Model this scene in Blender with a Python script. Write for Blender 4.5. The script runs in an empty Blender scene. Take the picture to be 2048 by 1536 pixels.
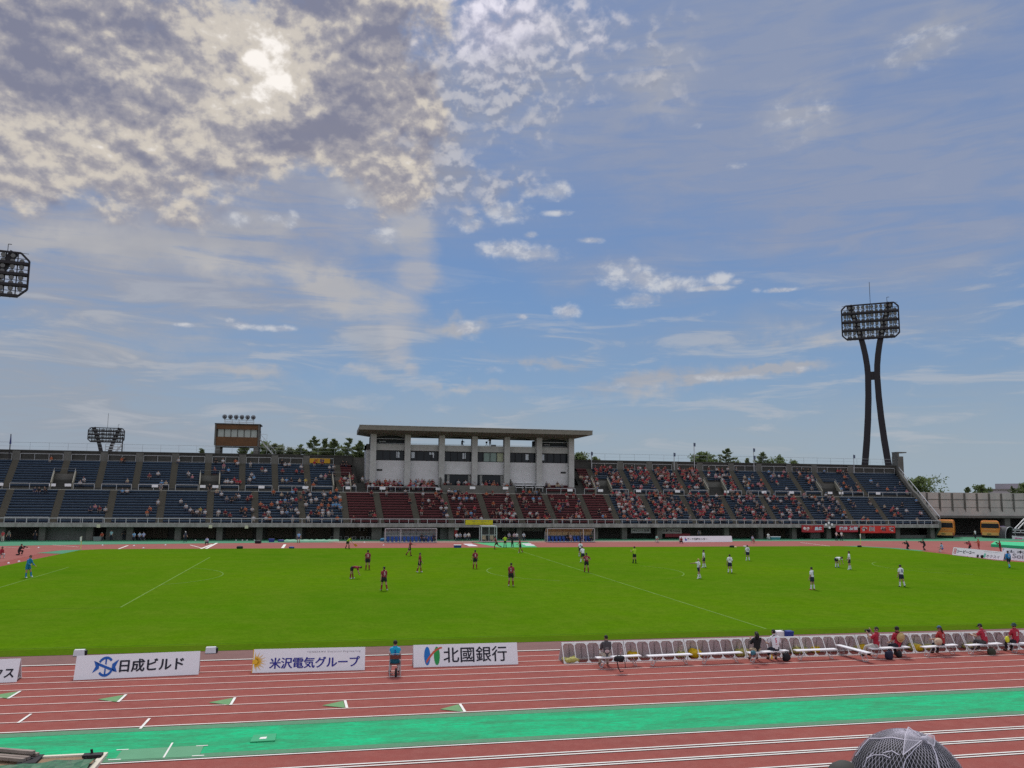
import bpy, bmesh, math, random
from math import sin, cos, pi, radians as RD, atan2, asin, sqrt, exp
from mathutils import Vector, Matrix, noise as mnoise
random.seed(7)
SC = bpy.context.scene
COL = SC.collection

# ------------------------------------------------------------------ camera
CP = Vector((-23.657, -43.465, 7.30)); YAW, PIT, ROL, FPX = 0.21044, 0.127593, 0.0096416, 1688.22
def cam_axes():
    f = Vector((sin(YAW)*cos(PIT), cos(YAW)*cos(PIT), sin(PIT)))
    r = Vector((cos(YAW), -sin(YAW), 0)); u = r.cross(f)
    c, s = cos(ROL), sin(ROL)
    return c*r + s*u, -s*r + c*u, f
CR, CU, CF = cam_axes()
cd = bpy.data.cameras.new('camera'); cam = bpy.data.objects.new('camera', cd); COL.objects.link(cam)
M = Matrix((CR, CU, -CF)).transposed().to_4x4(); M.translation = CP; cam.matrix_world = M
cd.sensor_width = 36; cd.lens = 36*FPX/2048; cd.clip_start = .05; cd.clip_end = 6000
SC.camera = cam
def ray(px, py): return CF + CR*((px-1024)/FPX) - CU*((py-768)/FPX)
def G(px, py, z=0.):                      # the point of a level plane seen at a photo position
    d = ray(px, py); return CP + d*((z-CP.z)/d.z)
def AY(px, py, Y):                        # the point of an upright plane Y = const
    d = ray(px, py); return CP + d*((Y-CP.y)/d.y)
def azel(px, py):
    d = ray(px, py).normalized(); return atan2(d.x, d.y), asin(d.z)

# ------------------------------------------------------------------ light and sky
SC.view_settings.view_transform = 'Standard'; SC.view_settings.look = 'None'
SC.view_settings.exposure = 0.0; SC.view_settings.gamma = 1.0
SUN_EL, SUN_AZ = RD(56), azel(800, 400)[0]
sd = bpy.data.lights.new('sun', 'SUN'); sd.energy = 2.5; sd.angle = RD(14); sd.color = (1, .95, .88)
sun = bpy.data.objects.new('sun', sd); COL.objects.link(sun)
sdir = Vector((sin(SUN_AZ)*cos(SUN_EL), cos(SUN_AZ)*cos(SUN_EL), sin(SUN_EL)))
sun.rotation_euler = sdir.to_track_quat('Z', 'Y').to_euler(); sun.location = (0, 60, 120)
W = bpy.data.worlds.new("World"); SC.world = W; W.use_nodes = True
nt = W.node_tree; N = nt.nodes; L = nt.links; N.clear()
def nd(t, **kw):
    n = N.new(t)
    for k, v in kw.items(): setattr(n, k, v)
    return n
def put(sock, v):
    if isinstance(v, bpy.types.NodeSocket): L.new(v, sock)
    else: sock.default_value = v
def mth(op, a, b=0., c=0., clamp=False):
    n = nd('ShaderNodeMath', operation=op, use_clamp=clamp); put(n.inputs[0], a); put(n.inputs[1], b); put(n.inputs[2], c); return n.outputs[0]
def vmt(op, a, b=(0, 0, 0)):
    n = nd('ShaderNodeVectorMath', operation=op); put(n.inputs[0], a); put(n.inputs[1], b); return n.outputs[0]
def comb(x, y, z=0.):
    n = nd('ShaderNodeCombineXYZ'); put(n.inputs[0], x); put(n.inputs[1], y); put(n.inputs[2], z); return n.outputs[0]
def noise(v, scale, detail=6., rough=.55, dist=0., lac=2.):
    n = nd('ShaderNodeTexNoise'); put(n.inputs['Vector'], v); put(n.inputs['Scale'], scale); put(n.inputs['Detail'], detail)
    put(n.inputs['Roughness'], rough); put(n.inputs['Distortion'], dist); put(n.inputs['Lacunarity'], lac); return n.outputs[0]
def smooth(v, a, b, lo=0., hi=1.):
    n = nd('ShaderNodeMapRange', interpolation_type='SMOOTHSTEP'); put(n.inputs[0], v); put(n.inputs[1], a); put(n.inputs[2], b)
    put(n.inputs[3], lo); put(n.inputs[4], hi); return n.outputs[0]
def mixc(f, a, b):
    n = nd('ShaderNodeMix', data_type='RGBA'); put(n.inputs[0], f)
    for s, v in ((n.inputs[6], a), (n.inputs[7], b)): put(s, v if isinstance(v, bpy.types.NodeSocket) else (*v, 1))
    return n.outputs[2]
tc = nd('ShaderNodeTexCoord'); D = vmt('NORMALIZE', tc.outputs['Generated'])
sp = nd('ShaderNodeSeparateXYZ'); L.new(D, sp.inputs[0]); DX, DY, DZ = sp.outputs
AZ = mth('ARCTAN2', DX, DY); EL = mth('ARCSINE', DZ)
AE = comb(AZ, EL)
inv = mth('DIVIDE', 1., mth('ADD', mth('MAXIMUM', DZ, 0.), .16))
PL = vmt('MULTIPLY', comb(mth('MULTIPLY', DX, inv), mth('MULTIPLY', DY, inv)), (1, 1, 1))   # cloud-deck coordinates
wn = nd('ShaderNodeTexNoise'); put(wn.inputs['Vector'], AE); wn.inputs['Scale'].default_value = 7; wn.inputs['Detail'].default_value = 5; wn.inputs['Roughness'].default_value = .62
WV = vmt('ADD', AE, vmt('MULTIPLY', vmt('SUBTRACT', wn.outputs[1], (.5, .5, .5)), (.17, .11, 0)))   # azimuth/elevation with ragged edges
def blob(px, py, rx, ry, rot=0., amp=1., v=None):
    a, e = azel(px, py)
    mp = nd('ShaderNodeMapping', vector_type='TEXTURE'); L.new(v or WV, mp.inputs[0])
    mp.inputs[1].default_value = (a, e, 0); mp.inputs[2].default_value = (0, 0, RD(rot)); mp.inputs[3].default_value = (rx/FPX, ry/FPX, 1)
    g = nd('ShaderNodeTexGradient', gradient_type='SPHERICAL'); L.new(mp.outputs[0], g.inputs[0])
    s = smooth(g.outputs[1], 0., 1.)
    return s if amp == 1. else mth('MULTIPLY', s, amp)
def total(lst):
    r = lst[0]
    for x in lst[1:]: r = mth('ADD', r, x)
    return r
SKYS = .10
sky = nd('ShaderNodeTexSky', sky_type='NISHITA', sun_disc=False, sun_elevation=SUN_EL, sun_rotation=SUN_AZ, altitude=0, air_density=1.0, dust_density=1.2, ozone_density=2.5)
k = 1/SKYS
def K(r, g, b): return (r*k, g*k, b*k)
# clear sky: the Nishita colour, drawn towards the deep blue of the photo
base = mixc(.86, sky.outputs[0], mixc(smooth(EL, .02, .30), K(.20, .33, .50), mixc(smooth(EL, .18, .50), K(.118, .248, .50), K(.145, .23, .44))))
base = mixc(smooth(EL, .0, .15, .9, 0.), base, K(.35, .42, .48))
def off(v, dx, dy): return vmt('ADD', v, (dx, dy, 0))
def sub(a, b): return mth('SUBTRACT', a, b)
def mul(a, b): return mth('MULTIPLY', a, b)
n_soft = noise(vmt('MULTIPLY', AE, (1., 2.6, 1)), 3.2, 4, .5, .4)
n_fil = noise(vmt('MULTIPLY', AE, (1.2, 7.5, 1)), 6., 6, .60, .7)
VC = vmt('MULTIPLY', AE, (1., 1.45, 1))
n_cum = noise(VC, 30., 6, .62, .2); n_cum2 = noise(off(VC, .004, .013), 30., 4, .60, .2)
relief = sub(n_cum, n_cum2)                     # lit from above: bright tops, grey bases
n_cel = noise(vmt('MULTIPLY', AE, (1., 1.2, 1)), 40., 4, .52, .15); n_cel2 = noise(off(vmt('MULTIPLY', AE, (1., 1.2, 1)), .0, .009), 40., 3, .52, .15)
n_big = noise(AE, 6.5, 5, .56, .35)
n_sm2 = noise(vmt('ADD', vmt('MULTIPLY', AE, (1, 1.3, 1)), (3, 5, 0)), 14., 6, .60, .35)
# veil: broad thin cloud, thicker to the left and over the top right
veil = total([blob(1900, 420, 520, 300, 0, .6), blob(1500, 120, 520, 260, 0, .4), blob(-50, 430, 900, 330, 0, .9), blob(0, 620, 760, 420, 0, 1.0), blob(250, 520, 480, 150, 0, .5), blob(640, 560, 340, 210, -25, .6), blob(0, 860, 900, 190, 0, .8), blob(600, 330, 500, 200, 0, .5),
              blob(1780, 130, 760, 420, 10, 1.0), blob(1960, 330, 560, 380, 0, .6), blob(1250, 120, 480, 400, -20, .8), blob(1450, 690, 620, 75, 4, .75), blob(1500, 420, 700, 200, 0, .35),
              blob(780, 690, 110, 110, 60, .7), blob(2050, 900, 900, 260, 0, .9), blob(1000, 890, 1200, 140, 0, .8), blob(1250, 560, 420, 90, -14, .6), blob(1100, 660, 500, 60, 0, .35),
              blob(870, 260, 400, 300, 0, .7), blob(500, 250, 800, 360, 0, .8)])
veil = mul(veil, smooth(n_soft, .25, .68, .40, 1.2))
veil = mth('MINIMUM', mul(mth('MINIMUM', veil, 1.1), smooth(n_fil, .28, .70, .40, 1.05)), .92)
skyc = mixc(veil, base, mixc(smooth(AZ, -.30, .40), mixc(smooth(EL, .02, .32), K(.31, .355, .42), K(.325, .34, .41)), mixc(smooth(EL, .02, .3), K(.33, .40, .46), K(.265, .315, .445))))
# swirl of cirrus hanging down the middle
WS = vmt('ADD', AE, vmt('MULTIPLY', vmt('SUBTRACT', wn.outputs[1], (.5, .5, .5)), (.05, .04, 0)))
cres = None
for x, y, r_, a_ in [(640, 300, 90, .6), (700, 335, 72, .8), (752, 372, 64, .9), (797, 408, 60, 1.), (828, 455, 56, 1.), (838, 505, 56, 1.), (828, 552, 60, 1.), (806, 598, 64, 1.), (796, 642, 58, .95), (794, 680, 46, .9), (804, 714, 34, .85), (824, 742, 22, .7)]:
    b = blob(x, y, r_*1.25, r_*1.25, 0, a_, WS); cres = b if cres is None else mth('MAXIMUM', cres, b)
cres = smooth(mth('ADD', mth('ADD', cres, mul(sub(n_fil, .5), .55)), mul(sub(n_cum, .5), .8)), .04, .95)
cir = total([mul(cres, .95), blob(690, 430, 110, 70, 30, .4), blob(690, 580, 160, 60, -8, .4), blob(690, 330, 190, 90, -20, .4)])
cir = mul(cir, smooth(n_fil, .32, .66, .50, 1.0))
skyc = mixc(mth('MINIMUM', cir, .8), skyc, mixc(smooth(n_soft, .35, .65), K(.39, .40, .455), K(.46, .465, .495)))
stk = mul(mul(smooth(n_fil, .50, .66), smooth(EL, .03, .07)), mul(smooth(EL, .30, .16), .50))
skyc = mixc(stk, skyc, K(.47, .49, .53))
# lit flat banks
bank = total([blob(400, 505, 360, 66, -4, .95), blob(120, 500, 290, 60, 0, .8), blob(490, 458, 150, 40, 0, .8), blob(700, 585, 170, 66, -15, .85), blob(790, 475, 140, 56, 10, .75), blob(640, 560, 120, 60, -20, .5),
              blob(1060, 725, 170, 17, 3, 1.), blob(1390, 762, 340, 26, 3, 1.), blob(1560, 747, 130, 16, 3, .9), blob(500, 760, 160, 18, -2, .8), blob(720, 760, 110, 20, 0, .7), blob(930, 785, 160, 14, 2, .7), blob(300, 690, 330, 40, -5, .4),
              blob(890, 655, 90, 24, -12, 1.), blob(1640, 680, 160, 28, -3, .8), blob(1600, 230, 130, 80, 20, .5), blob(1850, 95, 170, 60, 8, .6), blob(1300, 150, 120, 150, -35, .5), blob(1080, 190, 200, 200, 0, .3)])
bank = mul(bank, smooth(mth('ADD', mul(n_sm2, .4), mul(n_fil, .6)), .36, .56, .12, 1.1))
skyc = mixc(mth('MINIMUM', mul(bank, .85), .8), skyc, mixc(smooth(n_soft, .35, .62), K(.37, .38, .42), K(.50, .49, .49)))
# small bright cumulus puffs
puffs = [(443, 372, 34, 17), (482, 354, 20, 10), (700, 402, 22, 13), (366, 393, 26, 9), (470, 440, 40, 14), (580, 441, 20, 18), (550, 440, 30, 12), (770, 470, 50, 16),
         (1015, 425, 60, 24), (1110, 382, 48, 20), (1060, 385, 22, 12), (940, 448, 44, 20), (1010, 500, 70, 22), (1075, 510, 70, 18), (1115, 426, 40, 8), (1180, 481, 30, 8),
         (1238, 548, 50, 32), (1290, 560, 60, 26), (1350, 568, 70, 16), (1275, 600, 44, 17), (1420, 577, 70, 6), (1440, 556, 32, 13), (1475, 563, 20, 8), (1570, 580, 48, 5), (1130, 624, 34, 18),
         (520, 654, 80, 8), (460, 640, 12, 7), (365, 650, 26, 5), (1590, 235, 90, 50), (1545, 250, 50, 18), (1840, 88, 120, 40), (1475, 330, 34, 8), (1395, 252, 30, 9),
         (1060, 470, 20, 8), (930, 655, 40, 14), (1045, 634, 16, 6), (1512, 580, 14, 6), (1900, 62, 60, 20), (1000, 740, 90, 9), (1300, 770, 120, 10), (1450, 755, 140, 9), (1580, 742, 60, 8)]
pf = None
for i, (x, y, rx, ry) in enumerate(puffs):
    b = blob(x, y, rx*1.5, ry*1.7, 0, .5 if (x > 1390 and y < 340) or y > 700 else (1. if rx > 25 else .9), AE)
    pf = b if pf is None else mth('MAXIMUM', pf, b)
ncf = mth('ADD', mul(sub(n_cum, .5), 1.7), mul(sub(n_cel, .5), .9))
pd = smooth(mth('ADD', mul(pf, 1.0), ncf), .24, 1.12)
pd = mul(pd, smooth(pf, .02, .30))
skyc = mixc(mul(pd, .82), skyc, mixc(smooth(relief, -.10, .15), K(.40, .43, .51), K(.62, .63, .66)))
# cellular altocumulus down the middle
cel = total([blob(700, 230, 300, 160, 0, .5), blob(930, 110, 250, 220, 0, 1.15), blob(850, 270, 150, 190, 0, 1.25), blob(900, 355, 210, 95, -18, 1.25), blob(1060, 150, 190, 190, 0, .8), blob(1010, 350, 130, 50, 0, .6), blob(1040, 30, 260, 150, 0, 1.0), blob(1300, 100, 180, 200, 30, .4)])
crel = sub(n_cel, n_cel2)
cd_ = smooth(mth('ADD', mul(cel, .38), mul(sub(mth('ADD', mul(n_cel, .75), mul(n_sm2, .35)), .55), 2.4)), .0, .72)
cd_ = mul(cd_, smooth(cel, .03, .35))
glow = total([blob(530, 110, 440, 240, 0, .45), blob(535, 105, 200, 120, 0, .95), blob(950, 0, 380, 170, 0, 1.15), blob(400, 95, 300, 60, -25, .35), blob(100, 300, 500, 150, 0, .28), blob(240, 110, 260, 40, -12, .3)])
celc = mixc(smooth(mth('ADD', crel, mul(sub(n_cel, .5), .25)), -.09, .12), K(.275, .30, .385), K(.52, .52, .56))
celc = mixc(mth('MINIMUM', mul(glow, .75), 1.), celc, mixc(smooth(mth('ADD', mul(n_cel, .5), mul(n_sm2, .5)), .42, .60), K(.46, .45, .56), K(1.0, .95, 1.04)))
skyc = mixc(mul(cd_, .84), skyc, celc)
# heavy broken sheet over the upper left, lit from behind
WH = vmt('ADD', AE, vmt('MULTIPLY', vmt('SUBTRACT', wn.outputs[1], (.5, .5, .5)), (.42, .26, 0)))
VH = vmt('MULTIPLY', AE, (1., 1.25, 1)); nA = noise(off(VH, 7., 2.), 9.5, 6, .53, .55); nB = noise(off(VH, 7.004, 2.022), 9.5, 4, .53, .55)
hv = total([blob(230, 90, 640, 330, 0, 1.3, WH), blob(640, 130, 360, 300, 0, 1.0, WH), blob(80, 260, 520, 170, -6, .9, WH), blob(700, 120, 200, 360, 5, .9, WH), blob(560, 270, 380, 130, 0, .6, WH), blob(180, 330, 200, 70, 0, .5), blob(60, 60, 420, 260, 0, .8), blob(720, 260, 260, 170, 0, .6), blob(0, 340, 260, 70, 0, .4), blob(760, 330, 180, 120, -30, .5)])
hn = mth('ADD', mth('ADD', mul(nA, .36), mul(n_sm2, .32)), mth('ADD', mul(n_cum, .20), mul(n_cel, .12)))
hd = smooth(mth('ADD', mul(hv, .52), mul(sub(hn, .5), 3.1)), -.04, .66)
hd = mul(hd, smooth(hv, .04, .5))
thick = total([blob(605, 70, 110, 270, 0, .8, WH), blob(740, 90, 120, 190, 10, .7, WH), blob(467, 108, 44, 42, 0, 1.5, AE), blob(300, 40, 190, 80, -15, .7), blob(40, 60, 260, 110, 0, .45), blob(497, 160, 34, 34, 0, 1.0, AE), blob(660, 230, 150, 130, 0, .4), blob(150, 165, 260, 60, 0, .35), blob(350, 190, 200, 60, 0, .35), blob(540, 115, 14, 14, 0, 1., AE)])
rel2 = mth('ADD', mth('ADD', mth('ADD', mul(relief, 1.1), mul(crel, 1.0)), mul(sub(nA, nB), 1.3)), mth('ADD', mul(sub(n_sm2, .5), .95), mul(sub(nA, .5), 1.0)))
lv = mth('ADD', mth('ADD', rel2, .44), sub(mul(glow, .50), mul(thick, .56)))
hc = mixc(smooth(lv, -.05, .60), K(.215, .22, .295), K(.385, .365, .385)); hc = mixc(smooth(lv, .40, .86), hc, K(.66, .60, .52)); hc = mixc(smooth(lv, .86, 1.40), hc, K(1.05, .99, .92))
skyc = mixc(mul(hd, .90), skyc, hc)
# bright overcast added out of view behind the camera and overhead, lighting camera-facing surfaces
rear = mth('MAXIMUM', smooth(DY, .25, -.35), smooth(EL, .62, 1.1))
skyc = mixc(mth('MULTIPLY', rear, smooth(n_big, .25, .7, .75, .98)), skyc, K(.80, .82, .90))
skyc = mixc(smooth(EL, -.02, -.06), skyc, K(.16, .18, .17))
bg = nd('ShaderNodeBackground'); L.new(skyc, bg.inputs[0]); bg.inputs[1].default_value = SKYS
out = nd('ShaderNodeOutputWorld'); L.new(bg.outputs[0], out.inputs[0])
W.cycles.sampling_method = 'MANUAL'; W.cycles.sample_map_resolution = 512
SC.cycles.use_denoising = False; SC.cycles.use_adaptive_sampling = True; SC.cycles.adaptive_threshold = .015
SC.cycles.max_bounces = 5; SC.cycles.diffuse_bounces = 2; SC.cycles.glossy_bounces = 2; SC.cycles.transparent_max_bounces = 8; SC.cycles.transmission_bounces = 3

# ------------------------------------------------------------------ materials
MATS = {}
def mat(name, rgb, rough=.65, nz=None, metal=0., spec=.35, alpha=1., stretch=None):
    """nz = list of (scale, amount, second colour or None)"""
    if name in MATS: return MATS[name]
    m = bpy.data.materials.new(name); m.use_nodes = True; t = m.node_tree; b = t.nodes['Principled BSDF']
    b.inputs['Base Color'].default_value = (*rgb, 1); b.inputs['Roughness'].default_value = rough; b.inputs['Metallic'].default_value = metal
    b.inputs['Specular IOR Level'].default_value = spec; b.inputs['Alpha'].default_value = alpha
    if nz:
        geo = t.nodes.new('ShaderNodeNewGeometry'); src = geo.outputs['Position']
        if stretch:
            mp = t.nodes.new('ShaderNodeMapping'); mp.inputs[3].default_value = stretch; t.links.new(src, mp.inputs[0]); src = mp.outputs[0]
        col = None
        for sc, am, c2 in nz:
            n = t.nodes.new('ShaderNodeTexNoise'); n.inputs['Scale'].default_value = sc; n.inputs['Detail'].default_value = 5; n.inputs['Roughness'].default_value = .6
            t.links.new(src, n.inputs['Vector'])
            mr = t.nodes.new('ShaderNodeMapRange'); mr.inputs[1].default_value = .38; mr.inputs[2].default_value = .64; t.links.new(n.outputs[0], mr.inputs[0])
            mx = t.nodes.new('ShaderNodeMix'); mx.data_type = 'RGBA'
            if col is None: mx.inputs[6].default_value = (*rgb, 1)
            else: t.links.new(col, mx.inputs[6])
            if c2 is None:
                mx.blend_type = 'MULTIPLY'; mx.inputs[7].default_value = (.45, .45, .45, 1)
            else: mx.inputs[7].default_value = (*c2, 1)
            ml = t.nodes.new('ShaderNodeMath'); ml.operation = 'MULTIPLY'; ml.inputs[1].default_value = am; t.links.new(mr.outputs[0], ml.inputs[0])
            t.links.new(ml.outputs[0], mx.inputs[0]); col = mx.outputs[2]
        t.links.new(col, b.inputs['Base Color'])
    MATS[name] = m; return m
def glassy(name, rgb, op, rough=.1):
    if name in MATS: return MATS[name]
    m = mat(name, rgb, rough, spec=.6); t = m.node_tree; b = t.nodes['Principled BSDF']
    tr = t.nodes.new('ShaderNodeBsdfTransparent'); mx = t.nodes.new('ShaderNodeMixShader'); mx.inputs[0].default_value = op
    t.links.new(tr.outputs[0], mx.inputs[1]); t.links.new(b.outputs[0], mx.inputs[2]); t.links.new(mx.outputs[0], t.nodes['Material Output'].inputs[0])
    return m
CONC = mat('concrete', (.15, .146, .132), .95, spec=.1, nz= [(.6, .5, (.085, .082, .074)), (5, .35, None)])
CONC_D = mat('old concrete', (.075, .073, .067), .95, [(.5, .5, (.042, .041, .038)), (4, .35, None)], spec=.1)
CONC_L = mat('pale concrete', (.42, .42, .41), .85, [(.35, .5, (.30, .30, .29)), (3, .2, None)])
CONC_W = mat('white wall', (.56, .555, .57), .85, [(.3, .5, (.44, .435, .44)), (1.5, .15, None)])
STAIN = mat('stained concrete', (.33, .32, .30), .85, [(1.2, .75, (.17, .165, .15)), (9, .3, None)], stretch=(1, 1, .35))
STEP = mat('step concrete', (.105, .096, .076), .95, spec=.1, nz= [(2, .4, (.085, .08, .066))])
BLUE = mat('blue bench', (.020, .042, .080), .7, [(1.5, .45, (.014, .028, .052))])
RED = mat('red bench', (.085, .015, .020), .7, [(1.5, .45, (.055, .011, .014))])
STEEL = mat('galvanised steel', (.42, .43, .44), .45, metal=.3)
DSTEEL = mat('dark steel', (.03, .027, .031), .65, spec=.2)
WHITE = mat('white paint', (.80, .79, .80), .45)
BLACK = mat('black', (.012, .012, .014), .6)
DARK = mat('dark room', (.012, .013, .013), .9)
DGLASS = mat('dark glass', (.008, .012, .017), .2, spec=.25)
PANE = mat('curtained glass', (.30, .33, .30), .25, spec=.6)
BROWN = mat('brown cladding', (.135, .064, .027), .8, [(1, .5, (.085, .042, .02)), (4, .3, None)])

# ------------------------------------------------------------------ mesh helpers
def link(o, parent=None):
    COL.objects.link(o)
    if parent: o.parent = parent
    return o
def tag(o, label=None, cat=None, group=None, kind=None):
    for k_, v in (('label', label), ('category', cat), ('group', group), ('kind', kind)):
        if v: o[k_] = v
    return o
def thing(name, loc, label, cat, group=None, rz=0):
    o = bpy.data.objects.new(name, None); o.empty_display_size = .2; o.location = loc; o.rotation_euler = (0, 0, rz); link(o)
    return tag(o, label, cat, group)
class MB:
    def __init__(s): s.v = []; s.f = []; s.m = []; s.cm = 0
    def add(s, vs, fs):
        n = len(s.v); s.v += [Vector(q) for q in vs]
        for f in fs: s.f.append([n+i for i in f]); s.m.append(s.cm)
        return s
    def box(s, x0, x1, y0, y1, z0, z1):
        return s.add([(x0,y0,z0),(x1,y0,z0),(x1,y1,z0),(x0,y1,z0),(x0,y0,z1),(x1,y0,z1),(x1,y1,z1),(x0,y1,z1)],
                     [(0,3,2,1),(4,5,6,7),(0,1,5,4),(1,2,6,5),(2,3,7,6),(3,0,4,7)])
    def hexa(s, p): return s.add(p, [(0,3,2,1),(4,5,6,7),(0,1,5,4),(1,2,6,5),(2,3,7,6),(3,0,4,7)])
    def quad(s, *p): return s.add(p, [tuple(range(len(p)))])
    def bar(s, a, b, w, h=None, up=(0, 0, 1)):
        a = Vector(a); b = Vector(b); h = h or w; d = (b-a)
        if d.length < 1e-6: return s
        d.normalize(); u = Vector(up)
        if abs(d.dot(u)) > .98: u = Vector((1, 0, 0))
        r = d.cross(u).normalized(); u = r.cross(d); r *= w/2; u *= h/2
        return s.hexa([a-r-u, a+r-u, b+r-u, b-r-u, a-r+u, a+r+u, b+r+u, b-r+u])
    def tube(s, pts, rads, n=8, cap=True):
        pts = [Vector(q) for q in pts]; base = len(s.v); u = None
        if not hasattr(rads, '__len__'): rads = [rads]*len(pts)
        for i, q in enumerate(pts):
            d = (pts[min(i+1, len(pts)-1)] - pts[max(i-1, 0)]).normalized()
            if u is None: u = d.orthogonal().normalized()
            else: u = (u - d*u.dot(d)).normalized()
            w = d.cross(u)
            for j in range(n): s.v.append(q + (u*cos(2*pi*j/n) + w*sin(2*pi*j/n))*rads[i])
        for i in range(len(pts)-1):
            for j in range(n):
                s.f.append([base+i*n+j, base+i*n+(j+1) % n, base+(i+1)*n+(j+1) % n, base+(i+1)*n+j]); s.m.append(s.cm)
        if cap:
            s.f.append([base+j for j in range(n)][::-1]); s.m.append(s.cm)
            s.f.append([base+(len(pts)-1)*n+j for j in range(n)]); s.m.append(s.cm)
        return s
    def ball(s, c, rx, ry=None, rz=None, seg=10, ring=7, z0=-1., z1=1., rot=None):
        ry = ry or rx; rz = rz or rx; c = Vector(c); base = len(s.v)
        for i in range(ring+1):
            t = asin(max(-1, min(1, z0)))+(asin(max(-1, min(1, z1)))-asin(max(-1, min(1, z0))))*i/ring
            for j in range(seg):
                q = Vector((rx*cos(t)*cos(2*pi*j/seg), ry*cos(t)*sin(2*pi*j/seg), rz*sin(t)))
                s.v.append(c + (rot @ q if rot else q))
        for i in range(ring):
            for j in range(seg):
                s.f.append([base+i*seg+j, base+i*seg+(j+1) % seg, base+(i+1)*seg+(j+1) % seg, base+(i+1)*seg+j]); s.m.append(s.cm)
        return s
    def prism(s, poly, fn, t0, t1):       # 2-D outline, fn(u, v, t) -> point; extruded from t0 to t1
        n = len(poly)
        s.add([fn(u, v, t0) for u, v in poly]+[fn(u, v, t1) for u, v in poly],
              [tuple(range(n)), tuple(range(2*n-1, n-1, -1))]+[(i, i+n, (i+1) % n+n, (i+1) % n) for i in range(n)])
        return s
    def build(s, name, mats, parent=None, smooth_=False, origin=None, local=False):
        o_ = Vector((0, 0, 0))
        if parent is not None and not local:
            q = parent; o_ = Vector(q.location)
            while q.parent: q = q.parent; o_ = o_ + q.location
        if origin is not None: o_ = Vector(origin)
        me = bpy.data.meshes.new(name); me.from_pydata([tuple(q-o_) for q in s.v], [], s.f); me.update()
        for mm in (mats if isinstance(mats, (list, tuple)) else [mats]): me.materials.append(mm)
        me.polygons.foreach_set('material_index', s.m)
        bm = bmesh.new(); bm.from_mesh(me); bmesh.ops.recalc_face_normals(bm, faces=bm.faces); bm.to_mesh(me); bm.free()
        if smooth_: me.polygons.foreach_set('use_smooth', [True]*len(me.polygons))
        o = bpy.data.objects.new(name, me); link(o, parent)
        if origin is not None: o.location = o_
        return o
def copy_tree(o, parent=None):
    c = o.copy(); link(c)
    if parent is not None: c.parent = parent
    for ch in list(o.children): copy_tree(ch, c)
    return c
def struct(o): return tag(o, kind='structure')
_TXT = {}
def text_shape(body, bold=0., sp=1.):
    key = (body, bold, sp)
    if key not in _TXT:
        c = bpy.data.curves.new('t', 'FONT'); c.body = body; c.size = 1; c.offset = bold; c.resolution_u = 3; c.space_character = sp
        o = bpy.data.objects.new('t', c); COL.objects.link(o); dg = bpy.context.evaluated_depsgraph_get()
        me = bpy.data.meshes.new_from_object(o.evaluated_get(dg))
        vs = [(q.co.x, q.co.y) for q in me.vertices]; fs = [tuple(p_.vertices) for p_ in me.polygons]
        bpy.data.objects.remove(o); bpy.data.curves.remove(c); bpy.data.meshes.remove(me)
        x0 = min(q[0] for q in vs); x1 = max(q[0] for q in vs); y0 = min(q[1] for q in vs); y1 = max(q[1] for q in vs)
        _TXT[key] = ([((x-x0)/(x1-x0), (y-y0)/(y1-y0)) for x, y in vs], fs)
    return _TXT[key]
def letter(mb, body, fn, u0, u1, v0, v1, off=.006, bold=.02, sp=1.):
    vs, fs = text_shape(body, bold, sp)
    mb.add([fn(u0+(u1-u0)*x, v0+(v1-v0)*y, off) for x, y in vs], fs); return mb

# ------------------------------------------------------------------ ground
def sheet(name, poly, z, m):
    mb = MB(); mb.add([(x, y, z) for x, y in poly], [tuple(range(len(poly)))]); return struct(mb.build(name, m))
def rect(x0, x1, y0, y1): return [(x0, y0), (x1, y0), (x1, y1), (x0, y1)]
TRK = mat('running track', (.335, .099, .083), 1., spec=.02, nz=[(.35, .6, (.26, .084, .076)), (2.2, .5, (.35, .14, .12)), (9, .4, (.25, .080, .070)), (45, .5, None)])
TRKF = mat('faded track', (.31, .118, .105), 1., spec=.02, nz=[(.2, .5, (.27, .095, .088)), (2.0, .3, (.35, .15, .13)), (30, .2, None)])
SANDY = mat('worn track', (.27, .17, .14), .9, [(.3, .6, (.33, .20, .17)), (8, .3, None)])
GRN = mat('green apron', (.055, .215, .12), .9, [(.6, .5, (.04, .26, .13)), (6, .25, None)])
ASPH = mat('asphalt', (.10, .10, .10), .9, [(.3, .4, (.075, .075, .075))])
LAND = mat('land', (.07, .085, .045), .95, [(.05, .5, (.09, .09, .06))])
BRK = mat('rubber border', (.20, .10, .09), .9, [(1.5, .5, (.15, .075, .068)), (20, .3, None)])
GRASS = mat('pitch grass', (.094, .212, .006), 1., spec=.0, nz=[(.09, .8, (.140, .242, .004)), (.045, .9, (.070, .178, .006)), (.32, .6, (.122, .205, .014)), (1.2, .45, (.068, .165, .004)), (5, .30, None), (40, .40, None)])
GRASS_E = mat('rough grass edge', (.075, .150, .006), 1., spec=.0, nz= [(.6, .6, (.10, .145, .012)), (6, .35, None), (30, .3, None)])
LINE = mat('track line', (.78, .60, .55), .8, [(3, .3, None), (.5, .3, (.62, .42, .38))])
LINEW = mat('white line', (.78, .77, .72), .7, [(2, .25, None)])
CHALK = mat('chalk line', (.185, .285, .075), 1., spec=0., nz= [(.5, .8, (.10, .21, .03))])
CHALKF = mat('faint chalk line', (.115, .215, .022), 1., spec=0., nz= [(.35, .9, (.07, .168, .006))])
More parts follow.
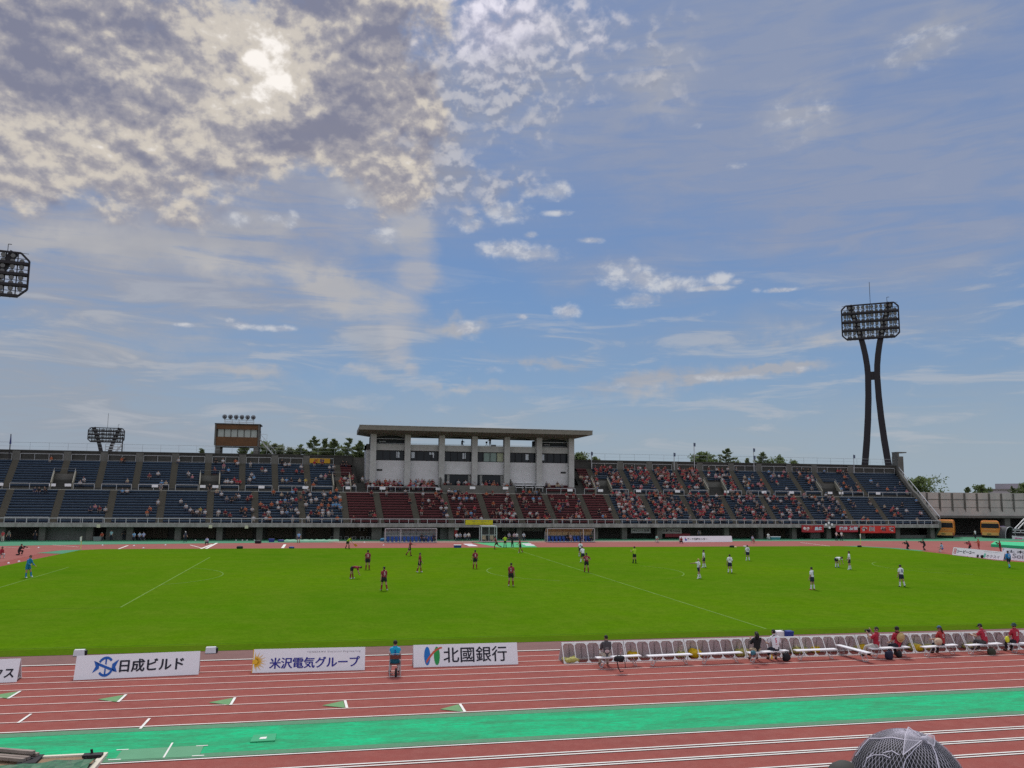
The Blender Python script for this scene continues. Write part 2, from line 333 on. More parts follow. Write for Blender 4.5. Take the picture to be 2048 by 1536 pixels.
TURQ = mat('green strip', (.033, .33, .14), 1., spec=.02, stretch=(.30, 1.0, 1), nz=[(.7, 1., (.075, .25, .135)), (2.0, 1., (.019, .57, .245)), (5.5, .8, (.05, .27, .13)), (1.1, .75, (.019, .58, .25)), (9, .55, (.06, .28, .14)), (28, .35, None)])
TURQ_D = mat('worn green', (.085, .25, .135), .85, [(.8, .6, (.10, .20, .12)), (10, .3, None)])
sheet('ground', rect(-900, 900, -120, 1500), -.35, LAND)
sheet('asphalt_apron', rect(-140, 150, -60, 140), -.02, ASPH)
sheet('running_track', rect(-100, 90, -30, 81), 0, TRK)
sheet('far_track', [(-130, 40), (-55, 40), (-55, 66), (55, 66), (55, 30), (130, 30), (130, 77), (75, 80.0), (55, 81.3), (20, 81.0), (-30, 80.6), (-55, 77.2), (-70, 73.5), (-130, 62)], .004, TRKF)
sheet('apron', [(-130, 66), (-70, 73.8), (-55, 77.4), (-30, 80.7), (20, 80.9), (55, 81.2), (75, 79.8), (130, 76.5), (130, 92), (-130, 92)], .008, GRN)
sheet('worn_strip', [(-22, 79.4), (36, 79.2), (37, 82.4), (-24, 83.6)], .012, SANDY)
gp = [(-60, -1.9), (60, -1.9), (60, 30), (51.8, 42), (53.6, 52), (54, 58), (53.6, 63), (51.5, 66.6), (49.0, 68.4), (-50.4, 68.4), (-52.3, 66.5), (-52.6, 60.6), (-53, 52), (-53.3, 43.2), (-60, 30)]
sheet('pitch', gp, .016, GRASS)
sheet('rough_edge', rect(-60, 60, -1.9, -.35), .020, GRASS_E)
sheet('corner_patch', [(-52.6, 60.8), (-55.6, 62.2), (-54.2, 66.6), (-52.2, 67.6)], .016, GRN)
sheet('corner_patch', [(54.0, 57.5), (55.4, 58.2), (55, 63.5), (52, 68.3), (49.5, 68.3), (52, 66)], .0155, GRN)
sheet('border_strip', rect(-90, 90, -4.1, -1.9), .010, BRK)
sheet('crossing_path', [(-1.2, 68.6), (4.0, 68.6), (5.4, 80.4), (-3.2, 80.4)], .012, mat('path green', (.04, .33, .12), .8, [(1, .5, (.03, .38, .15))]))
sheet('green_strip', rect(-90, 90, -17.95, -14.62), .012, TURQ)
sheet('worn_band', rect(-90, 90, -15.05, -14.6), .016, TURQ_D); sheet('worn_band', rect(-90, 90, -18.0, -17.62), .0165, TURQ_D)
def strip(mb, x0, y0, x1, y1, w, z):
    a = Vector((x0, y0, z)); b = Vector((x1, y1, z)); d = (b-a).normalized(); nrm = Vector((-d.y, d.x, 0))*w/2
    mb.quad(a-nrm, b-nrm, b+nrm, a+nrm)
mb = MB()
for y in (-5.34, -6.50, -7.55, -8.65, -9.8, -10.96, -12.12, -13.30): strip(mb, -90, y, 90, y, .070, .016)
struct(mb.build('lane_lines', LINE))
mb = MB(); strip(mb, -90, -4.15, 90, -4.15, .11, .03); strip(mb, -90, -14.48, 90, -14.48, .07, .02)
for y in (-18.1, -19.32, -19.52, -20.40, -20.57, -21.6, -21.78): strip(mb, -26.5 if y < -19 else -32.4, y, 90, y, .075, .02)
struct(mb.build('edge_lines', LINEW))
# staggered start marks with green wedges
mb = MB(); mg = MB()
marks = [(16, 1398, 41, 1383), (236, 1405, 252, 1390), (461, 1411, 470, 1396), (694, 1417, 690, 1402), (930, 1425, 920, 1409)]
for xa, ya, xb, yb in marks:
    a = G(xa, ya); b = G(xb, yb); strip(mb, a.x, a.y, b.x, b.y, .09, .024)
    o = a + (b-a)*.55; tip = Vector((min(a.x, b.x)-.78, o.y-.1, .020)); mg.quad((a.x-.06, a.y+.04, .020), (b.x-.06, b.y-.04, .020), tip)
for xa, ya, xb, yb in [(36, 1447, 62, 1429), (280, 1459, 299, 1438)]:
    a = G(xa, ya); b = G(xb, yb); strip(mb, a.x, a.y, b.x, b.y, .08, .024)
struct(mb.build('start_lines', LINEW)); struct(mg.build('start_wedges', mat('wedge green', (.13, .29, .115), .8, [(4, .4, (.10, .22, .09))])))
# pitch markings
mb = MB(); mf = MB(); T = .115; Z = .024
def circ(mb, cx, cy, r, a0, a1, w=T):
    n = max(6, int((a1-a0)*r*1.2))
    for i in range(n):
        p = a0+(a1-a0)*i/n; q = a0+(a1-a0)*(i+1)/n
        mb.quad((cx+(r-w/2)*cos(p), cy+(r-w/2)*sin(p), Z), (cx+(r+w/2)*cos(p), cy+(r+w/2)*sin(p), Z), (cx+(r+w/2)*cos(q), cy+(r+w/2)*sin(q), Z), (cx+(r-w/2)*cos(q), cy+(r-w/2)*sin(q), Z))
strip(mb, 0, 0, 0, 67.8, T, Z); strip(mf, -58, 0, 58, 0, .09, Z); strip(mf, -52.3, 67.8, 50, 67.8, .08, Z)
circ(mb, 0, 34, 9.15, RD(150), RD(240)); circ(mb, 0, 34, 9.15, RD(-35), RD(35)); circ(mf, 0, 34, 9.15, RD(36), RD(149), .07); circ(mf, 0, 34, 9.15, RD(241), RD(324), .09)
for s in (-1, 1):
    X0 = 52.5*s
    strip(mb if s < 0 else mf, X0-16.5*s, 13.84, X0-16.5*s, 54.16, T*.95, Z); strip(mf, X0, 13.84, X0-16.5*s, 13.84, .10, Z); strip(mf, X0, 54.16, X0-16.5*s, 54.16, .08, Z)
    strip(mb if s < 0 else mf, X0-5.5*s, 24.84, X0-5.5*s, 43.16, T*.95, Z); strip(mf, X0, 43.16, X0-5.5*s, 43.16, .08, Z)
    circ(mb, X0-11*s, 34, 9.15, RD(-53)+(pi if s > 0 else 0), RD(53)+(pi if s > 0 else 0), .11)
struct(mb.build('pitch_lines', CHALK)); struct(mf.build('faint_pitch_lines', CHALKF))
# lines on the far track
mb = MB()
for a, b, w in [((105, 1090), (157, 1094), .12), ((237, 1098), (256, 1091), .2), ((398, 1099), (424, 1089), .3), ((411, 1098), (434, 1086), .3), ((380, 1090), (403, 1096), .15), ((565, 1096), (570, 1089), .35), ((1600, 1085), (1666, 1093), .15), ((0, 1094), (60, 1097), .1)]:
    p, q = G(*a), G(*b); strip(mb, p.x, p.y, q.x, q.y, w, .012)
struct(mb.build('far_track_marks', LINEW))
# long-jump runway board patch and lid in the strip
a = G(228, 1522); b = G(245, 1501); c_ = G(408, 1492); d_ = G(398, 1514)
sheet('runway_patch', [(a.x, a.y), (d_.x, d_.y), (c_.x, c_.y), (b.x, b.y)], .022, mat('patch green', (.11, .31, .17), .85, [(2, .5, (.09, .26, .14))]))
mb = MB(); p, q = G(327, 1517), G(345, 1487); strip(mb, p.x, p.y, q.x, q.y, .05, .026)
for x, y in [(245, 1501), (404, 1493), (229, 1521), (396, 1513)]:
    p = G(x, y); mb.quad((p.x-.16, p.y-.03, .026), (p.x+.16, p.y-.03, .026), (p.x+.16, p.y+.03, .026), (p.x-.16, p.y+.03, .026))
struct(mb.build('runway_marks', LINEW))
p = [G(500, 1487), G(550, 1484), G(553, 1470), G(507, 1473)]
mb = MB(); mb.hexa([(q.x, q.y, .013) for q in p]+[(q.x, q.y, .05) for q in p])
lid = mb.build('inspection_lid', mat('lid green', (.035, .33, .15), .8, [(2, .4, (.03, .42, .2))])); tag(lid, 'flat green inspection lid with a white label set in the green strip', 'lid')
mb = MB(); q = [G(518, 1482), G(532, 1481), G(534, 1477), G(521, 1478)]; mb.quad(*[(a.x, a.y, .054) for a in q]); mb.build('label_plate', LINEW, lid)

# ------------------------------------------------------------------ grandstand
def wx(x, y):                              # the terrace fans out very slightly towards its ends
    return x*(1+(.0045 if x > 0 else .003)*(y-91.5))
def wv(x, y, z): return Vector((wx(x, y), y, z))
FY = 86.0; NL, DL, RL, YL, ZL = 12, .775, .38, 87.2, 2.46
NU, DU, RU, YU, ZU = 11, .82, .39, 98.0, 7.42
LOA = [-69.1, -62.2, -55.0, -48.0, -41.1, -34.6, -27.7, -21.2, -16.0, -10.4, -5.1, 0.7, 6.3, 11.7, 17.7, 22.4, 28.8, 36.0, 43.3, 50.8, 57.9, 65.6, 72.4, 81.2]
LOA = [-83., -76.] + LOA; LOA[-1] = 82.0
UPA_ = [-72.2, -64.7, -59.2, -53.8, -48.3, -43.1, -37.7, -32.5, -27.3, -22.2, 22.6, 28.6, 34.2, 39.2, 44.2, 50.5, 56.2, 62.5, 67.8, 75.6, 84.2]
UPA = [-82., -76.] + [x/(1+(.0045 if x > 0 else .003)*10.5) for x in UPA_]; UPA[-1] = 82.0
X0S, X1S = -90., 82.0
ZTOP = ZU+NU*RU; YTOP = YU+NU*DU
def zl(r): return ZL+RL*r
def zu(r): return ZU+RU*r
stand = thing('grandstand', (0, FY, 0), 'long concrete back stand with blue and red bench blocks across the far side', 'stand')
def stepped(mb, x0, x1, n, d, r, y0, z0):
    for i in range(n):
        ya, yb = y0+i*d, y0+(i+1)*d; z = z0+r*i
        mb.quad(wv(x0, ya, z), wv(x1, ya, z), wv(x1, yb, z), wv(x0, yb, z))
        mb.quad(wv(x0, yb, z), wv(x1, yb, z), wv(x1, yb, z+r), wv(x0, yb, z+r))
mb = MB()
BX0, BX1 = -18.6, 18.6
stepped(mb, X0S, X1S, NL, DL, RL, YL, ZL)
mb.quad(wv(X0S, FY, ZL), wv(X1S, FY, ZL), wv(X1S, YL, ZL), wv(X0S, YL, ZL))
ZC = ZL+RL*NL; YC = YL+DL*NL
mb.quad(wv(X0S, YC, ZC), wv(X1S, YC, ZC), wv(X1S, YU, ZC), wv(X0S, YU, ZC))
mb.quad(wv(X0S, YU, ZC), wv(X1S, YU, ZC), wv(X1S, YU, ZU), wv(X0S, YU, ZU))
mb.build('lower_terrace', CONC_D, stand)
mb = MB(); stepped(mb, X0S, BX0, NU, DU, RU, YU, ZU); stepped(mb, BX1, X1S, NU, DU, RU, YU, ZU); stepped(mb, BX0, BX1, 3, DU, RU, YU, ZU)
mb.quad(wv(BX0, YU+3*DU, zu(3)), wv(BX1, YU+3*DU, zu(3)), wv(BX1, YU+5, zu(3)), wv(BX0, YU+5, zu(3)))
mb.build('upper_terrace', CONC_D, stand)
# front slab, back parapet, end walls
mb = MB(); mb.hexa([wv(X0S, FY-.05, 1.92), wv(X1S, FY-.05, 1.92), wv(X1S, FY+1.4, 1.92), wv(X0S, FY+1.4, 1.92), wv(X0S, FY-.05, ZL-.01), wv(X1S, FY-.05, ZL-.01), wv(X1S, FY+1.4, ZL-.01), wv(X0S, FY+1.4, ZL-.01)])
mb.build('front_slab', STAIN, stand)
for x0, x1 in ((X0S, BX0-.4), (BX1+.4, X1S)):
    mb = MB(); mb.hexa([wv(x0, YTOP, ZTOP-.6), wv(x1, YTOP, ZTOP-.6), wv(x1, YTOP+.4, ZTOP-.6), wv(x0, YTOP+.4, ZTOP-.6), wv(x0, YTOP, ZTOP+1.5), wv(x1, YTOP, ZTOP+1.5), wv(x1, YTOP+.4, ZTOP+1.5), wv(x0, YTOP+.4, ZTOP+1.5)])
    mb.hexa([wv(x0, YTOP-.12, ZTOP+1.5), wv(x1, YTOP-.12, ZTOP+1.5), wv(x1, YTOP+.5, ZTOP+1.5), wv(x0, YTOP+.5, ZTOP+1.5), wv(x0, YTOP-.12, ZTOP+1.68), wv(x1, YTOP-.12, ZTOP+1.68), wv(x1, YTOP+.5, ZTOP+1.68), wv(x0, YTOP+.5, ZTOP+1.68)])
    mb.build('parapet_wall', CONC_D, stand)
for x in UPA[1:-1]:                         # buttresses where each gangway meets the parapet
    if BX0-3 < x < BX1+3: continue
    mb = MB(); mb.hexa([wv(x-.55, YTOP-.35, ZTOP-.3), wv(x+.55, YTOP-.35, ZTOP-.3), wv(x+.55, YTOP-.002, ZTOP-.3), wv(x-.55, YTOP-.002, ZTOP-.3), wv(x-.55, YTOP-.35, ZTOP+1.48), wv(x+.55, YTOP-.35, ZTOP+1.48), wv(x+.55, YTOP-.002, ZTOP+1.48), wv(x-.55, YTOP-.002, ZTOP+1.48)])
    mb.build('buttress', CONC, stand)
mb = MB(); xe = X1S
pr = [(FY, 1.9), (FY, ZL+.5), (YL, ZL+.8), (YC, ZC+.75), (YU, ZU+.75), (YTOP, ZTOP+1.0), (YTOP+.5, ZTOP+1.0), (YTOP+.5, 0), (YL+2, 0)]
mb.prism(pr, lambda y, z, t: wv(xe+t, y, z), 0., .5); mb.build('end_wall', CONC, stand)
mb = MB(); mb.box(wx(xe, YTOP)-.1, wx(xe, YTOP)+1.2, YTOP-.6, YTOP+1.2, 10, 15.2); mb.box(wx(xe, YTOP)-.1, wx(xe, YTOP)+2.0, YTOP-.6, YTOP+1.2, 15.9, 16.1); mb.box(wx(xe, YTOP)-.1, wx(xe, YTOP)+.35, YTOP-.5, YTOP+1.1, 15.2, 15.9)
mb.build('stair_turret', CONC, stand)
mb = MB(); mb.bar(wv(xe+.25, FY, ZL+1.3), wv(xe+.25, YTOP, ZTOP+1.6), .1)
for t in range(9): 
    y = FY+(YTOP-FY)*t/8; z = ZL+1.3+(ZTOP+.3-ZL)*t/8; mb.bar(wv(xe+.25, y, z-.8), wv(xe+.25, y, z), .06)
mb.build('end_handrail', STEEL, stand)
# back and underside
mb = MB(); mb.hexa([wv(X0S, YTOP+.4, 0), wv(X1S, YTOP+.4, 0), wv(X1S, YTOP+.6, 0), wv(X0S, YTOP+.6, 0), wv(X0S, YTOP+.4, ZTOP+1.4), wv(X1S, YTOP+.4, ZTOP+1.4), wv(X1S, YTOP+.6, ZTOP+1.4), wv(X0S, YTOP+.6, ZTOP+1.4)])
mb.build('rear_wall', CONC, stand)
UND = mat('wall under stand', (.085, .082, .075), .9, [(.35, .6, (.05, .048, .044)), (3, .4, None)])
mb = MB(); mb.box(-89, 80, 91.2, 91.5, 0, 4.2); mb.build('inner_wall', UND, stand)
mb = MB(); mb.quad(wv(X0S, FY+1.2, 1.9), wv(X1S, FY+1.2, 1.9), wv(X1S, 91.4, 3.6), wv(X0S, 91.4, 3.6)); mb.build('soffit', CONC_D, stand)
pier_px = [5, 85, 180, 260, 356, 439, 519, 598, 673, 753, 902, 1038, 1110, 1190, 1248, 1318, 1452, 1520, 1587, 1656, 1724, 1794, 1863]
for i, x in enumerate(pier_px):
    q = AY(x, 1070, 87.4).x; w = .75 if x in (753,) else .42
    mb = MB(); mb.box(q-w, q+w, 87.1, 88.0, 0, 1.918); mb.build('pier', CONC, stand)
# brighter wall panels and doorways between some piers
WALLG = mat('panel wall', (.16, .165, .155), .85, [(.6, .5, (.11, .115, .105)), (4, .3, None)])
for a, b, z in [(90, 175, 1.9), (212, 262, 1.9), (765, 800, 1.3), (880, 900, 1.7), (1620, 1640, .9), (1682, 1718, .9), (1800, 1860, .55)]:
    mb = MB(); x0, x1 = AY(a, 1070, 88.4).x, AY(b, 1070, 88.4).x; mb.box(x0, x1, 88.3, 88.5, 0, z)
    if z > 1.5: mb.box(x0, x1, 88.26, 88.3, .78, .86)
    mb.build('wall_panel', WALLG, stand)
BRW = mat('brown door', (.075, .058, .04), .7, [(1, .5, (.05, .038, .026))])
for a, b in [(290, 335), (375, 430), (452, 505), (535, 585), (612, 662), (690, 735), (960, 1000), (1460, 1500), (1530, 1570)]:
    mb = MB(); x0, x1 = AY(a, 1070, 90.9).x, AY(b, 1070, 90.9).x; mb.box(x0, x1, 90.9, 91.18, .1, 2.1)
    for k_ in range(1, 4): mb.box(x0+(x1-x0)*k_/4-.05, x0+(x1-x0)*k_/4+.05, 90.84, 90.9, .1, 2.1)
    mb.build('shutter_door', BRW, stand)
for a, b in [(1046, 1086), (720, 728), (1005, 1028)]:
    mb = MB(); x0, x1 = AY(a, 1058, 90.9).x, AY(b, 1058, 90.9).x
    fr = mb.box(x0, x1, 90.9, 91.1, 1.1, 1.9).build('ground_window', mat('dim window', (.16, .17, .15), .3), stand)
    mb = MB(); n = max(1, int((x1-x0)/.8))
    for k_ in range(n+1): mb.box(x0+(x1-x0)*k_/n-.04, x0+(x1-x0)*k_/n+.04, 90.84, 90.9, 1.1, 1.9)
    mb.build('frame', STEEL, fr)
# vomitories
VOM = [(-65.4, -62.5), (-43.8, -41.0), (-23.0, -20.4), (21.8, 24.6), (43.1, 46.4), (65.8, 69.5)]
VOM = [(a/(1+(.0045 if a > 0 else .003)*8), b/(1+(.0045 if a > 0 else .003)*8)) for a, b in VOM]
VW = mat('vomitory wall', (.19, .18, .14), .85, [(1, .5, (.13, .125, .095))])
for a, b in VOM:
    mb = MB(); yb = 101.2
    mb.hexa([wv(a, yb, 8.45), wv(b, yb, 8.45), wv(b, yb+.3, 8.45), wv(a, yb+.3, 8.45), wv(a, yb, 9.5), wv(b, yb, 9.5), wv(b, yb+.3, 9.5), wv(a, yb+.3, 9.5)])
    v = mb.build('vomitory', CONC, stand)
    for x in (a-.16, b):
        mb = MB(); mb.prism([(YU-.15, ZC+.003), (YU-.15, ZC+1.15), (yb+.4, 10.0), (yb+.4, ZC+.003)], lambda y, z, t, x=x: wv(x+t, y, z), 0, .16)
        mb.build('side_wall', VW, v)
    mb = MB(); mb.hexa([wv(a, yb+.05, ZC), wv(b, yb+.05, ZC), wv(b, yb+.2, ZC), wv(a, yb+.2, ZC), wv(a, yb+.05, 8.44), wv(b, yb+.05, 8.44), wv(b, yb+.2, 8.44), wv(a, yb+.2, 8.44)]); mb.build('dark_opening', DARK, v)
    mb = MB(); mb.quad(wv(a, YU-.1, ZC+.012), wv(b, YU-.1, ZC+.012), wv(b, yb, ZC+.06), wv(a, yb, ZC+.06)); mb.build('landing', VW, v)
    mb = MB(); mb.bar(wv(a-.1, yb+.2, 10.35), wv(b+.1, yb+.2, 10.35), .04)
    for x in (a-.08, b+.08): mb.bar(wv(x, yb+.2, 9.5), wv(x, yb+.2, 10.35), .035); mb.bar(wv(x, YU, ZC+1.6), wv(x, yb+.2, 10.35), .035)
    mb.build('handrail', mat('dull rail', (.17, .17, .165), .7), v)
def in_vom(x0, x1, r):
    cut = [(x0, x1)]
    if r < 6:
        for a, b in VOM:
            nw = []
            for p, q in cut:
                if b+.25 <= p or a-.25 >= q: nw.append((p, q)); continue
                if a-.25 > p+.4: nw.append((p, a-.25))
                if b+.25 < q-.4: nw.append((b+.25, q))
            cut = nw
    return cut
BLUET = mat('worn blue bench top', (.068, .105, .155), .7, [(1.2, .6, (.042, .066, .105))]); REDT = mat('worn red bench top', (.17, .045, .05), .7, [(1.2, .6, (.10, .026, .03))])  # bench tops coloured lighter than the fronts: sky light put into the colour
# bench blocks and gangways
def bench_block(x0, x1, n, d, rise, y0, zf, col, upper):
    mb = MB()
    for r in range(n):
        y = y0+d*r+.34; z = zf(r)
        for p, q in (in_vom(x0, x1, r) if upper else [(x0, x1)]):
            mb.cm = 0; mb.hexa([wv(p, y, z+.15), wv(q, y, z+.15), wv(q, y+.05, z+.15), wv(p, y+.05, z+.15), wv(p, y, z+.308), wv(q, y, z+.308), wv(q, y+.05, z+.308), wv(p, y+.05, z+.308)]); mb.cm = 1
            mb.hexa([wv(p, y-.04, z+.31), wv(q, y-.04, z+.31), wv(q, y+.30, z+.31), wv(p, y+.30, z+.31), wv(p, y-.04, z+.40), wv(q, y-.04, z+.40), wv(q, y+.30, z+.40), wv(p, y+.30, z+.40)])
    return mb.build('bench_block', [col, BLUET if col is BLUE else REDT], stand)
LBL, UBL = [], []
for i in range(len(LOA)-1):
    x0, x1 = LOA[i]+.52, LOA[i+1]-.52; red = x0 > -21.5 and x1 < 22.6
    bench_block(x0, x1, NL, DL, RL, YL, zl, RED if red else BLUE, False); LBL.append((x0, x1, red))
for i in range(len(UPA)-1):
    x0, x1 = UPA[i]+.5, UPA[i+1]-.5
    if x0 < 0 < x1: continue
    bench_block(x0, x1, NU, DU, RU, YU, zu, BLUE, True); UBL.append((x0, x1))
for x0, x1 in ((UPA[11]+.5, BX0-.7), (BX1+.7, UPA[12]-.5)): bench_block(x0, x1, NU, DU, RU, YU, zu, RED, True)
for x0, x1 in ((-17.4, -11.6), (-10.9, -6.0), (12.6, 17.3)): bench_block(x0, x1, 3, DU, RU, YU, zu, RED, False)
def gangway(x, n, d, rise, y0, zf):
    mb = MB()
    for i in range(n):
        for h in (0, 1):
            ya = y0+d*(i+h*.5); z0 = zf(i); z1 = z0+rise*(h+1)*.5+.004
            mb.hexa([wv(x-.5, ya, z0), wv(x+.5, ya, z0), wv(x+.5, y0+d*(i+1)-.004, z0), wv(x-.5, y0+d*(i+1)-.004, z0), wv(x-.5, ya, z1), wv(x+.5, ya, z1), wv(x+.5, y0+d*(i+1)-.004, z1), wv(x-.5, y0+d*(i+1)-.004, z1)])
    return mb.build('gangway', STEP, stand)
for x in LOA[1:-1]: gangway(x, NL, DL, RL, YL, zl)
for x in UPA[1:-1]:
    if BX0-4 < x < BX1+4 or not any(a-.5 < x < b+.5 for a, b in VOM): gangway(x, NU, DU, RU, YU, zu)
    else: gangway(x, NU-5, DU, RU, YU+5*DU, lambda i: zu(i+5))
# railings
def rail(name, x0, x1, y, z0, h, step, mids=(.5,), w=.06, parent=stand, m=STEEL):
    mb = MB(); n = max(1, round((x1-x0)/step))
    for i in range(n+1):
        x = x0+(x1-x0)*i/n; mb.bar(wv(x, y, z0), wv(x, y, z0+h), w)
    mb.bar(wv(x0, y, z0+h), wv(x1, y, z0+h), w*1.25)
    for q in mids: mb.bar(wv(x0, y, z0+h*q), wv(x1, y, z0+h*q), w*.6)
    return mb.build(name, m, parent)
rail('front_railing', X0S, X1S, FY+.08, ZL-.1, .78, 1.45, (.15,), .075)
mb = MB(); mb.bar(wv(X0S, YC-.05, ZC+.02), wv(X1S, YC-.05, ZC+.02), .16, .13); mb.build('walkway_kerb', mat('pale kerb', (.40, .39, .34), .8, [(.8, .5, (.3, .29, .25))]), stand)
ups = [(UPA[i]+.5, UPA[i+1]-.5) for i in range(len(UPA)-1)]
for x0, x1 in ups:
    if x0 < 0 < x1: continue
    for p, q in in_vom(x0, x1, 0): rail('walkway_railing', p, q, YU-.02, ZC, .95, 2.6, (), .07)
    if x1-x0 > 2: rail('parapet_railing', x0+.1, x1-.1, YTOP-.3, ZTOP+.02, 1.05, 2.4, (.1,), .05)
for x0, x1 in ((UPA[11]+.5, -19.), (-17.2, -6.), (12.4, 17.4), (19., UPA[12]-.5)): rail('walkway_railing', x0, x1, YU-.02, ZC, 1.0, 2.2, (), .07)
FNC = mat('thin fence wire', (.36, .40, .42), .6)
for x0, x1 in ((X0S, BX0-.6), (BX1+.6, X1S)): rail('top_fence', x0, x1, YTOP+.3, ZTOP+1.68, 1.2, 2.7, (.5,), .035, m=FNC)
for i in (4, 5, 8): pass
for b in (2, 3): rail('seat_barrier', LOA[b]+.6, LOA[b+1]-.6, YL+.25, ZL, .75, 2.4, (), .06)
# white notices hung on the walkway railing
npx = [0, 105, 136, 310, 405, 431, 523, 611, 697, 765, 877, 945, 1011, 1140, 1201, 1277, 1355, 1453, 1528, 1583, 1660, 1682, 1756]
places = ['at the edge of the picture', 'beside the first stair mouth, on its outer side', 'beside the first stair mouth, on its inner side', 'standing alone behind a spectator on the walkway', 'beside the stair mouth below the brick booth, outer side', 'beside the stair mouth below the brick booth, inner side',
          'two gangways along from the brick booth', 'below the yellow banner on the top wall', 'beside the stair mouth next to the red seats', 'in front of the packed rows under the press box', 'at the corner beside the concrete glazed box',
          'on the middle of the concrete glazed box', 'beside the white desks under the press box', 'below the dark vent of the press box', 'beside the stair mouth just past the press box', 'above the fullest red-shirted block', 'above the second red-shirted block past the press box',
          'beside the stair mouth full of standing fans', 'one gangway past the standing fans', 'two gangways past the standing fans', 'on the near side of the last stair mouth', 'on the far side of the last stair mouth', 'on the last railing before the end wall']
for x, pl in zip(npx, places):
    vip = x in (945, 1011); q = AY(x, 968+ (x/1700.)*16, YU-.1 if not vip else 96.4); zz = ZC+.72 if not vip else ZC+.95
    mb = MB(); mb.box(q.x-.46, q.x+.46, q.y-.03, q.y, zz-.2, zz+.22); tag(mb.build('notice_board', WHITE, origin=(q.x, q.y, zz)), 'white notice '+pl, 'notice', 'white notices hung along the walkway of the stand')

# ------------------------------------------------------------------ press building
pb = thing('press_building', (.5, 100, 9), 'grey concrete press box with flat overhanging roof rising from the stand', 'building')
FIN = [-16.7, -11.0, -5.2, .45, 6.1, 11.8, 17.6]
for x in FIN:
    mb = MB(); mb.box(x-.48, x+.48, 99.15, 100.6, ZC if -6 < x < 7 else 8.2, 16.75); mb.build('column', CONC_L, pb)
for i in range(6):
    a, b = FIN[i]+.48, FIN[i+1]-.48
    mb = MB()
    if i in (2, 3): mb.box(a, b, 100, 100.3, 10.25, 12.42)
    else: mb.box(a, b, 100, 100.3, 8.4, 12.42)
    mb.build('lower_wall', CONC_W, pb)
    mb = MB(); mb.box(a, b, 99.9, 100.3, 14.12, 15.16); mb.build('spandrel', CONC_L, pb)
    mb = MB(); mb.box(a, b, 100.28, 100.34, 12.42, 14.12); win = mb.build('window', DGLASS, pb)
    mb = MB(); mb.box(a, b, 100.0, 100.1, 12.42, 12.5); mb.box(a, b, 100.0, 100.1, 14.04, 14.12)
    for k_ in range(5):
        x = a+(b-a)*k_/4; mb.box(max(a, x-.03), min(b, x+.03), 100.02, 100.1, 12.5, 14.04)
    mb.build('frame', DSTEEL, win)
    if i == 3:
        for k_ in (1, 2, 3):
            mb = MB(); x = a+(b-a)*k_/4; mb.box(x+.05, x+(b-a)/4-.05, 100.2, 100.26, 12.52, 14.02); mb.build('blind', mat('pale blind', (.20, .27, .25), .5) if k_ < 3 else mat('beige blind', (.36, .38, .27), .5), win)
    else:
        xx = {0: 3.4, 1: .25, 2: 3.2, 4: 3.0, 5: .1}[i]
        mb = MB(); mb.box(a+xx, a+xx+.55, 100.2, 100.26, 12.9, 13.9); mb.build('paper', mat('lit paper', (.50, .54, .60), .5), win)  # lighter rectangle set against the dark window glass
        if i == 1: mb = MB(); mb.box(a+3.3, a+4.1, 100.2, 100.26, 13.5, 13.9); mb.box(a+3.9, a+4.1, 100.2, 100.26, 13.0, 13.5); mb.build('paper', MATS['lit paper'], win)
    mb = MB(); n = 14                       # shallow arched beam under the roof
    pts = [(a, 16.75)]+[(a+(b-a)*j/n, 16.28+.35*sin(pi*j/n)) for j in range(n+1)]+[(b, 16.75)]
    mb.prism(pts, lambda u, v, t: Vector((u, t, v)), 99.7, 100.1); mb.build('arched_beam', CONC, pb)
    if i in (0, 5):
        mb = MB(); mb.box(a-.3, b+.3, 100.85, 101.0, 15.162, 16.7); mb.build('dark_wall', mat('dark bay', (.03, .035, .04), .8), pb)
        mb = MB(); mb.bar((a, 100.1, 16.05), (b, 100.1, 16.05), .07); mb.bar((a+.5, 100.1, 15.6), (a+1.6, 100.1, 15.6), .06); mb.build('bay_rail', STEEL, pb)
    mb = MB(); mb.bar((a, 100.15, 15.3), (b, 100.15, 15.3), .05); mb.build('terrace_rail', STEEL, pb)
mb = MB(); mb.box(FIN[0]-1.1, FIN[6]+.6, 100.32, 109, 14.2, 15.14); mb.build('floor_slab', CONC_D, pb)
for nm, bb_ in (('side_wall', (FIN[0]-1.1, FIN[0]-.47, 100.5, 109, 8, 15.14)), ('side_wall', (FIN[6]+.47, FIN[6]+.9, 100.7, 109, 8, 15.14)), ('rear_wall', (FIN[0]-.47, FIN[6]+.47, 108.7, 109, 8, 14.2))):
    mb = MB(); mb.box(*bb_); mb.build(nm, CONC_L, pb)
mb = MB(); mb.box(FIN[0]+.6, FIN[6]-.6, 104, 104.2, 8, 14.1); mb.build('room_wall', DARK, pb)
for x0, x1 in ((FIN[0]-.3, FIN[1]-1), (FIN[5]+1, FIN[6]+.3)): mb = MB(); mb.box(x0, x1, 106, 109, 15.14, 16.7); mb.build('stair_core', CONC_D, pb)
for x in (FIN[0]+1.15, FIN[6]-1.3):
    mb = MB(); mb.box(x-.45, x+.45, 99.94, 100.05, 10.65, 10.95); mb.build('vent', BLACK, pb)
rx0, rx1, ry0, ry1 = -19.2, 20.4, 95.9, 110
mb = MB()
o4 = [(rx0, ry0), (rx1, ry0), (rx1, ry1), (rx0, ry1)]; i4 = [(FIN[0]-.5, 98.9), (FIN[6]+.5, 98.9), (FIN[6]+.5, 107.5), (FIN[0]-.5, 107.5)]
mb.v = [Vector((x, y, 17.9)) for x, y in o4]+[Vector((x, y, 17.22)) for x, y in o4]+[Vector((x, y, 16.752)) for x, y in i4]
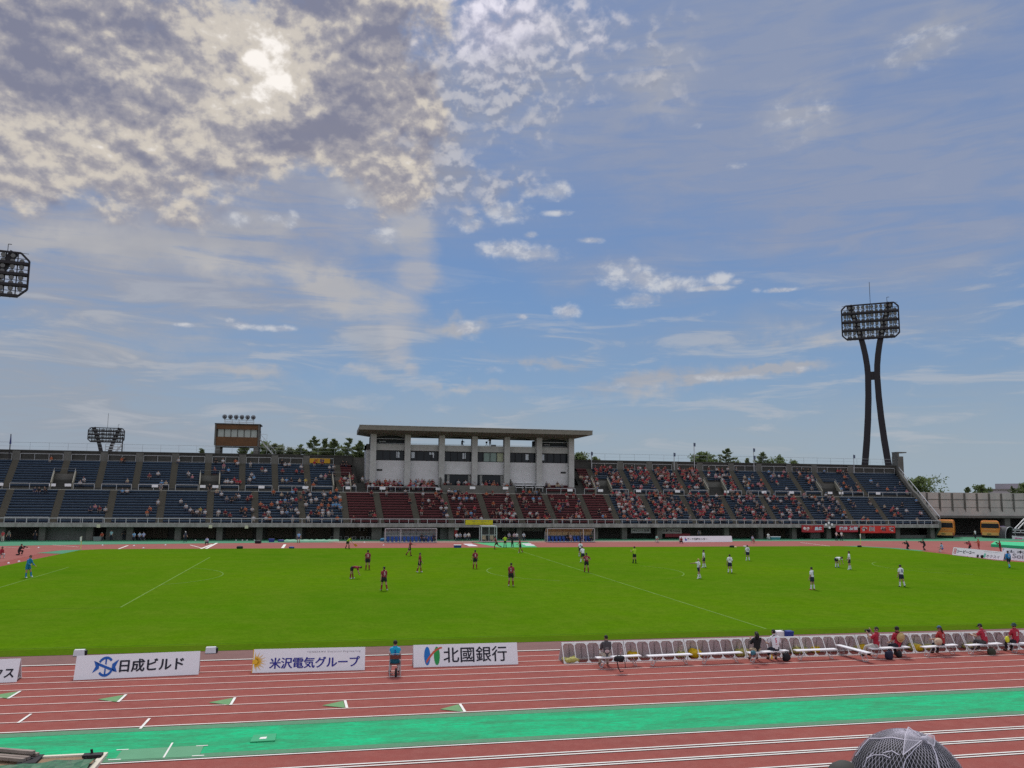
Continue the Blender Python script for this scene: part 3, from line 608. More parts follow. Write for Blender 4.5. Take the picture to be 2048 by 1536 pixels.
mb.f = [[0, 1, 2, 3], [8, 11, 10, 9]]+[[i, (i+1) % 4, 4+(i+1) % 4, 4+i] for i in range(4)]+[[4+i, 4+(i+1) % 4, 8+(i+1) % 4, 8+i] for i in range(4)]; mb.m = [0]*len(mb.f)
roof = mb.build('roof', mat('roof concrete', (.21, .195, .165), .85, [(.5, .5, (.15, .14, .12)), (3, .3, None)]), pb)
mb = MB(); mb.box(rx0-.05, rx1+.05, ry0-.06, ry0+.3, 17.9, 18.0); mb.build('roof_edge', STAIN, roof)
# glazed guests' box in the middle
vx0, vx1 = -5.5, 6.9
mb = MB(); mb.box(vx0, vx1, 96.5, 96.75, ZC, 8.35); mb.box(vx0, vx0+.25, 96.75, 100, ZC, 8.35); mb.box(vx1-.25, vx1, 96.75, 100, ZC, 8.35); mb.prism([(96.75, 8.35), (100, 8.35), (100, 10.2)], lambda y, z, t: Vector((vx0+t, y, z)), 0, .22); mb.prism([(96.75, 8.35), (100, 8.35), (100, 9.6)], lambda y, z, t: Vector((vx1-.22+t, y, z)), 0, .22)
mb.build('guest_box', CONC, pb)
for i in (2, 3):
    a, b = FIN[i]+.48, FIN[i+1]-.48; mb = MB(); mb.box(a, b, 100.3, 100.36, 8.4, 10.25); w_ = mb.build('box_window', DGLASS, pb)
    for x in (a+.9, b-.15): 
        mb = MB()
        for j in range(4): mb.tube([(x-.25+j*.1, 100.22, 8.4), (x-.25+j*.1, 100.22, 10.2)], .06, 6)
        mb.build('curtain', mat('curtain', (.28, .28, .27), .8), w_)
for r in range(3):                          # white press desks
    for c in range(3):
        x, y, z = 8.1+c*1.75+r*.12, 98.35+r*.82, zu(r)
        d = thing('press_desk', (x, y, z), 'white press desk %s in %s row under the press box' % (('next to glazed box', 'in middle', 'farthest from glazed box')[c], ('front', 'middle', 'back')[r]), 'desk', 'white press desks')
        mb = MB(); mb.box(x-.7, x+.7, y-.32, y+.18, z+.68, z+.74); mb.build('desk_top', WHITE, d)
        for q in (-.6, .6): mb = MB(); mb.box(x+q-.03, x+q+.03, y-.1, y+.1, z, z+.68); mb.build('leg', STEEL, d)

# ------------------------------------------------------------------ control booth with horn loudspeakers
bt = thing('control_booth', (-39.4, 110, 0), 'brown control booth on concrete legs with six round loudspeakers on its roof', 'building')
for x in (-42.6, -36.3):
    mb = MB(); mb.box(x-.4, x+.4, 108.6, 109.6, 0, 14.75); mb.box(x-.4, x+.4, 111.4, 112.4, 0, 14.75); mb.build('leg', CONC, bt)
mb = MB(); mb.box(-43.1, -35.8, 108.5, 112.4, 14.6, 14.76); mb.build('floor', CONC_D, bt)
mb = MB(); mb.box(-43.0, -35.9, 108.6, 112.3, 14.762, 16.28); mb.build('lower_wall', BROWN, bt)
mb = MB(); mb.box(-42.7, -36.2, 108.9, 112.1, 16.28, 17.62); w_ = mb.build('window', PANE, bt)
mb = MB()
for k_ in range(7): x = -42.75+k_*6.55/6; mb.box(x-.05, x+.05, 108.8, 108.9, 16.28, 17.62)
mb.box(-43.05, -42.72, 108.7, 112.2, 16.282, 17.618); mb.box(-36.18, -35.85, 108.7, 112.2, 16.282, 17.618); mb.build('frame', CONC_D, w_)
mb = MB(); mb.box(-43.0, -35.9, 108.55, 112.3, 17.62, 18.42); mb.build('upper_wall', BROWN, bt)
mb = MB(); mb.box(-43.25, -35.65, 108.4, 112.5, 18.42, 18.6); mb.build('roof', CONC_D, bt)
for x in (-43.1, -35.95): mb = MB(); mb.box(x-.1, x+.15, 108.4, 108.54, 14.8, 18.4); mb.build('corner_post', CONC, bt)
mb = MB()
for z in (18.95, 19.35): mb.bar((-41.8, 109.2, z), (-37.0, 109.2, z), .06); mb.bar((-41.8, 110.6, z), (-37.0, 110.6, z), .05)
for x in (-41.8, -40.6, -39.4, -38.2, -37.0): mb.bar((x, 109.2, 18.6), (x, 109.2, 19.4), .05); mb.bar((x, 110.6, 18.6), (x, 110.6, 19.4), .05)
mb.build('roof_railing', STEEL, bt)
HORN = mat('loudspeaker grey', (.17, .18, .20), .5)
for k_ in range(6):
    x = -41.75+k_*.95; mb = MB(); c = Vector((x, 109.0, 19.78))
    mb.tube([c+Vector((0, 1.1, .0)), c+Vector((0, .5, 0)), c+Vector((0, .15, 0)), c, c+Vector((0, .03, 0))], [.12, .15, .27, .40, .30], 14)
    mb.bar(c+Vector((0, .4, -.1)), c+Vector((0, .4, -.55)), .07); h = mb.build('loudspeaker', HORN, bt, True)
    mb = MB(); mb.tube([c+Vector((0, -.02, 0)), c+Vector((0, .02, 0))], .13, 10); mb.build('cone', DSTEEL, h)
mb = MB(); mb.bar((-39.4, 108.5, 14.5), (-39.4, 108.5, 14.75), .5, .3); mb.build('floodlamp', BLACK, bt)
mb = MB()                                   # outside stair
for k_ in range(10): mb.box(-35.8+k_*.28, -35.5+k_*.28, 109.5, 110.5, 15.9-k_*.30, 15.95-k_*.30)
mb.bar((-35.8, 109.5, 16.0), (-33, 109.5, 13.0), .1, .2); mb.bar((-35.8, 109.45, 17.0), (-33, 109.45, 14.0), .06)
for k_ in range(5): mb.bar((-35.8+k_*.7, 109.45, 16-k_*.75), (-35.8+k_*.7, 109.45, 17-k_*.75), .05)
mb.bar((-35.8, 109.4, 16.9), (-34.6, 109.4, 16.9), .05); mb.bar((-34.6, 109.4, 16), (-34.6, 109.4, 16.9), .05)
mb.build('outside_stair', STEEL, bt)
# steel stair head and scoreboard-like lattice at the back of the terrace
ss = thing('stair_head', (-59, 108.5, 13), 'small grey steel stair head on the top wall behind the blue benches', 'stair')
mb = MB(); xs, xe_ = AY(226, 900, 108.5).x, AY(244, 900, 108.5).x
for z in (13.3, 13.75, 14.2, 14.65): mb.bar((xs-1.2, 108.5, z), (xe_, 108.5, z), .06, .12)
for x in (xs-1.2, xs, (xs+xe_)/2, xe_): mb.bar((x, 108.5, 12.9), (x, 108.5, 14.7), .07)
mb.bar((xs, 108.45, 12.9), (xs+1.3, 108.45, 14.6), .1); mb.bar((xe_-1.1, 108.45, 12.9), (xe_, 108.45, 14.6), .1); mb.build('frame', STEEL, ss)
mb = MB(); mb.bar((xe_, 108.5, 13.0), (xe_, 108.5, 15.9), .16); mb.build('post', DSTEEL, ss)

# ------------------------------------------------------------------ floodlight towers
LAMPM = mat('lamp housing', (.05, .05, .054), .5); LENS = mat('lamp glass', (.16, .165, .17), .3, spec=.5)
def flood(loc, rz, z0, z1, pw, legs, waist, label, rows=4, cols=13, dbl=1):
    """panel from z0 to z1, pw wide; legs = half-spread at the ground; waist = (z, half-spread)"""
    t = thing('floodlight_tower', loc, label, 'floodlight', rz=rz)
    hs = pw*.36
    for s in (-1, 1):
        mb = MB(); pts = []
        for k_ in range(15):
            q = k_/14
            if q < .5: f = q/.5; z = waist[0]*f; x = legs+(waist[1]-legs)*(1-(1-f)**1.7)
            else: f = (q-.5)/.5; z = waist[0]+(z1-waist[0])*f; x = waist[1]+(hs-waist[1])*f**1.75
            pts.append(Vector((s*x, .55, z)))
        for a, b in zip(pts[:-1], pts[1:]):
            e = (b-a).normalized()*.12; f = a.z/z1; w = 1.45-.3*f
            mb.bar(a-e, b+e, w, w*.9, up=(0, 1, 0))
        mb.build('leg', DSTEEL, t, local=True)
    mb = MB(); mb.box(-waist[1]-.2, waist[1]+.2, .1, 1.0, waist[0]-.9, waist[0]+.9); mb.build('cross_beam', DSTEEL, t, local=True)
    mb = MB(); c = pw*.075; h = z1-z0; H = pw/2
    oct_ = [(-H+c, z0), (H-c, z0), (H, z0+c), (H, z1-c), (H-c, z1), (-H+c, z1), (-H, z1-c), (-H, z0+c)]
    for i in range(8): a, b = oct_[i], oct_[(i+1) % 8]; mb.bar((a[0], 0, a[1]), (b[0], 0, b[1]), .3, .3, up=(0, 1, 0))
    mb.box(-H+c, H-c, -.5, .4, z0-.2, z0+.22)
    for r in range(1, rows): z = z0+h*r/rows; mb.box(-H+.15, H-.15, -.55, .45, z-.24, z+.24)
    for k_ in range(1, 10):
        x = -H+pw*k_/10; mb.bar((x, .2, z0), (x, .2, z1), .16)
    for r in range(rows):
        z = z0+h*(r+.5)/rows; mb.bar((-H+.1, -.55, z+.42*h/rows), (H-.1, -.55, z+.42*h/rows), .06); mb.bar((-H+.1, .2, z), (H-.1, .2, z), .09)
    pn = mb.build('lamp_frame', DSTEEL, t, local=True)
    first = None
    for r in range(rows*dbl):
        z = z0+h*(r+.42)/(rows*dbl)
        for k_ in range(cols):
            x = -H+pw*(k_+.75)/(cols+.5)
            if abs(x) > H-c*1.2 and r in (0, rows*dbl-1): continue
            if first is None:
                mb = MB(); R_ = min(.46, pw/cols*.45)*(.86 if dbl > 1 else 1); mb.tube([(0, .42, .12), (0, .1, .05), (0, -.32, -.08)], [R_*.45, R_*.85, R_], 9); mb.bar((0, .2, -.1), (0, .2, -h/rows*.38), .07)
                first = mb.build('lamp', LAMPM, t, True, local=True); first.location = (x, 0, z)
                mb = MB(); mb.tube([(0, -.322, -.08), (0, -.35, -.087)], R_*.86, 9); mb.build('lens', LENS, first, local=True)
            else: d = copy_tree(first, t); d.location = (x, 0, z)
    mb = MB(); mb.bar((.2, 0, z1), (.2, 0, z1+5.2), .10); mb.build('lightning_rod', DSTEEL, t, local=True)
    mb = MB(); mb.bar((H*.62, 0, z1), (H*.62, 0, z1+1.3), .09); mb.bar((H*.62, 0, z1+1.3), (H*.62+.5, 0, z1+1.3), .09); mb.build('sensor_mast', DSTEEL, t, local=True)
    return t
b0 = AY(1757, 930, 125)
flood((96.0, 125, 0), RD(-38), 43.0, 50.9, 12.0, 4.6, (34.4, .95), 'tall dark floodlight tower on crossed curved legs behind the stand end', 4, 12, 2)
az = azel(-64, 544)[0]; Rr = 158; cx, cy = CP.x+sin(az)*Rr, CP.y+cos(az)*Rr
zt = CP.z+Rr*math.tan(azel(-27, 500)[1]); zb = CP.z+Rr*math.tan(azel(-27, 588)[1])
flood((cx, cy, 0), RD(12), zb, zt, 16.8, 5., (zb*.78, 1.0), 'dark floodlight panel cut off at the edge of the picture, high over the stand', 4, 12, 2)
az = azel(212, 880)[0]; Rr = 330; cx, cy = CP.x+sin(az)*Rr, CP.y+cos(az)*Rr
zt = CP.z+Rr*math.tan(azel(212, 856)[1]); zb = CP.z+Rr*math.tan(azel(212, 884)[1])
flood((cx, cy, 0), RD(8), zb, zt, 11.6, 3.0, (zb*.60, .6), 'small far floodlight whose crossed legs show above the top fence', 4, 15)

# ------------------------------------------------------------------ trees behind the stand
LEAF = [mat('pine leaves', (.12, .155, .065), .85, [(.6, .6, (.17, .20, .085))]), mat('broad leaves', (.13, .18, .065), .85, [(.5, .6, (.18, .22, .085))]), mat('pale leaves', (.15, .18, .10), .85, [(.5, .5, (.20, .22, .13))])]
for m_ in LEAF:                              # thin leaves let the sun behind them glow through
    t_ = m_.node_tree; b_ = t_.nodes['Principled BSDF']; tr_ = t_.nodes.new('ShaderNodeBsdfTranslucent'); x_ = t_.nodes.new('ShaderNodeMixShader'); x_.inputs[0].default_value = .45
    src_ = b_.inputs['Base Color'].links[0].from_socket; t_.links.new(src_, tr_.inputs[0]); t_.links.new(b_.outputs[0], x_.inputs[1]); t_.links.new(tr_.outputs[0], x_.inputs[2]); t_.links.new(x_.outputs[0], t_.nodes['Material Output'].inputs[0])
BARK = mat('bark', (.06, .048, .035), .9)
def tree(px, ptop, wpx, Y, kind, label, zb=0., seed=0):
    rnd = random.Random(seed); top = AY(px, ptop, Y); H = top.z-zb; wd = 1.2*(AY(px+wpx/2, ptop, Y).x-AY(px-wpx/2, ptop, Y).x)
    t = thing('pine_tree' if kind == 0 else 'tree', (top.x, Y, zb), label, 'tree', 'trees behind the stand')
    CH = min(H*.75, max(5.5, wd*1.25)); mb = MB(); tr = [(Vector((top.x+rnd.uniform(-.02, .02)*H*k_/6, Y, zb+H*.93*k_/6))) for k_ in range(7)]
    mb.tube(tr, [.014*H*(1-.88*k_/6) for k_ in range(7)], 7); limbs = []
    n = 46 if kind == 0 else 40
    for k_ in range(n):
        g = (k_+rnd.random())/n; dn = g*CH; f = max(.2, 1-dn/H); a = rnd.uniform(0, 2*pi); o = Vector((top.x, Y, zb+H*f*.985))
        if kind == 0: ln = wd*.5*min(1., .12+g*1.5)*rnd.uniform(.65, 1.2); up = rnd.uniform(.0, .45)
        else: ln = wd*.5*sqrt(max(.05, 1-(max(0, .42-g)/.42)**2))*rnd.uniform(.6, 1.1); up = rnd.uniform(-.1, .5)
        e = o+Vector((cos(a)*ln, sin(a)*ln, up*ln)); mb.bar(o, e, .05); limbs.append((o, e, ln))
    mb.build('trunk', BARK, t)
    mb = MB()
    for o, e, ln in limbs:
        m = int((44 if kind == 0 else 54)*max(.6, ln/1.5))
        for _ in range(min(m, 110)):
            q = o.lerp(e, rnd.uniform(.05, 1.06))+Vector((rnd.gauss(0, 1), rnd.gauss(0, 1), rnd.gauss(0, .8)))*(.16 if kind == 0 else .30)*max(.7, ln*.5)
            s = rnd.uniform(.12, .30)*(1. if kind == 0 else 1.1); d = Vector((rnd.gauss(0, 1), rnd.gauss(0, 1), rnd.gauss(0, 1))).normalized()
            if kind == 0: d = ((e-o).normalized()+Vector((0, 0, .5))+d*.7).normalized()
            w = d.orthogonal().normalized(); w = Matrix.Rotation(rnd.uniform(0, 6.3), 3, d) @ w
            mb.quad(q-d*s*1.3, q-w*s*.55, q+d*s*1.3, q+w*s*.55)
    mb.build('crown', LEAF[kind], t)
    return t
tr = [(404, 896, 18, 0, 'small pine tip rising over the parapet short of the brown booth'), (527, 884, 36, 1, 'pale leafy tree just beside the stair of the brown booth'), (553, 888, 40, 2, 'thin pale tree between the booth stair and the pines'),
      (602, 888, 46, 0, 'lowest pine at the booth end of the pine clump'), (628, 871, 54, 0, 'tallest pine of the clump beside the press box'), (650, 876, 44, 0, 'pine second from tallest in the clump beside the press box'),
      (668, 876, 40, 0, 'dark pine in the middle of the clump beside the press box'), (699, 874, 56, 0, 'broad pine of the clump nearer the press box'), (720, 881, 34, 0, 'pine touching the wall of the press box'), (583, 897, 40, 2, 'low pale bush-like tree below the pine clump'),
      (490, 885, 40, 0, 'dark tree seen under the brown booth between its legs'), (1156, 905, 34, 1, 'leafy tree against the end of the press box'), (1190, 914, 20, 1, 'small leafy top beside the first pole past the press box'),
      (1400, 905, 38, 1, 'round leafy tree behind the tall thin pole'), (1417, 908, 34, 1, 'lower leafy tree beside the round one past the thin pole'), (1452, 896, 46, 0, 'windswept pine with spreading top behind the upper benches'), (1494, 916, 14, 0, 'tiny pine tip beside the double pole'),
      (1525, 904, 34, 0, 'dense dark pine just past the double pole'), (1560, 913, 36, 1, 'low leafy tree past the dense dark pine'), (1588, 921, 20, 1, 'last small tree top before the big floodlight')]
for i, (x, y, w, kd, lb) in enumerate(tr): tree(x, y, w, 124+(i*37 % 13), kd, lb, 0, i)
tree(1836, 955, 66, 118, 1, 'round leafy tree behind the sloping end wall of the stand', 0, 77)
for i, (x, y, w, kd, lb) in enumerate([(1934, 974, 18, 0, 'small pine top above the concrete panel wall, first past the gap'), (1963, 970, 24, 1, 'leafy top above the concrete panel wall beside the long roof'), (2024, 972, 30, 0, 'dark tree above the panel wall before the far block'), (2046, 968, 26, 1, 'tree at the picture edge below the far block'), (1885, 983, 12, 0, 'tiny tree tip over the panel wall nearest the stand end')]):
    tree(x, y, w, 190, kd, lb, 0, 90+i)
fb = thing('apartment_block', (172, 260, 0), 'distant flat block peeping over the panel wall at the picture edge', 'building')
q = AY(2047, 967, 260); q2 = AY(1990, 980, 260); FARC = mat('far wall', (.42, .37, .39), .9)
mb = MB(); mb.box(q.x-.6, q.x+14, 260, 275, 0, q.z); mb.build('wall', FARC, fb); mb = MB(); mb.box(q2.x, q.x-.62, 262, 270, 0, q2.z); mb.build('low_wing', FARC, fb)
mb = MB(); mb.box(q2.x-.5, q.x-.62, 261.5, 270.5, q2.z, q2.z+.5); mb.build('roof', mat('far roof', (.20, .17, .16), .8), fb)

# ------------------------------------------------------------------ poles on the terrace
for x, yt, yb, lb in [(22, 868, 912, 'grey flagpole with furled flag at the top gangway near the picture edge'), (1183, 903, 938, 'speaker pole on the parapet just past the press box'), (1348, 905, 940, 'speaker pole standing before the round leafy tree'), (1388, 885, 930, 'tallest thin pole with a lamp behind the round leafy tree'), (1507, 896, 936, 'thick pole with two boxes beside the dense dark pine'), (1707, 909, 944, 'pole with blue box beside the big floodlight legs'), (-2, 868, 905, 'flagpole at the very edge of the picture above the parapet')]:
    Y = 106.4; a = AY(x, yt, Y); p = thing('pole', (a.x, Y, ZTOP), lb, 'pole', 'poles along the top of the stand')
    mb = MB(); mb.tube([(a.x, Y, ZTOP), (a.x, Y, a.z)], .07, 7); mb.build('shaft', STEEL if x != 22 else DSTEEL, p)
    mb = MB()
    if x in (22, -2): mb.hexa([(a.x-.10, Y-.12, a.z-1.6), (a.x+.16, Y-.08, a.z-1.6), (a.x+.16, Y+.08, a.z-1.6), (a.x-.10, Y+.12, a.z-1.6), (a.x-.02, Y-.04, a.z), (a.x+.06, Y-.04, a.z), (a.x+.06, Y+.04, a.z), (a.x-.02, Y+.04, a.z)]); mb.build('flag', mat('furled flag', (.05, .06, .16), .8), p)
    else:
        mb.box(a.x-.14, a.x+.2, Y-.25, Y-.075, a.z-.75, a.z-.1)
        if x == 1507: mb.box(a.x-.1, a.x+.26, Y-.25, Y-.075, a.z-2.2, a.z-1.5)
        mb.build('box', mat('speaker box', (.07, .09, .15), .5), p)

# ------------------------------------------------------------------ panel wall, underpass and buses
ew = thing('panel_wall', (96, 97, 0), 'high grey concrete panel wall with ribs over a dark underpass', 'wall')
PANW = mat('panel concrete', (.44, .42, .39), .9, [(.25, .8, (.33, .325, .305)), (.9, .5, (.48, .42, .385)), (6, .3, None)], stretch=(1, 1, .5), spec=.1)
mb = MB(); mb.box(85.2, 140, 97, 97.5, 3.72, 8.05); mb.build('panels', PANW, ew)
for k_ in range(16):
    x = 86.4+k_*2.72; mb = MB(); mb.box(x-.10, x+.06, 96.85, 96.998, 4.7+.25*(k_ % 2), 7.95); mb.box(x+.14, x+.24, 96.88, 96.998, 4.5, 7.95); mb.build('rib', CONC, ew)
mb = MB(); mb.box(85.2, 140, 96.93, 96.998, 6.70, 6.78); mb.box(85.2, 140, 96.95, 96.998, 5.25, 5.29); mb.build('joint', CONC_D, ew)
mb = MB(); mb.box(84.8, 140, 96.6, 97.4, 3.3, 3.718); mb.build('beam', CONC, ew)
mb = MB(); mb.box(82, 140, 97.402, 110, 3.3, 3.6); mb.build('deck', CONC_D, ew)
mb = MB(); mb.box(82, 140, 109, 109.3, 0, 3.3); mb.build('back_wall', UND, ew)
for x in (104, 118): mb = MB(); mb.box(x-.6, x+.6, 97.1, 98.2, 0, 3.298); mb.build('pillar', CONC, ew)
ORG = mat('orange coach paint', (.62, .20, .018), .35, spec=.5); ORGY = mat('amber coach paint', (.62, .33, .08), .35, spec=.5)
def bus(px0, px1, ytop, ybot, Y, label):
    p0 = AY((px0+px1)/2, ytop, Y); z1 = p0.z; w = (px1-px0)/FPX*(p0-CP).dot(CF)*.97; cx = p0.x
    t = thing('coach', (cx, Y, 0), label, 'coach', 'orange coaches parked under the panel wall')
    prof = [(.32, -.46), (.9, -.5), (z1*.62, -.5), (z1*.86, -.485), (z1*.97, -.45), (z1, -.36)]
    mb = MB(); n = 0; rings = []
    for yy, sh in ((Y, .94), (Y+.12, 1.), (Y+9.2, 1.), (Y+9.4, .95)):
        rings.append([Vector((cx+s*w*q*sh, yy, z)) for s, lst in ((1, prof), (-1, prof[::-1])) for z, q in [(z, -q) for z, q in lst]])
    m = len(rings[0]); mb.v = [v for r in rings for v in r]
    for i in range(3):
        for j in range(m): mb.f.append([i*m+j, i*m+(j+1) % m, (i+1)*m+(j+1) % m, (i+1)*m+j]); mb.m.append(0)
    mb.f += [list(range(m))[::-1], [3*m+j for j in range(m)]]; mb.m += [0, 0]
    mb.build('body', ORG, t)
    mb = MB(); mb.hexa([(cx-w*.46, Y-.03, z1*.60), (cx+w*.46, Y-.03, z1*.60), (cx+w*.46, Y+.08, z1*.60), (cx-w*.46, Y+.08, z1*.60), (cx-w*.45, Y-.02, z1*.87), (cx+w*.45, Y-.02, z1*.87), (cx+w*.45, Y+.08, z1*.87), (cx-w*.45, Y+.08, z1*.87)]); mb.build('rear_window', DGLASS, t)
    mb = MB(); mb.box(cx-w*.4, cx+w*.4, Y-.035, Y, z1*.885, z1*.965); mb.build('roof_band', ORGY, t)
    mb = MB(); mb.box(cx-w*.43, cx+w*.43, Y-.05, Y, z1*.16, z1*.34); mb.build('boot_lid', ORGY, t)
    mb = MB(); mb.box(cx-w*.32, cx+w*.30, Y-.045, Y, z1*.50, z1*.515); mb.box(cx-w*.32, cx+w*.30, Y-.04, Y, z1*.43, z1*.437); mb.build('trim_line', mat('pale trim', (.6, .42, .2), .4), t)
    mb = MB(); mb.box(cx-w*.18, cx+w*.04, Y-.06, Y-.05, z1*.20, z1*.27); mb.build('number_plate', mat('plate green', (.12, .14, .05), .5), t)
    for s in (-1, 1): mb = MB(); mb.box(cx+s*w*.46-.07, cx+s*w*.46+.07, Y-.045, Y+.02, z1*.18, z1*.32); mb.build('tail_light', mat('tail red', (.25, .02, .015), .3), t)
    mb = MB(); mb.box(cx-w*.47, cx+w*.47, Y-.04, Y+.6, .28, .52); mb.build('bumper', BLACK, t)
    for s in (-1, 1):
        mb = MB(); mb.tube([(cx+s*w*.40-.14, Y+1.9, .48), (cx+s*w*.40+.14, Y+1.9, .48)], .48, 14); mb.build('wheel', BLACK, t)
    t.rotation_euler = (0, 0, -RD(41)); return t
bus(1871, 1905, 1041, 1082, 88.6, 'orange coach half hidden behind the end pier of the stand')
bus(1962, 1997, 1043, 1083, 88.6, 'orange coach standing clear beside the purple banner')

# ------------------------------------------------------------------ banners on the stand
def banner(name, px0, px1, py0, py1, Y, rgb, label, words=(), th=.03, sag=0., m2=None):
    a, b = AY(px0, py0, Y), AY(px1, py1, Y); x0, x1, z0, z1 = a.x, b.x, b.z, a.z
    t = thing(name, ((x0+x1)/2, Y, z0), label, 'banner'); mb = MB(); n = 14
    def fn(u, v, o): return Vector((x0+(x1-x0)*u, Y-o-.03*sin(u*19+v*2), z0+(z1-z0)*v-sag*sin(pi*u)*(z1-z0)))
    for i in range(n):
        for j in range(3):
            mb.hexa([fn(i/n, j/3, 0), fn((i+1)/n, j/3, 0), fn((i+1)/n, j/3, -th), fn(i/n, j/3, -th), fn(i/n, (j+1)/3, 0), fn((i+1)/n, (j+1)/3, 0), fn((i+1)/n, (j+1)/3, -th), fn(i/n, (j+1)/3, -th)])
    mb.build('cloth', mat(name+' cloth '+str(px0), rgb, .75, [(2, .2, None)]), t)
    for body, u0, u1, v0, v1, c, bold in words:
        mm = mat('ink %s' % (c,), c, .7)
        mb = MB(); letter(mb, body, fn, u0, u1, v0, v1, .012, bold); mb.build('lettering', mm, t)
    return t
YB = FY-.16
banner('banner', 931, 985.5, 1040, 1049.5, YB, (.55, .50, .02), 'yellow banner hung on the front railing above the dark entrance', [('サポーター  ユナイテッド', .24, .86, .50, .88, (.16, .20, .10), .01), ('がんばれ  みんなの力', .10, .80, .14, .34, (.36, .22, .02), .0)])
banner('banner', 1603, 1647.5, 1050, 1064, YB, (.36, .028, .035), 'dark red banner with white characters, nearest the middle of three', [('金子', .06, .36, .28, .78, (.8, .8, .8), .03), ('昌広', .60, .92, .30, .78, (.55, .75, .85), .03), ('／', .40, .50, .55, .9, (.6, .4, .05), .02)], sag=.06)
banner('banner', 1671.5, 1716, 1051, 1064, YB, (.40, .03, .045), 'half-folded red and black banner with pale characters between two red ones', [('廣井 友信', .15, .99, .30, .86, (.55, .65, .72), .03)], sag=.03)
banner('banner', 1720, 1790.5, 1051.5, 1066, YB, (.60, .035, .028), 'wide bright red banner with four black outlined characters', [('作', .04, .20, .26, .86, (.8, .72, .72), .075), ('田', .26, .41, .26, .86, (.8, .72, .72), .075), ('裕', .585, .75, .26, .86, (.8, .72, .72), .075), ('次', .82, .98, .26, .86, (.8, .72, .72), .075)])
bb = [o for o in COL.objects if o.name.startswith('banner')][-1]
def bfn(u, v, o):
    a, b = AY(1720, 1051.5, YB), AY(1790.5, 1066, YB); return Vector((a.x+(b.x-a.x)*u, YB-o-.03*sin(u*19+v*2), b.z+(a.z-b.z)*v))
mb = MB()
for ch, u0, u1 in (('作', .05, .19), ('田', .27, .40), ('裕', .595, .74), ('次', .83, .97)): letter(mb, ch, bfn, u0, u1, .29, .83, .02, .02)
mb.build('lettering', mat('ink black', (.01, .01, .03), .7), bb)
mb = MB(); mb.hexa([bfn(u, v, o) for v in (.80, .99) for u, o in ((0, .004), (1, .004), (1, -.01), (0, -.01))])
a = AY(619.5, 916.5, YTOP-.42)
banner('banner', 619.5, 660, 916.5, 926.5, YTOP-.42, (.50, .28, .02), 'amber banner with dark red and blue marks on the top wall', [('必勝', .22, .44, .12, .86, (.30, .02, .02), .05), ('闘志', .50, .72, .12, .86, (.05, .03, .12), .05)])
pb_ = banner('banner', 1995, 2012, 1052, 1083, 88.3, (.34, .24, .44), 'purple banner printed in pink hanging beside the orange coach', [('祝', .2, .8, .52, .82, (.20, .14, .30), .03), ('応援', .1, .9, .2, .42, (.55, .12, .30), .04), ('前進', .1, .9, .05, .16, (.6, .45, .6), .02)])
banner('banner', 2024, 2070, 1071, 1090, 84.5, (.62, .60, .62), 'white banner with pink brush lettering at the edge of the picture', [('ツエーゲン', .12, .98, .38, .92, (.62, .05, .25), .05), ('金沢', .35, .75, .06, .34, (.05, .05, .08), .03)], sag=.12)
q = AY(1628, 1070, 88.6)
# four small white cards tied on the railing between the red banners
for x, y in [(1652, 1049), (1657.5, 1045.5), (1664, 1049), (1659, 1055)]:
    a = AY(x, y, FY-.1); mb = MB(); mb.box(a.x-.17, a.x+.17, FY-.12, FY-.09, a.z-.17, a.z+.17); o = mb.build('card', WHITE, origin=(a.x, FY-.1, a.z))
    tag(o, 'one of four white cards tied to the railing between the red banners', 'card', 'white cards between the red banners')
for x, y, lb in [(197, 1052, 'small pale card on the front slab below the first empty blue blocks'), (421, 1053, 'yellowish card on the slab edge below the brick booth'), (493, 1054, 'yellowish card on the slab edge between the booth and the red seats')]:
    a = AY(x, y, FY-.1); mb = MB(); mb.box(a.x-.24, a.x+.24, FY-.12, FY-.06, a.z-.22, a.z+.22); tag(mb.build('card', mat('cream card', (.5, .49, .35), .6), origin=(a.x, FY-.1, a.z)), lb, 'card')
# signs in the shade under the stand
def sign(px0, px1, py0, py1, Y, body, label, rgb=(.34, .34, .33), ink=(.03, .03, .03), bold=.03):
    a, b = AY(px0, py0, Y), AY(px1, py1, Y); t = thing('sign_board', ((a.x+b.x)/2, Y, b.z), label, 'sign')
    mb = MB(); mb.box(a.x, b.x, Y-.05, Y, b.z, a.z); mb.build('panel', mat('sign '+str(px0), rgb, .6), t)
    if body:
        mb = MB(); letter(mb, body, lambda u, v, o: Vector((a.x+(b.x-a.x)*u, Y-.05-o, b.z+(a.z-b.z)*v)), .06, .94, .2, .8, .008, bold); mb.build('lettering', mat('ink %s' % (ink,), ink, .7), t)
    return t
sign(1262, 1301, 1056.5, 1066, 87.8, 'ペイント化学', 'grey lettered sign hung under the stand just past the far dugout')
sign(1322, 1363, 1056.5, 1067, 87.8, '上野大 CoQ', 'grey sign with red base under the stand above the white board', (.30, .28, .26))
sign(1330, 1380, 1067.2, 1074, 87.9, '', 'red panel under the grey sign behind the white board', (.20, .02, .03))
sign(909, 914.5, 1050, 1072, 87.0, '', 'narrow red and white pillar poster beside the dark entrance', (.30, .03, .03))
sign(910, 917, 1048, 1060, 86.9, '', 'small white poster on top of the red pillar poster', (.6, .6, .6))

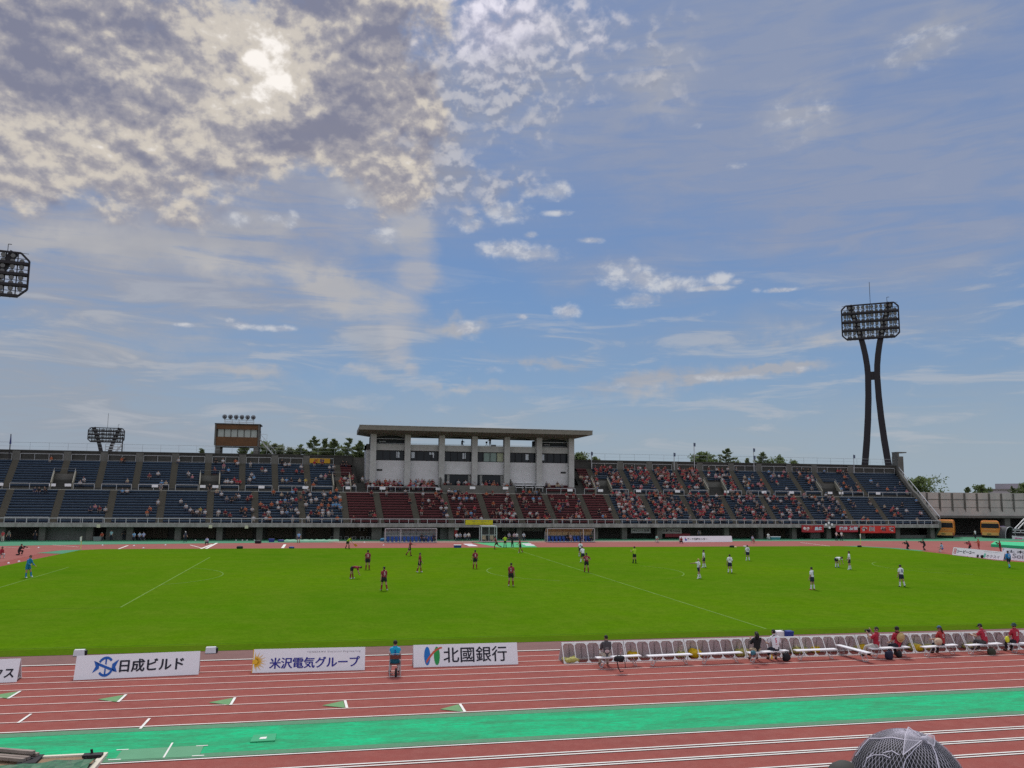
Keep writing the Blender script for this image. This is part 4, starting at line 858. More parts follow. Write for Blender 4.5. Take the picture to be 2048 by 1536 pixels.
# ------------------------------------------------------------------ dugouts and officials' booth
def dugout(px0, px1, py0, py1, Y, label, tan):
    a, b = AY(px0, py0, Y), AY(px1, py1, Y); x0, x1, h = a.x, b.x, a.z-.0
    t = thing('team_dugout', ((x0+x1)/2, Y, 0), label, 'dugout', 'team dugouts by the far touchline')
    mb = MB()
    for x in (x0, x0+(x1-x0)*(.3 if not tan else .76), x1):
        mb.bar((x, Y, 0), (x, Y, h), .09); mb.bar((x, Y+1.5, 0), (x, Y+1.5, h*.72), .08); mb.bar((x, Y, h), (x, Y+.9, h*.98), .07); mb.bar((x, Y+.9, h*.98), (x, Y+1.5, h*.72), .07); mb.bar((x, Y, .06), (x, Y+1.5, .06), .07)
    mb.bar((x0, Y, h), (x1, Y, h), .09); mb.bar((x0, Y+1.5, h*.72), (x1, Y+1.5, h*.72), .06); mb.bar((x0, Y-.02, .08), (x1, Y-.02, .08), .14, .1)
    mb.bar((x0, Y+1.48, .95), (x1, Y+1.48, .95), .05); mb.build('frame', STEEL, t)
    pm = glassy('tan panel', (.42, .30, .14), .9, .3) if tan else glassy('clear panel', (.30, .33, .34), .38, .15)
    n = 8
    for i in range(n):
        p, q = x0+(x1-x0)*i/n+.03, x0+(x1-x0)*(i+1)/n-.03; mb = MB()
        mb.hexa([(p, Y+.02, h-.01), (q, Y+.02, h-.01), (q, Y+.9, h*.97), (p, Y+.9, h*.97), (p, Y+.02, h+.02), (q, Y+.02, h+.02), (q, Y+.9, h*.97+.03), (p, Y+.9, h*.97+.03)])
        mb.hexa([(p, Y+.9, h*.97), (q, Y+.9, h*.97), (q, Y+1.5, h*.70), (p, Y+1.5, h*.70), (p, Y+.92, h), (q, Y+.92, h), (q, Y+1.53, h*.72), (p, Y+1.53, h*.72)])
        mb.box(p, q, Y+1.5, Y+1.53, h*.5, h*.70); mb.build('roof_panel', pm, t)
    mb = MB(); mb.box(x0, x1, Y+1.5, Y+1.54, .1, h*.5); mb.build('rear_panel', glassy('clear panel', (.30, .33, .34), .38, .15) if not tan else mat('dark rear', (.05, .05, .05), .6), t)
    for x in (x0-.02, x1): mb = MB(); mb.box(x, x+.02, Y+.1, Y+1.45, .2, h*.7); mb.build('side_panel', glassy('clear panel', (.30, .33, .34), .38, .15), t)
    first = None; n = 12
    for i in range(n):
        x = x0+.5+(x1-x0-1.)*i/(n-1)
        if first is None:
            mb = MB(); mb.box(-.2, .2, -.2, .2, .38, .45); mb.box(-.2, .2, .2, .27, .40, .82); mb.box(-.15, .15, -.1, .2, .02, .38)
            first = mb.build('seat', mat('dugout blue', (.02, .085, .34), .4), t, local=True); first.location = (x-t.location.x, .95, 0)
        else: c = first.copy(); link(c, t); c.location = (x-t.location.x, .95, 0)
    return t
dugout(771, 873, 1057, 1083.5, 79.5, 'clear-panelled team dugout with blue seats on the booth side of the halfway line', False)
dugout(1095, 1189, 1057, 1083.5, 79.5, 'team dugout with tan roof panels and blue seats past the halfway line', True)
a, b = AY(963, 1053, 80.2), AY(993, 1082.5, 80.2)
ob = thing('officials_booth', ((a.x+b.x)/2, 80.2, 0), 'small glazed booth with two beige chairs at the halfway line', 'booth')
mb = MB()
for x in (a.x, b.x):
    for y in (80.2, 81.7): mb.bar((x, y, 0), (x, y, a.z), .12)
    mb.bar((x, 80.2, a.z), (x, 81.7, a.z), .1)
for y in (80.2, 81.7): mb.bar((a.x, y, a.z), (b.x, y, a.z), .14)
mb.bar((a.x, 80.2, 1.05), (b.x, 80.2, 1.05), .06); mb.bar(((a.x+b.x)/2, 80.2, 0), ((a.x+b.x)/2, 80.2, a.z), .06); mb.box(a.x-.2, b.x+.2, 80.1, 80.25, .02, .1); mb.build('frame', STEEL, ob)
mb = MB(); mb.box(a.x, b.x, 80.15, 81.75, a.z+.06, a.z+.1); mb.build('roof', CONC_L, ob)
mb = MB(); mb.box(a.x, b.x, 81.68, 81.72, .1, a.z); mb.build('rear_panel', mat('dark rear', (.05, .05, .05), .6), ob)
for x in (a.x+.55, b.x-.55):
    c = thing('chair', (x, 80.9, 0), 'beige chair inside the glazed booth, %s' % ('nearer the seated group' if x < (a.x+b.x)/2 else 'nearer the lime-shirted official'), 'chair'); mb = MB(); mb.box(x-.26, x+.26, 80.65, 81.1, .36, .44); mb.build('seat', mat('beige', (.42, .33, .22), .6), c)
    mb = MB(); mb.box(x-.26, x+.26, 81.1, 81.18, .44, .95); mb.build('backrest', MATS['beige'], c); mb = MB()
    for p in (-.22, .22):
        for y in (80.68, 81.08): mb.bar((x+p, y, 0), (x+p, y, .36), .04)
    mb.build('leg_frame', STEEL, c)
# far long white board, white mats, folded stools and other trackside things
def place(name, px, py, label, cat, group=None, z=0.): q = G(px, py, z); return thing(name, (q.x, q.y, z), label, cat, group), q
a, b = G(1361, 1084.5), G(1465, 1083.8); ztop = AY(1362, 1072.2, a.y+.3).z
def board_face(a, b, h, lean): 
    d = (b-a); w = d.length; d.normalize(); nb = Vector((-d.y, d.x, 0))
    tz = Vector((0, 0, 1))*h+nb*lean; nf = d.cross(tz).normalized()
    return lambda u, v, o: a+d*(w*u)+tz*v+nf*o
def aboard(a, b, h, lean, label, th=.05, m=WHITE, cat='advertising board'):
    fn = board_face(a, b, h, lean); t = thing('advertising_board', tuple(a.lerp(b, .5)), label, cat)
    mb = MB(); mb.hexa([fn(u, v, o) for v in (0, 1) for u, o in ((0, 0), (1, 0), (1, -th), (0, -th))]); mb.build('front_panel', m, t)
    d = (b-a).normalized(); nb = Vector((-d.y, d.x, 0)); a2, b2 = a+nb*lean*2.15, b+nb*lean*2.15
    fb_ = board_face(b2, a2, h, lean); mb = MB(); mb.hexa([fb_(u, v, o) for v in (0, .985) for u, o in ((0, 0), (1, 0), (1, -th), (0, -th))]); mb.build('rear_panel', m, t)
    mb = MB()
    for u in (.02, .98): mb.bar(fn(u, .12, -th-.02), fb_(1-u, .12, -th-.02), .05)
    mb.build('strut', STEEL, t)
    return t, fn
def art(t, fn, shapes, m, off=.008, name='emblem'):
    mb = MB()
    for poly in shapes: mb.add([fn(u, v, off) for u, v in poly], [tuple(range(len(poly)))])
    return mb.build(name, m, t)
def word(t, fn, body, u0, u1, v0, v1, m, bold=.02, off=.008, name='lettering', sp=1., fat=0.):
    mb = MB()
    for i in range(5 if fat else 1):        # heavier strokes: the same glyphs laid again a hair to the side
        a_ = i*pi/2; du, dv_ = (fat*cos(a_)*(u1-u0), fat*sin(a_)*(v1-v0)*4) if i else (0, 0)
        letter(mb, body, fn, u0+du, u1+du, v0+dv_, v1+dv_, off+i*.0006, bold, sp)
    return mb.build(name, m, t)
INK = mat('sign ink black', (.012, .012, .025), .6); INKB = mat('sign ink navy', (.02, .02, .25), .6); INKG = mat('sign ink grey', (.25, .25, .27), .6)
BLU = mat('sign blue', (.01, .10, .42), .6); BLU2 = mat('sign bright blue', (.012, .16, .50), .6); GRN2 = mat('sign green', (.02, .30, .07), .6); ORN = mat('sign orange', (.55, .10, .05), .6); YEL = mat('sign yellow', (.75, .42, .02), .6); PINK = mat('sign pink', (.55, .04, .22), .6)
BOARD = mat('board white', (.80, .785, .82), .5, [(.7, .12, (.70, .69, .73))])
t, fn = aboard(a, b, ztop, .25, 'long white lettered board on the far track below the crowd', m=BOARD)
word(t, fn, 'アーク引越センター', .135, .52, .30, .70, INK, .03); art(t, fn, [[(.09, .25), (.125, .25), (.125, .55), (.09, .55)]], BLU); art(t, fn, [[(.09, .56), (.11, .56), (.11, .75), (.09, .75)]], PINK)
MAT_W = mat('white mat', (.72, .70, .72), .7)
for pts, lb in [([(926, 1088), (938, 1092.5), (956, 1092.5), (943, 1088)], 'white printed mat lying on the far track before the seated stewards'), ([(1043, 1087.5), (1052, 1091.5), (1071, 1091.5), (1061, 1087.5)], 'white and lilac mat lying on the far track past the crossing path')]:
    q = [G(x, y) for x, y in pts]; mb = MB(); mb.hexa([(p.x, p.y, .012) for p in q]+[(p.x, p.y, .03) for p in q]); o = mb.build('ground_mat', MAT_W, origin=tuple(q[0])); tag(o, lb, 'mat')
    mb = MB(); c = (q[0]+q[2])/2; mb.quad((c.x-.8, c.y-.6, .034), (c.x+.5, c.y-.6, .034), (c.x+.7, c.y+.5, .034), (c.x-.6, c.y+.5, .034)); mb.build('print', mat('grey print', (.25, .22, .35), .7), o)
for i, x in enumerate([665, 679, 693, 708, 724, 736, 754]):
    t, q = place('folding_stool', x, 1079, 'white folding stool, %s' % ('first of seven, farthest from the clear dugout', 'second of seven towards the clear dugout', 'third of seven towards the clear dugout', 'middle one of seven before the clear dugout', 'fifth of seven towards the clear dugout', 'sixth of seven towards the clear dugout', 'last of seven, next to the clear dugout')[i], 'stool', 'stools beside the clear dugout'); mb = MB()
    mb.box(q.x-.3, q.x+.3, q.y-.15, q.y+.15, .38, .42); mb.build('seat', CONC_L, t); mb = MB()
    for s in (-.26, .26):
        for y in (-.12, .12): mb.bar((q.x+s, q.y+y, 0), (q.x+s, q.y+y, .38), .035)
    mb.bar((q.x-.26, q.y-.12, .06), (q.x+.26, q.y-.12, .06), .03); mb.build('leg_frame', STEEL, t)
def boxy(mb, c, rx, ry, rz, e=.55):      # pull a ball towards a rounded block
    for v in mb.v:
        d = v-c; n_ = [d.x/rx, d.y/ry, d.z/rz]; n_ = [math.copysign(abs(x)**e, x) for x in n_]; l_ = max(1e-6, (abs(n_[0])**3+abs(n_[1])**3+abs(n_[2])**3)**(1/3)); v.x, v.y, v.z = c.x+n_[0]/l_*rx, c.y+n_[1]/l_*ry, c.z+n_[2]/l_*rz
def lump(name, px, py, dims, m, label, cat, z=0.):
    q = G(px, py, z); mb = MB(); lx, ly, lz = dims; rnd = random.Random(int(px*7+py))
    mb.ball((q.x, q.y, z+lz*.46), lx/2, ly/2, lz*.56, 12, 8); boxy(mb, Vector((q.x, q.y, z+lz*.46)), lx/2, ly/2, lz*.54)
    for v in mb.v: v += Vector((rnd.uniform(-1, 1)*lx, rnd.uniform(-1, 1)*ly, rnd.uniform(-1, 1)*lz))*.035; v.z = max(z+.004, v.z)
    return tag(mb.build(name, m, None, True, origin=(q.x, q.y, z)), label, cat)
def crate(name, px, py, dims, m, label, cat, lid=None):
    t, q = place(name, px, py, label, cat); lx, ly, lz = dims
    mb = MB(); mb.hexa([(q.x-lx*.46, q.y-ly*.46, .0), (q.x+lx*.46, q.y-ly*.46, 0), (q.x+lx*.46, q.y+ly*.46, 0), (q.x-lx*.46, q.y+ly*.46, 0), (q.x-lx/2, q.y-ly/2, lz*.8), (q.x+lx/2, q.y-ly/2, lz*.8), (q.x+lx/2, q.y+ly/2, lz*.8), (q.x-lx/2, q.y+ly/2, lz*.8)]); mb.build('box', m, t)
    mb = MB(); mb.box(q.x-lx*.52, q.x+lx*.52, q.y-ly*.52, q.y+ly*.52, lz*.802, lz); mb.build('lid', lid or m, t); return t
BAGB = mat('blue bag', (.02, .04, .22), .6); BAGK = mat('black bag', (.012, .012, .016), .7)
lump('bag', 479.5, 1097.5, (.8, .6, .35), BAGK, 'black bag on the far grass edge past the sprint marks', 'bag'); lump('bag', 516, 1087, (.9, .6, .45), BAGK, 'black bag on the far track below the brick booth', 'bag')
crate('equipment_box', 543, 1084, (.75, .6, .45), BAGB, 'blue box on the far green apron beside the black bag', 'box'); lump('bag', 583, 1097, (.7, .5, .25), BAGB, 'small blue bag at the far grass edge beside a white line', 'bag'); lump('bag', 562, 1083.5, (.9, .5, .3), BAGB, 'dark blue bag on the far apron beside the ball boy', 'bag')
crate('cool_box', 915, 1095.5, (.95, .6, .4), BAGB, 'blue and white cool box at the far touchline before the white mat', 'cool box', MAT_W); lump('bag', 768, 1083, (1.2, .7, .5), mat('teal bag', (.02, .16, .30), .6), 'teal bag at the end of the clear dugout', 'bag')
lump('bag', 1464, 1095, (.7, .5, .3), BAGK, 'dark bag at the far touchline under the white board', 'bag'); lump('bag', 1471, 1095.5, (.35, .3, .2), mat('pale yellow cloth', (.6, .55, .25), .7), 'pale cloth beside the dark bag at the far touchline', 'cloth'); lump('bag', 1719, 1094.5, (.6, .5, .28), BAGK, 'dark bag at the foot of the far corner flag', 'bag'); lump('bag', 1490, 1093.7, (.5, .3, .15), MAT_W, 'white towel at the far touchline beside a white-shirted player', 'towel')
crate('cool_box', 1550, 1079, (1.7, .6, .5), mat('teal box', (.04, .20, .22), .6), 'teal cool box in front of the dark bays under the stand', 'cool box', MAT_W); crate('cool_box', 195, 1082, (1.0, .7, .6), mat('grey box', (.15, .17, .17), .6), 'grey box in the dark doorway below empty blue seats', 'box')
for x, y in [(77, 1096), (205, 1091), (287, 1096.5), (268, 1092), (17, 1127), (38, 1123.5), (331, 1090.5), (391, 1081), (472, 1081), (485, 1081), (494, 1081), (509, 1081), (729, 1085), (767, 1091)]:
    q = G(x, y); mb = MB(); mb.tube([(q.x, q.y, .012), (q.x, q.y, .05), (q.x, q.y, .12)], [.13, .12, .03], 8); tag(mb.build('marker_disc', MAT_W, origin=(q.x, q.y, .012)), 'small white marker disc lying on the far track or apron', 'marker', 'white marker discs on the far track')
# green rain cover between boxes and stools
mb = MB(); qa, qb = G(568, 1083), G(678, 1083); rnd = random.Random(4); n = 22
pts = [[Vector((qa.x+(qb.x-qa.x)*i/n, qa.y+1.6*(j/4)-.4, .03+(.28*sin(pi*j/4)*(.5+.5*abs(sin(i*1.3)))))) for j in range(5)] for i in range(n+1)]
for i in range(n):
    for j in range(4): mb.quad(pts[i][j], pts[i+1][j], pts[i+1][j+1], pts[i][j+1])
tag(mb.build('rain_cover', mat('cover green', (.16, .36, .24), .7, [(3, .6, (.06, .22, .14))]), origin=(qa.x, qa.y, 0)), 'crumpled pale green cover stretched along the far apron', 'cover')
# corner flags
FLG = mat('flag yellow', (.62, .55, .16), .6)
for x, y, lb in [(161.5, 1099.5, 'yellow corner flagpole at the booth end of the far touchline'), (1721.5, 1094.5, 'yellow corner flagpole below the wide red banner')]:
    q = G(x, y); t = thing('corner_flag', (q.x, q.y, .02), lb, 'corner flag'); h = AY(x, y-27, q.y).z
    mb = MB(); mb.tube([(q.x, q.y, .02), (q.x, q.y, h)], .045, 7); mb.build('pole', FLG, t)
    mb = MB(); mb.hexa([(q.x+.045, q.y-.06, h-.5), (q.x-.12, q.y-.14, h-.62), (q.x-.12, q.y-.1, h-.62), (q.x+.045, q.y-.01, h-.5), (q.x+.045, q.y-.06, h), (q.x-.16, q.y-.12, h-.1), (q.x-.16, q.y-.08, h-.1), (q.x+.045, q.y-.01, h)]); mb.build('flag', mat('flag cloth', (.62, .62, .58), .7), t)

# ------------------------------------------------------------------ boards in front of the camera
def board_px(bl, br, tl, lean, label):
    a, b = G(*bl), G(*br); h = AY(tl[0], tl[1], a.y+lean).z; return aboard(a, b, h, lean, label, m=BOARD, th=.04)
a = G(-60, 1368); a.z = 0
t, fn = board_px((-75, 1369), (33, 1364), (-70, 1321), .34, 'white lettered board cut off at the edge of the picture')
word(t, fn, 'クス', .52, .925, .18, .62, INK, .03)
t, fn = board_px((146.5, 1360.5), (397, 1349), (153, 1311.5), .34, 'white board with a round blue emblem and bold black characters')
word(t, fn, '日成ビルド', .352, .868, .24, .76, INK, 0., fat=.0065, sp=.95)
cx, cy, rx, ry = .238, .50, .066, .42
def arc(r0, r1, a0, a1, n=16): return [[(cx+rx*r0*cos(a0+(a1-a0)*i/n), cy+ry*r0*sin(a0+(a1-a0)*i/n)), (cx+rx*r1*cos(a0+(a1-a0)*i/n), cy+ry*r1*sin(a0+(a1-a0)*i/n)), (cx+rx*r1*cos(a0+(a1-a0)*(i+1)/n), cy+ry*r1*sin(a0+(a1-a0)*(i+1)/n)), (cx+rx*r0*cos(a0+(a1-a0)*(i+1)/n), cy+ry*r0*sin(a0+(a1-a0)*(i+1)/n))] for i in range(n)]
sh = arc(.74, 1.0, RD(40), RD(150))+arc(.74, 1.0, RD(220), RD(330))+[[(cx-.006, cy-ry*.8), (cx+.006, cy-ry*.8), (cx+.006, cy-.12), (cx-.006, cy-.06)], [(cx-.006, cy+.12), (cx+.006, cy+.06), (cx+.006, cy+ry*.8), (cx-.006, cy+ry*.8)]]
art(t, fn, sh, BLU)
nq = lambda P: [[(u, cy+(v-cy)*.72) for u, v in p_] for p_ in P]
ns = [[(cx-.095, cy+.36), (cx-.050, cy+.20), (cx-.052, cy-.12), (cx-.092, cy-.30), (cx-.100, cy-.34), (cx-.078, cy+.03)], [(cx+.095, cy-.34), (cx+.050, cy-.20), (cx+.052, cy+.14), (cx+.088, cy+.33), (cx+.102, cy+.38), (cx+.078, cy-.03)], [(cx-.095, cy+.36), (cx-.06, cy+.24), (cx+.062, cy-.14), (cx+.095, cy-.34), (cx+.05, cy-.26), (cx-.052, cy+.06)]]
art(t, fn, nq(ns), BLU, .011)
t, fn = board_px((503, 1346), (729.5, 1340), (506.5, 1298.5), .34, 'white board with a yellow starburst and blue characters')
word(t, fn, '米沢電気グループ', .152, .95, .15, .61, INKB, 0., sp=.95, fat=.0035); word(t, fn, 'YONEZAWA Electrical Engineering', .475, .955, .77, .87, INKG, .0, sp=1.35)
rays = []
for i in range(18):
    an = -pi/2+pi*i/17; ln = .44*(1. if i % 2 else .68); w = .035; c = (.022, .46)
    if cos(an) < -.2: continue
    ax = .24
    rays.append([(max(.003, c[0]+ax*w*-sin(an)), c[1]+w*cos(an)), (max(.003, c[0]+ax*ln*cos(an)), min(.97, c[1]+ln*sin(an))), (max(.003, c[0]+ax*w*sin(an)), c[1]-w*cos(an))])
art(t, fn, rays, YEL); art(t, fn, [[(max(.003, .022+.024*cos(x*pi/8)), .46+.105*sin(x*pi/8)) for x in range(16)]], YEL, .011)
art(t, fn, [[(0, 0), (.006, 0), (.006, 1), (0, 1)]], YEL, .006, 'yellow_edge')
t, fn = board_px((827, 1335), (1036.5, 1328.5), (827, 1290), .34, 'white board with a blue and green oval emblem and black characters')
word(t, fn, '北國銀行', .285, .893, .17, .85, INK, 0., fat=.003)
el = lambda cx, rx, ry, cy=.49: [[(cx+rx*cos(x*pi/14), cy+ry*sin(x*pi/14)) for x in range(28)]]
art(t, fn, el(.130, .029, .415), BLU2); art(t, fn, el(.221, .028, .415, .485), GRN2)
sw0 = [(.118+.15*q, .22+.62*(1-(1-q)**1.9)) for q in [i/10 for i in range(11)]]; sw = [(u, v+.045) for u, v in sw0]+[(u+.006, v-.075*(1-i/14)) for i, (u, v) in reversed(list(enumerate(sw0)))]
mb = MB()
for i in range(10): mb.add([fn(*sw[i], .012), fn(*sw[i+1], .012), fn(*sw[20-i], .012), fn(*sw[21-i], .012)], [(0, 1, 2, 3)])
mb.build('emblem_swoosh', ORN, t)
# small white speaker-like boxes at the grass edge
GW = mat('grey white', (.62, .62, .66), .5)
for x, y, lb in [(160, 1312, 'white sprinkler box behind the board with the round emblem'), (423, 1306.5, 'white rounded box at the grass edge between two boards')]:
    t, q = place('equipment_box', x, y, lb, 'box'); mb = MB(); mb.hexa([(q.x-.26, q.y-.12, .02), (q.x+.2, q.y-.12, .02), (q.x+.2, q.y+.18, .02), (q.x-.26, q.y+.18, .02), (q.x-.24, q.y-.08, .27), (q.x+.17, q.y-.08, .27), (q.x+.17, q.y+.15, .27), (q.x-.24, q.y+.15, .27)]); mb.build('box', GW, t)
    mb = MB(); mb.box(q.x+.202, q.x+.26, q.y-.07, q.y+.14, .04, .23); mb.build('end_cap', BAGK, t)
crate('cool_box', 1560, 1276, (.55, .4, .36), MAT_W, 'white cool box on the grass beyond the open-framed boards', 'cool box'); crate('cool_box', 1575, 1276, (.5, .4, .36), BAGB, 'navy cool box on the grass beside the white one', 'cool box')

# ------------------------------------------------------------------ row of open-framed boards
a0, b0 = G(1128, 1327.5), G(2046, 1299); dirv_ = (b0-a0).normalized(); unit = (G(1254, 1323.5)-a0).length
BACKP = mat('board back', (.70, .655, .69), .85, [(1.5, .6, (.58, .545, .56)), (12, .15, None)])
fr_lab = ['first open-framed board of the row, nearest the white board with ovals', 'open-framed board behind the bench of the grey-shirted man', 'open-framed board behind the empty second bench', 'open-framed board before the woman in black and the white-shirted person', 'open-framed board behind the skewed white bench', 'open-framed board behind the straw-hatted spectator', 'open-framed board behind the ponytailed spectator in red', 'open-framed board behind the spectator in red twenty-five shirt', 'last open-framed board running out of the picture']
H_AF = AY(1122, 1286, a0.y+.45).z; LEAN = .46
proto = None
def af_proto():
    t = thing('framed_board', (0, 0, 0), 'x', 'advertising board', 'open-framed boards in a row along the track')
    Wd = unit-.03; fn = board_face(Vector((0, 0, 0)), Vector((Wd, 0, 0)), H_AF, LEAN)
    mb = MB(); n = 5; th = .015
    def plate(poly): mb.prism(poly, lambda u, v, o: fn(u, v, o), 0., -th)
    for k_ in range(n):
        u0, u1 = k_/n, (k_+1)/n; m = .035; cxx = .075; cy_ = .11; e0 = .0065 if k_ else .015; e1 = .0065 if k_ < n-1 else .015
        iu0, iu1, iv0, iv1 = u0+e0, u1-e1, .032, .965
        inner = [(iu0+cxx*.5, iv0), (iu1-cxx*.5, iv0), (iu1, iv0+cy_), (iu1, iv1-cy_), (iu1-cxx*.5, iv1), (iu0+cxx*.5, iv1), (iu0, iv1-cy_), (iu0, iv0+cy_)]
        outer = [(u0, 0), (u1, 0), (u1, iv0+cy_), (u1, iv1-cy_), (u1, 1), (u0, 1), (u0, iv1-cy_), (u0, iv0+cy_)]
        for i in range(8):
            j = (i+1) % 8
            if i in (0, 4): plate([outer[i], outer[j], inner[j], inner[i]])
            elif i in (2, 6): plate([outer[i], outer[j], inner[j], inner[i]])
            else: plate([outer[i], outer[j], inner[j], inner[i]])
    mb.build('open_frame', mat('frame white', (.76, .745, .73), .5, [(2, .2, (.62, .60, .58))]), t, local=True)
    fb_ = board_face(Vector((Wd, 2*LEAN+.04, 0)), Vector((0, 2*LEAN+.04, 0)), H_AF, LEAN)
    mb = MB(); mb.hexa([fb_(u, v, o) for v in (.06, 1) for u, o in ((0, 0), (1, 0), (1, -.03), (0, -.03))]); mb.build('back_panel', BACKP, t, local=True)
    mb = MB(); mb.hexa([fb_(u, v, o) for v in (.0, .075) for u, o in ((0, 0.005), (1, 0.005), (1, -.05), (0, -.05))]); mb.hexa([fb_(u, v, o) for v in (.965, 1.02) for u, o in ((0, 0.01), (1, 0.01), (1, -.05), (0, -.05))]); mb.build('rear_frame', MATS['frame white'], t, local=True)
    mb = MB(); mb.bar(fn(.5, 1.0, .0), fb_(.5, 1.0, 0), .05)
    mb.hexa([fn(0, .985, .004), fn(1, .985, .004), fb_(0, .985, .004), fb_(1, .985, .004), fn(0, 1.03, 0), fn(1, 1.03, 0), fb_(0, 1.03, 0), fb_(1, 1.03, 0)]); mb.build('ridge', MATS['frame white'], t, local=True)
    for k_ in range(5):
        u = (k_+.72)/5; mb = MB(); mb.bar(fb_(1-u+.02, .9, -.04), fb_(1-u-.03, .1, -.04), .025); mb.build('brace', STEEL, t, local=True)
    return t
rz_ = atan2(dirv_.y, dirv_.x)
for i in range(9):
    if proto is None: proto = af_proto(); t = proto
    else: t = copy_tree(proto)
    t.location = a0+dirv_*unit*i; t.rotation_euler = (0, 0, rz_); t['label'] = fr_lab[i]
# yellow cloths and sandbags inside the frames
YB1 = mat('yellow plastic', (.68, .46, .01), .5, [(9, .35, None)]); YB2 = mat('pale yellow plastic', (.50, .46, .13), .5, [(8, .4, None)])
def sack(px, py, dims, m, label, seed):
    q = G(px, py, 0); q = q+Vector((0, .16, 0)); rnd = random.Random(seed); mb = MB(); lx, ly, lz = dims; mb.ball((0, 0, lz*.45), lx/2, ly/2, lz*.55, 14, 9); boxy(mb, Vector((0, 0, lz*.45)), lx/2, ly/2, lz*.5, .7)
    for v in mb.v:
        f = mnoise.noise(v*7+Vector((seed, 0, 0))); v += v.normalized()*f*.16*min(1, lx); v.z = max(.003, v.z)
    for v in mb.v: v += q
    return tag(mb.build('sandbag', m, None, True, origin=tuple(q)), label, 'sandbag', 'yellow sandbags inside the open frames')
for i, (x, y, d, m, lb) in enumerate([(1144, 1327, (.72, .34, .26), YB2, 'pale yellow sandbag in the first frame of the row'), (1267, 1317, (.55, .45, .32), YB1, 'bright yellow sandbag just past the grey-shirted man\'s black bag'), (1367, 1315, (.6, .4, .24), YB2, 'pale yellow sandbag just over the second empty bench'),
    (1394, 1316, (.6, .45, .36), YB1, 'bright yellow sandbag between the second and third benches'), (1488, 1313, (.75, .45, .32), YB2, 'dull yellow sandbag beside the woman in black'), (1604, 1308, (.85, .45, .28), YB2, 'dull yellow sandbag over the bench past the white-shirted person'), (1634, 1306, (.5, .4, .3), YB1, 'bright yellow sandbag over the bench before the skewed one'),
    (1716, 1303, (.4, .4, .28), YB2, 'dull yellow sandbag over the skewed bench'), (1727, 1304, (.5, .4, .34), YB1, 'bright yellow sandbag next to the pale-trousered photographer'), (1831, 1302, (.5, .4, .34), YB2, 'dull yellow sandbag just past the straw hat'), (1840, 1303, (.45, .4, .32), YB1, 'bright yellow sandbag two steps past the straw hat'), (1858, 1300, (.7, .4, .24), YB2, 'pale sandbag before the ponytailed spectator'), (1944, 1297, (.8, .4, .26), YB2, 'pale sandbag beside the knees of the capped spectator')]):
    sack(x, y, d, m, lb, i)

# ------------------------------------------------------------------ white benches
BW = mat('bench white', (.82, .81, .83), .4)
def bench_proto(Wd):
    t = thing('bench', (0, 0, 0), 'x', 'bench', 'white folding benches along the track')
    mb = MB(); mb.box(-Wd/2, Wd/2, -.15, .15, .40, .44); mb.build('seat', BW, t, local=True)
    for s in (-1, 1):
        mb = MB(); x = s*(Wd/2-.28)
        for y in (-.13, .13):
            mb.tube([(x-s*.12, y, .398), (x+s*.06, y, .02)], .013, 6)
        mb.tube([(x+s*.06, -.13, .02), (x+s*.06, .13, .02)], .013, 6); mb.tube([(x-s*.02, -.13, .2), (x-s*.02, .13, .2)], .01, 6); mb.tube([(x+s*.06, .0, .03), (x-s*.42, .0, .395)], .009, 5)
        mb.build('leg', STEEL, t, local=True)
    return t
BENCH = [((1197, 1338), (1282, 1333), 'white bench carrying the grey-shirted man and a black bag'), ((1300, 1334), (1384, 1330), 'empty white bench second along from the white boards'), ((1403, 1330), (1486, 1326), 'empty white bench before the woman in black'), ((1501, 1327), (1578, 1322), 'white bench shared by the woman in black and the white-shirted person'),
         ((1597, 1322), (1675, 1319), 'empty white bench just before the skewed one'), ((1745, 1318), (1824, 1314), 'white bench shared by the photographer and the straw-hat spectator'), ((1848, 1315), (1922, 1309), 'white bench of the ponytailed spectator'), ((1936, 1311), (2012, 1306), 'white bench of the spectator in red twenty-five shirt'), ((2024, 1308), (2100, 1304), 'white bench cut off at the picture edge')]
bp = None; BPOS = []
for p, q, lb in BENCH:
    a, b = G(*p), G(*q); a.z = b.z = 0; c = (a+b)/2+Vector((0, .2, 0)); Wd = 2.05
    t = bench_proto(Wd) if bp is None else copy_tree(bp)
    if bp is None: bp = t
    t.location = c; t.rotation_euler = (0, 0, atan2((b-a).y, (b-a).x)); t['label'] = lb; BPOS.append(c)
t = copy_tree(bp); a, b = G(1685, 1311), G(1729, 1323); t.location = (a+b)/2; t.rotation_euler = (0, 0, atan2((b-a).y, (b-a).x)); t['label'] = 'white bench set skewed across the line of the others'
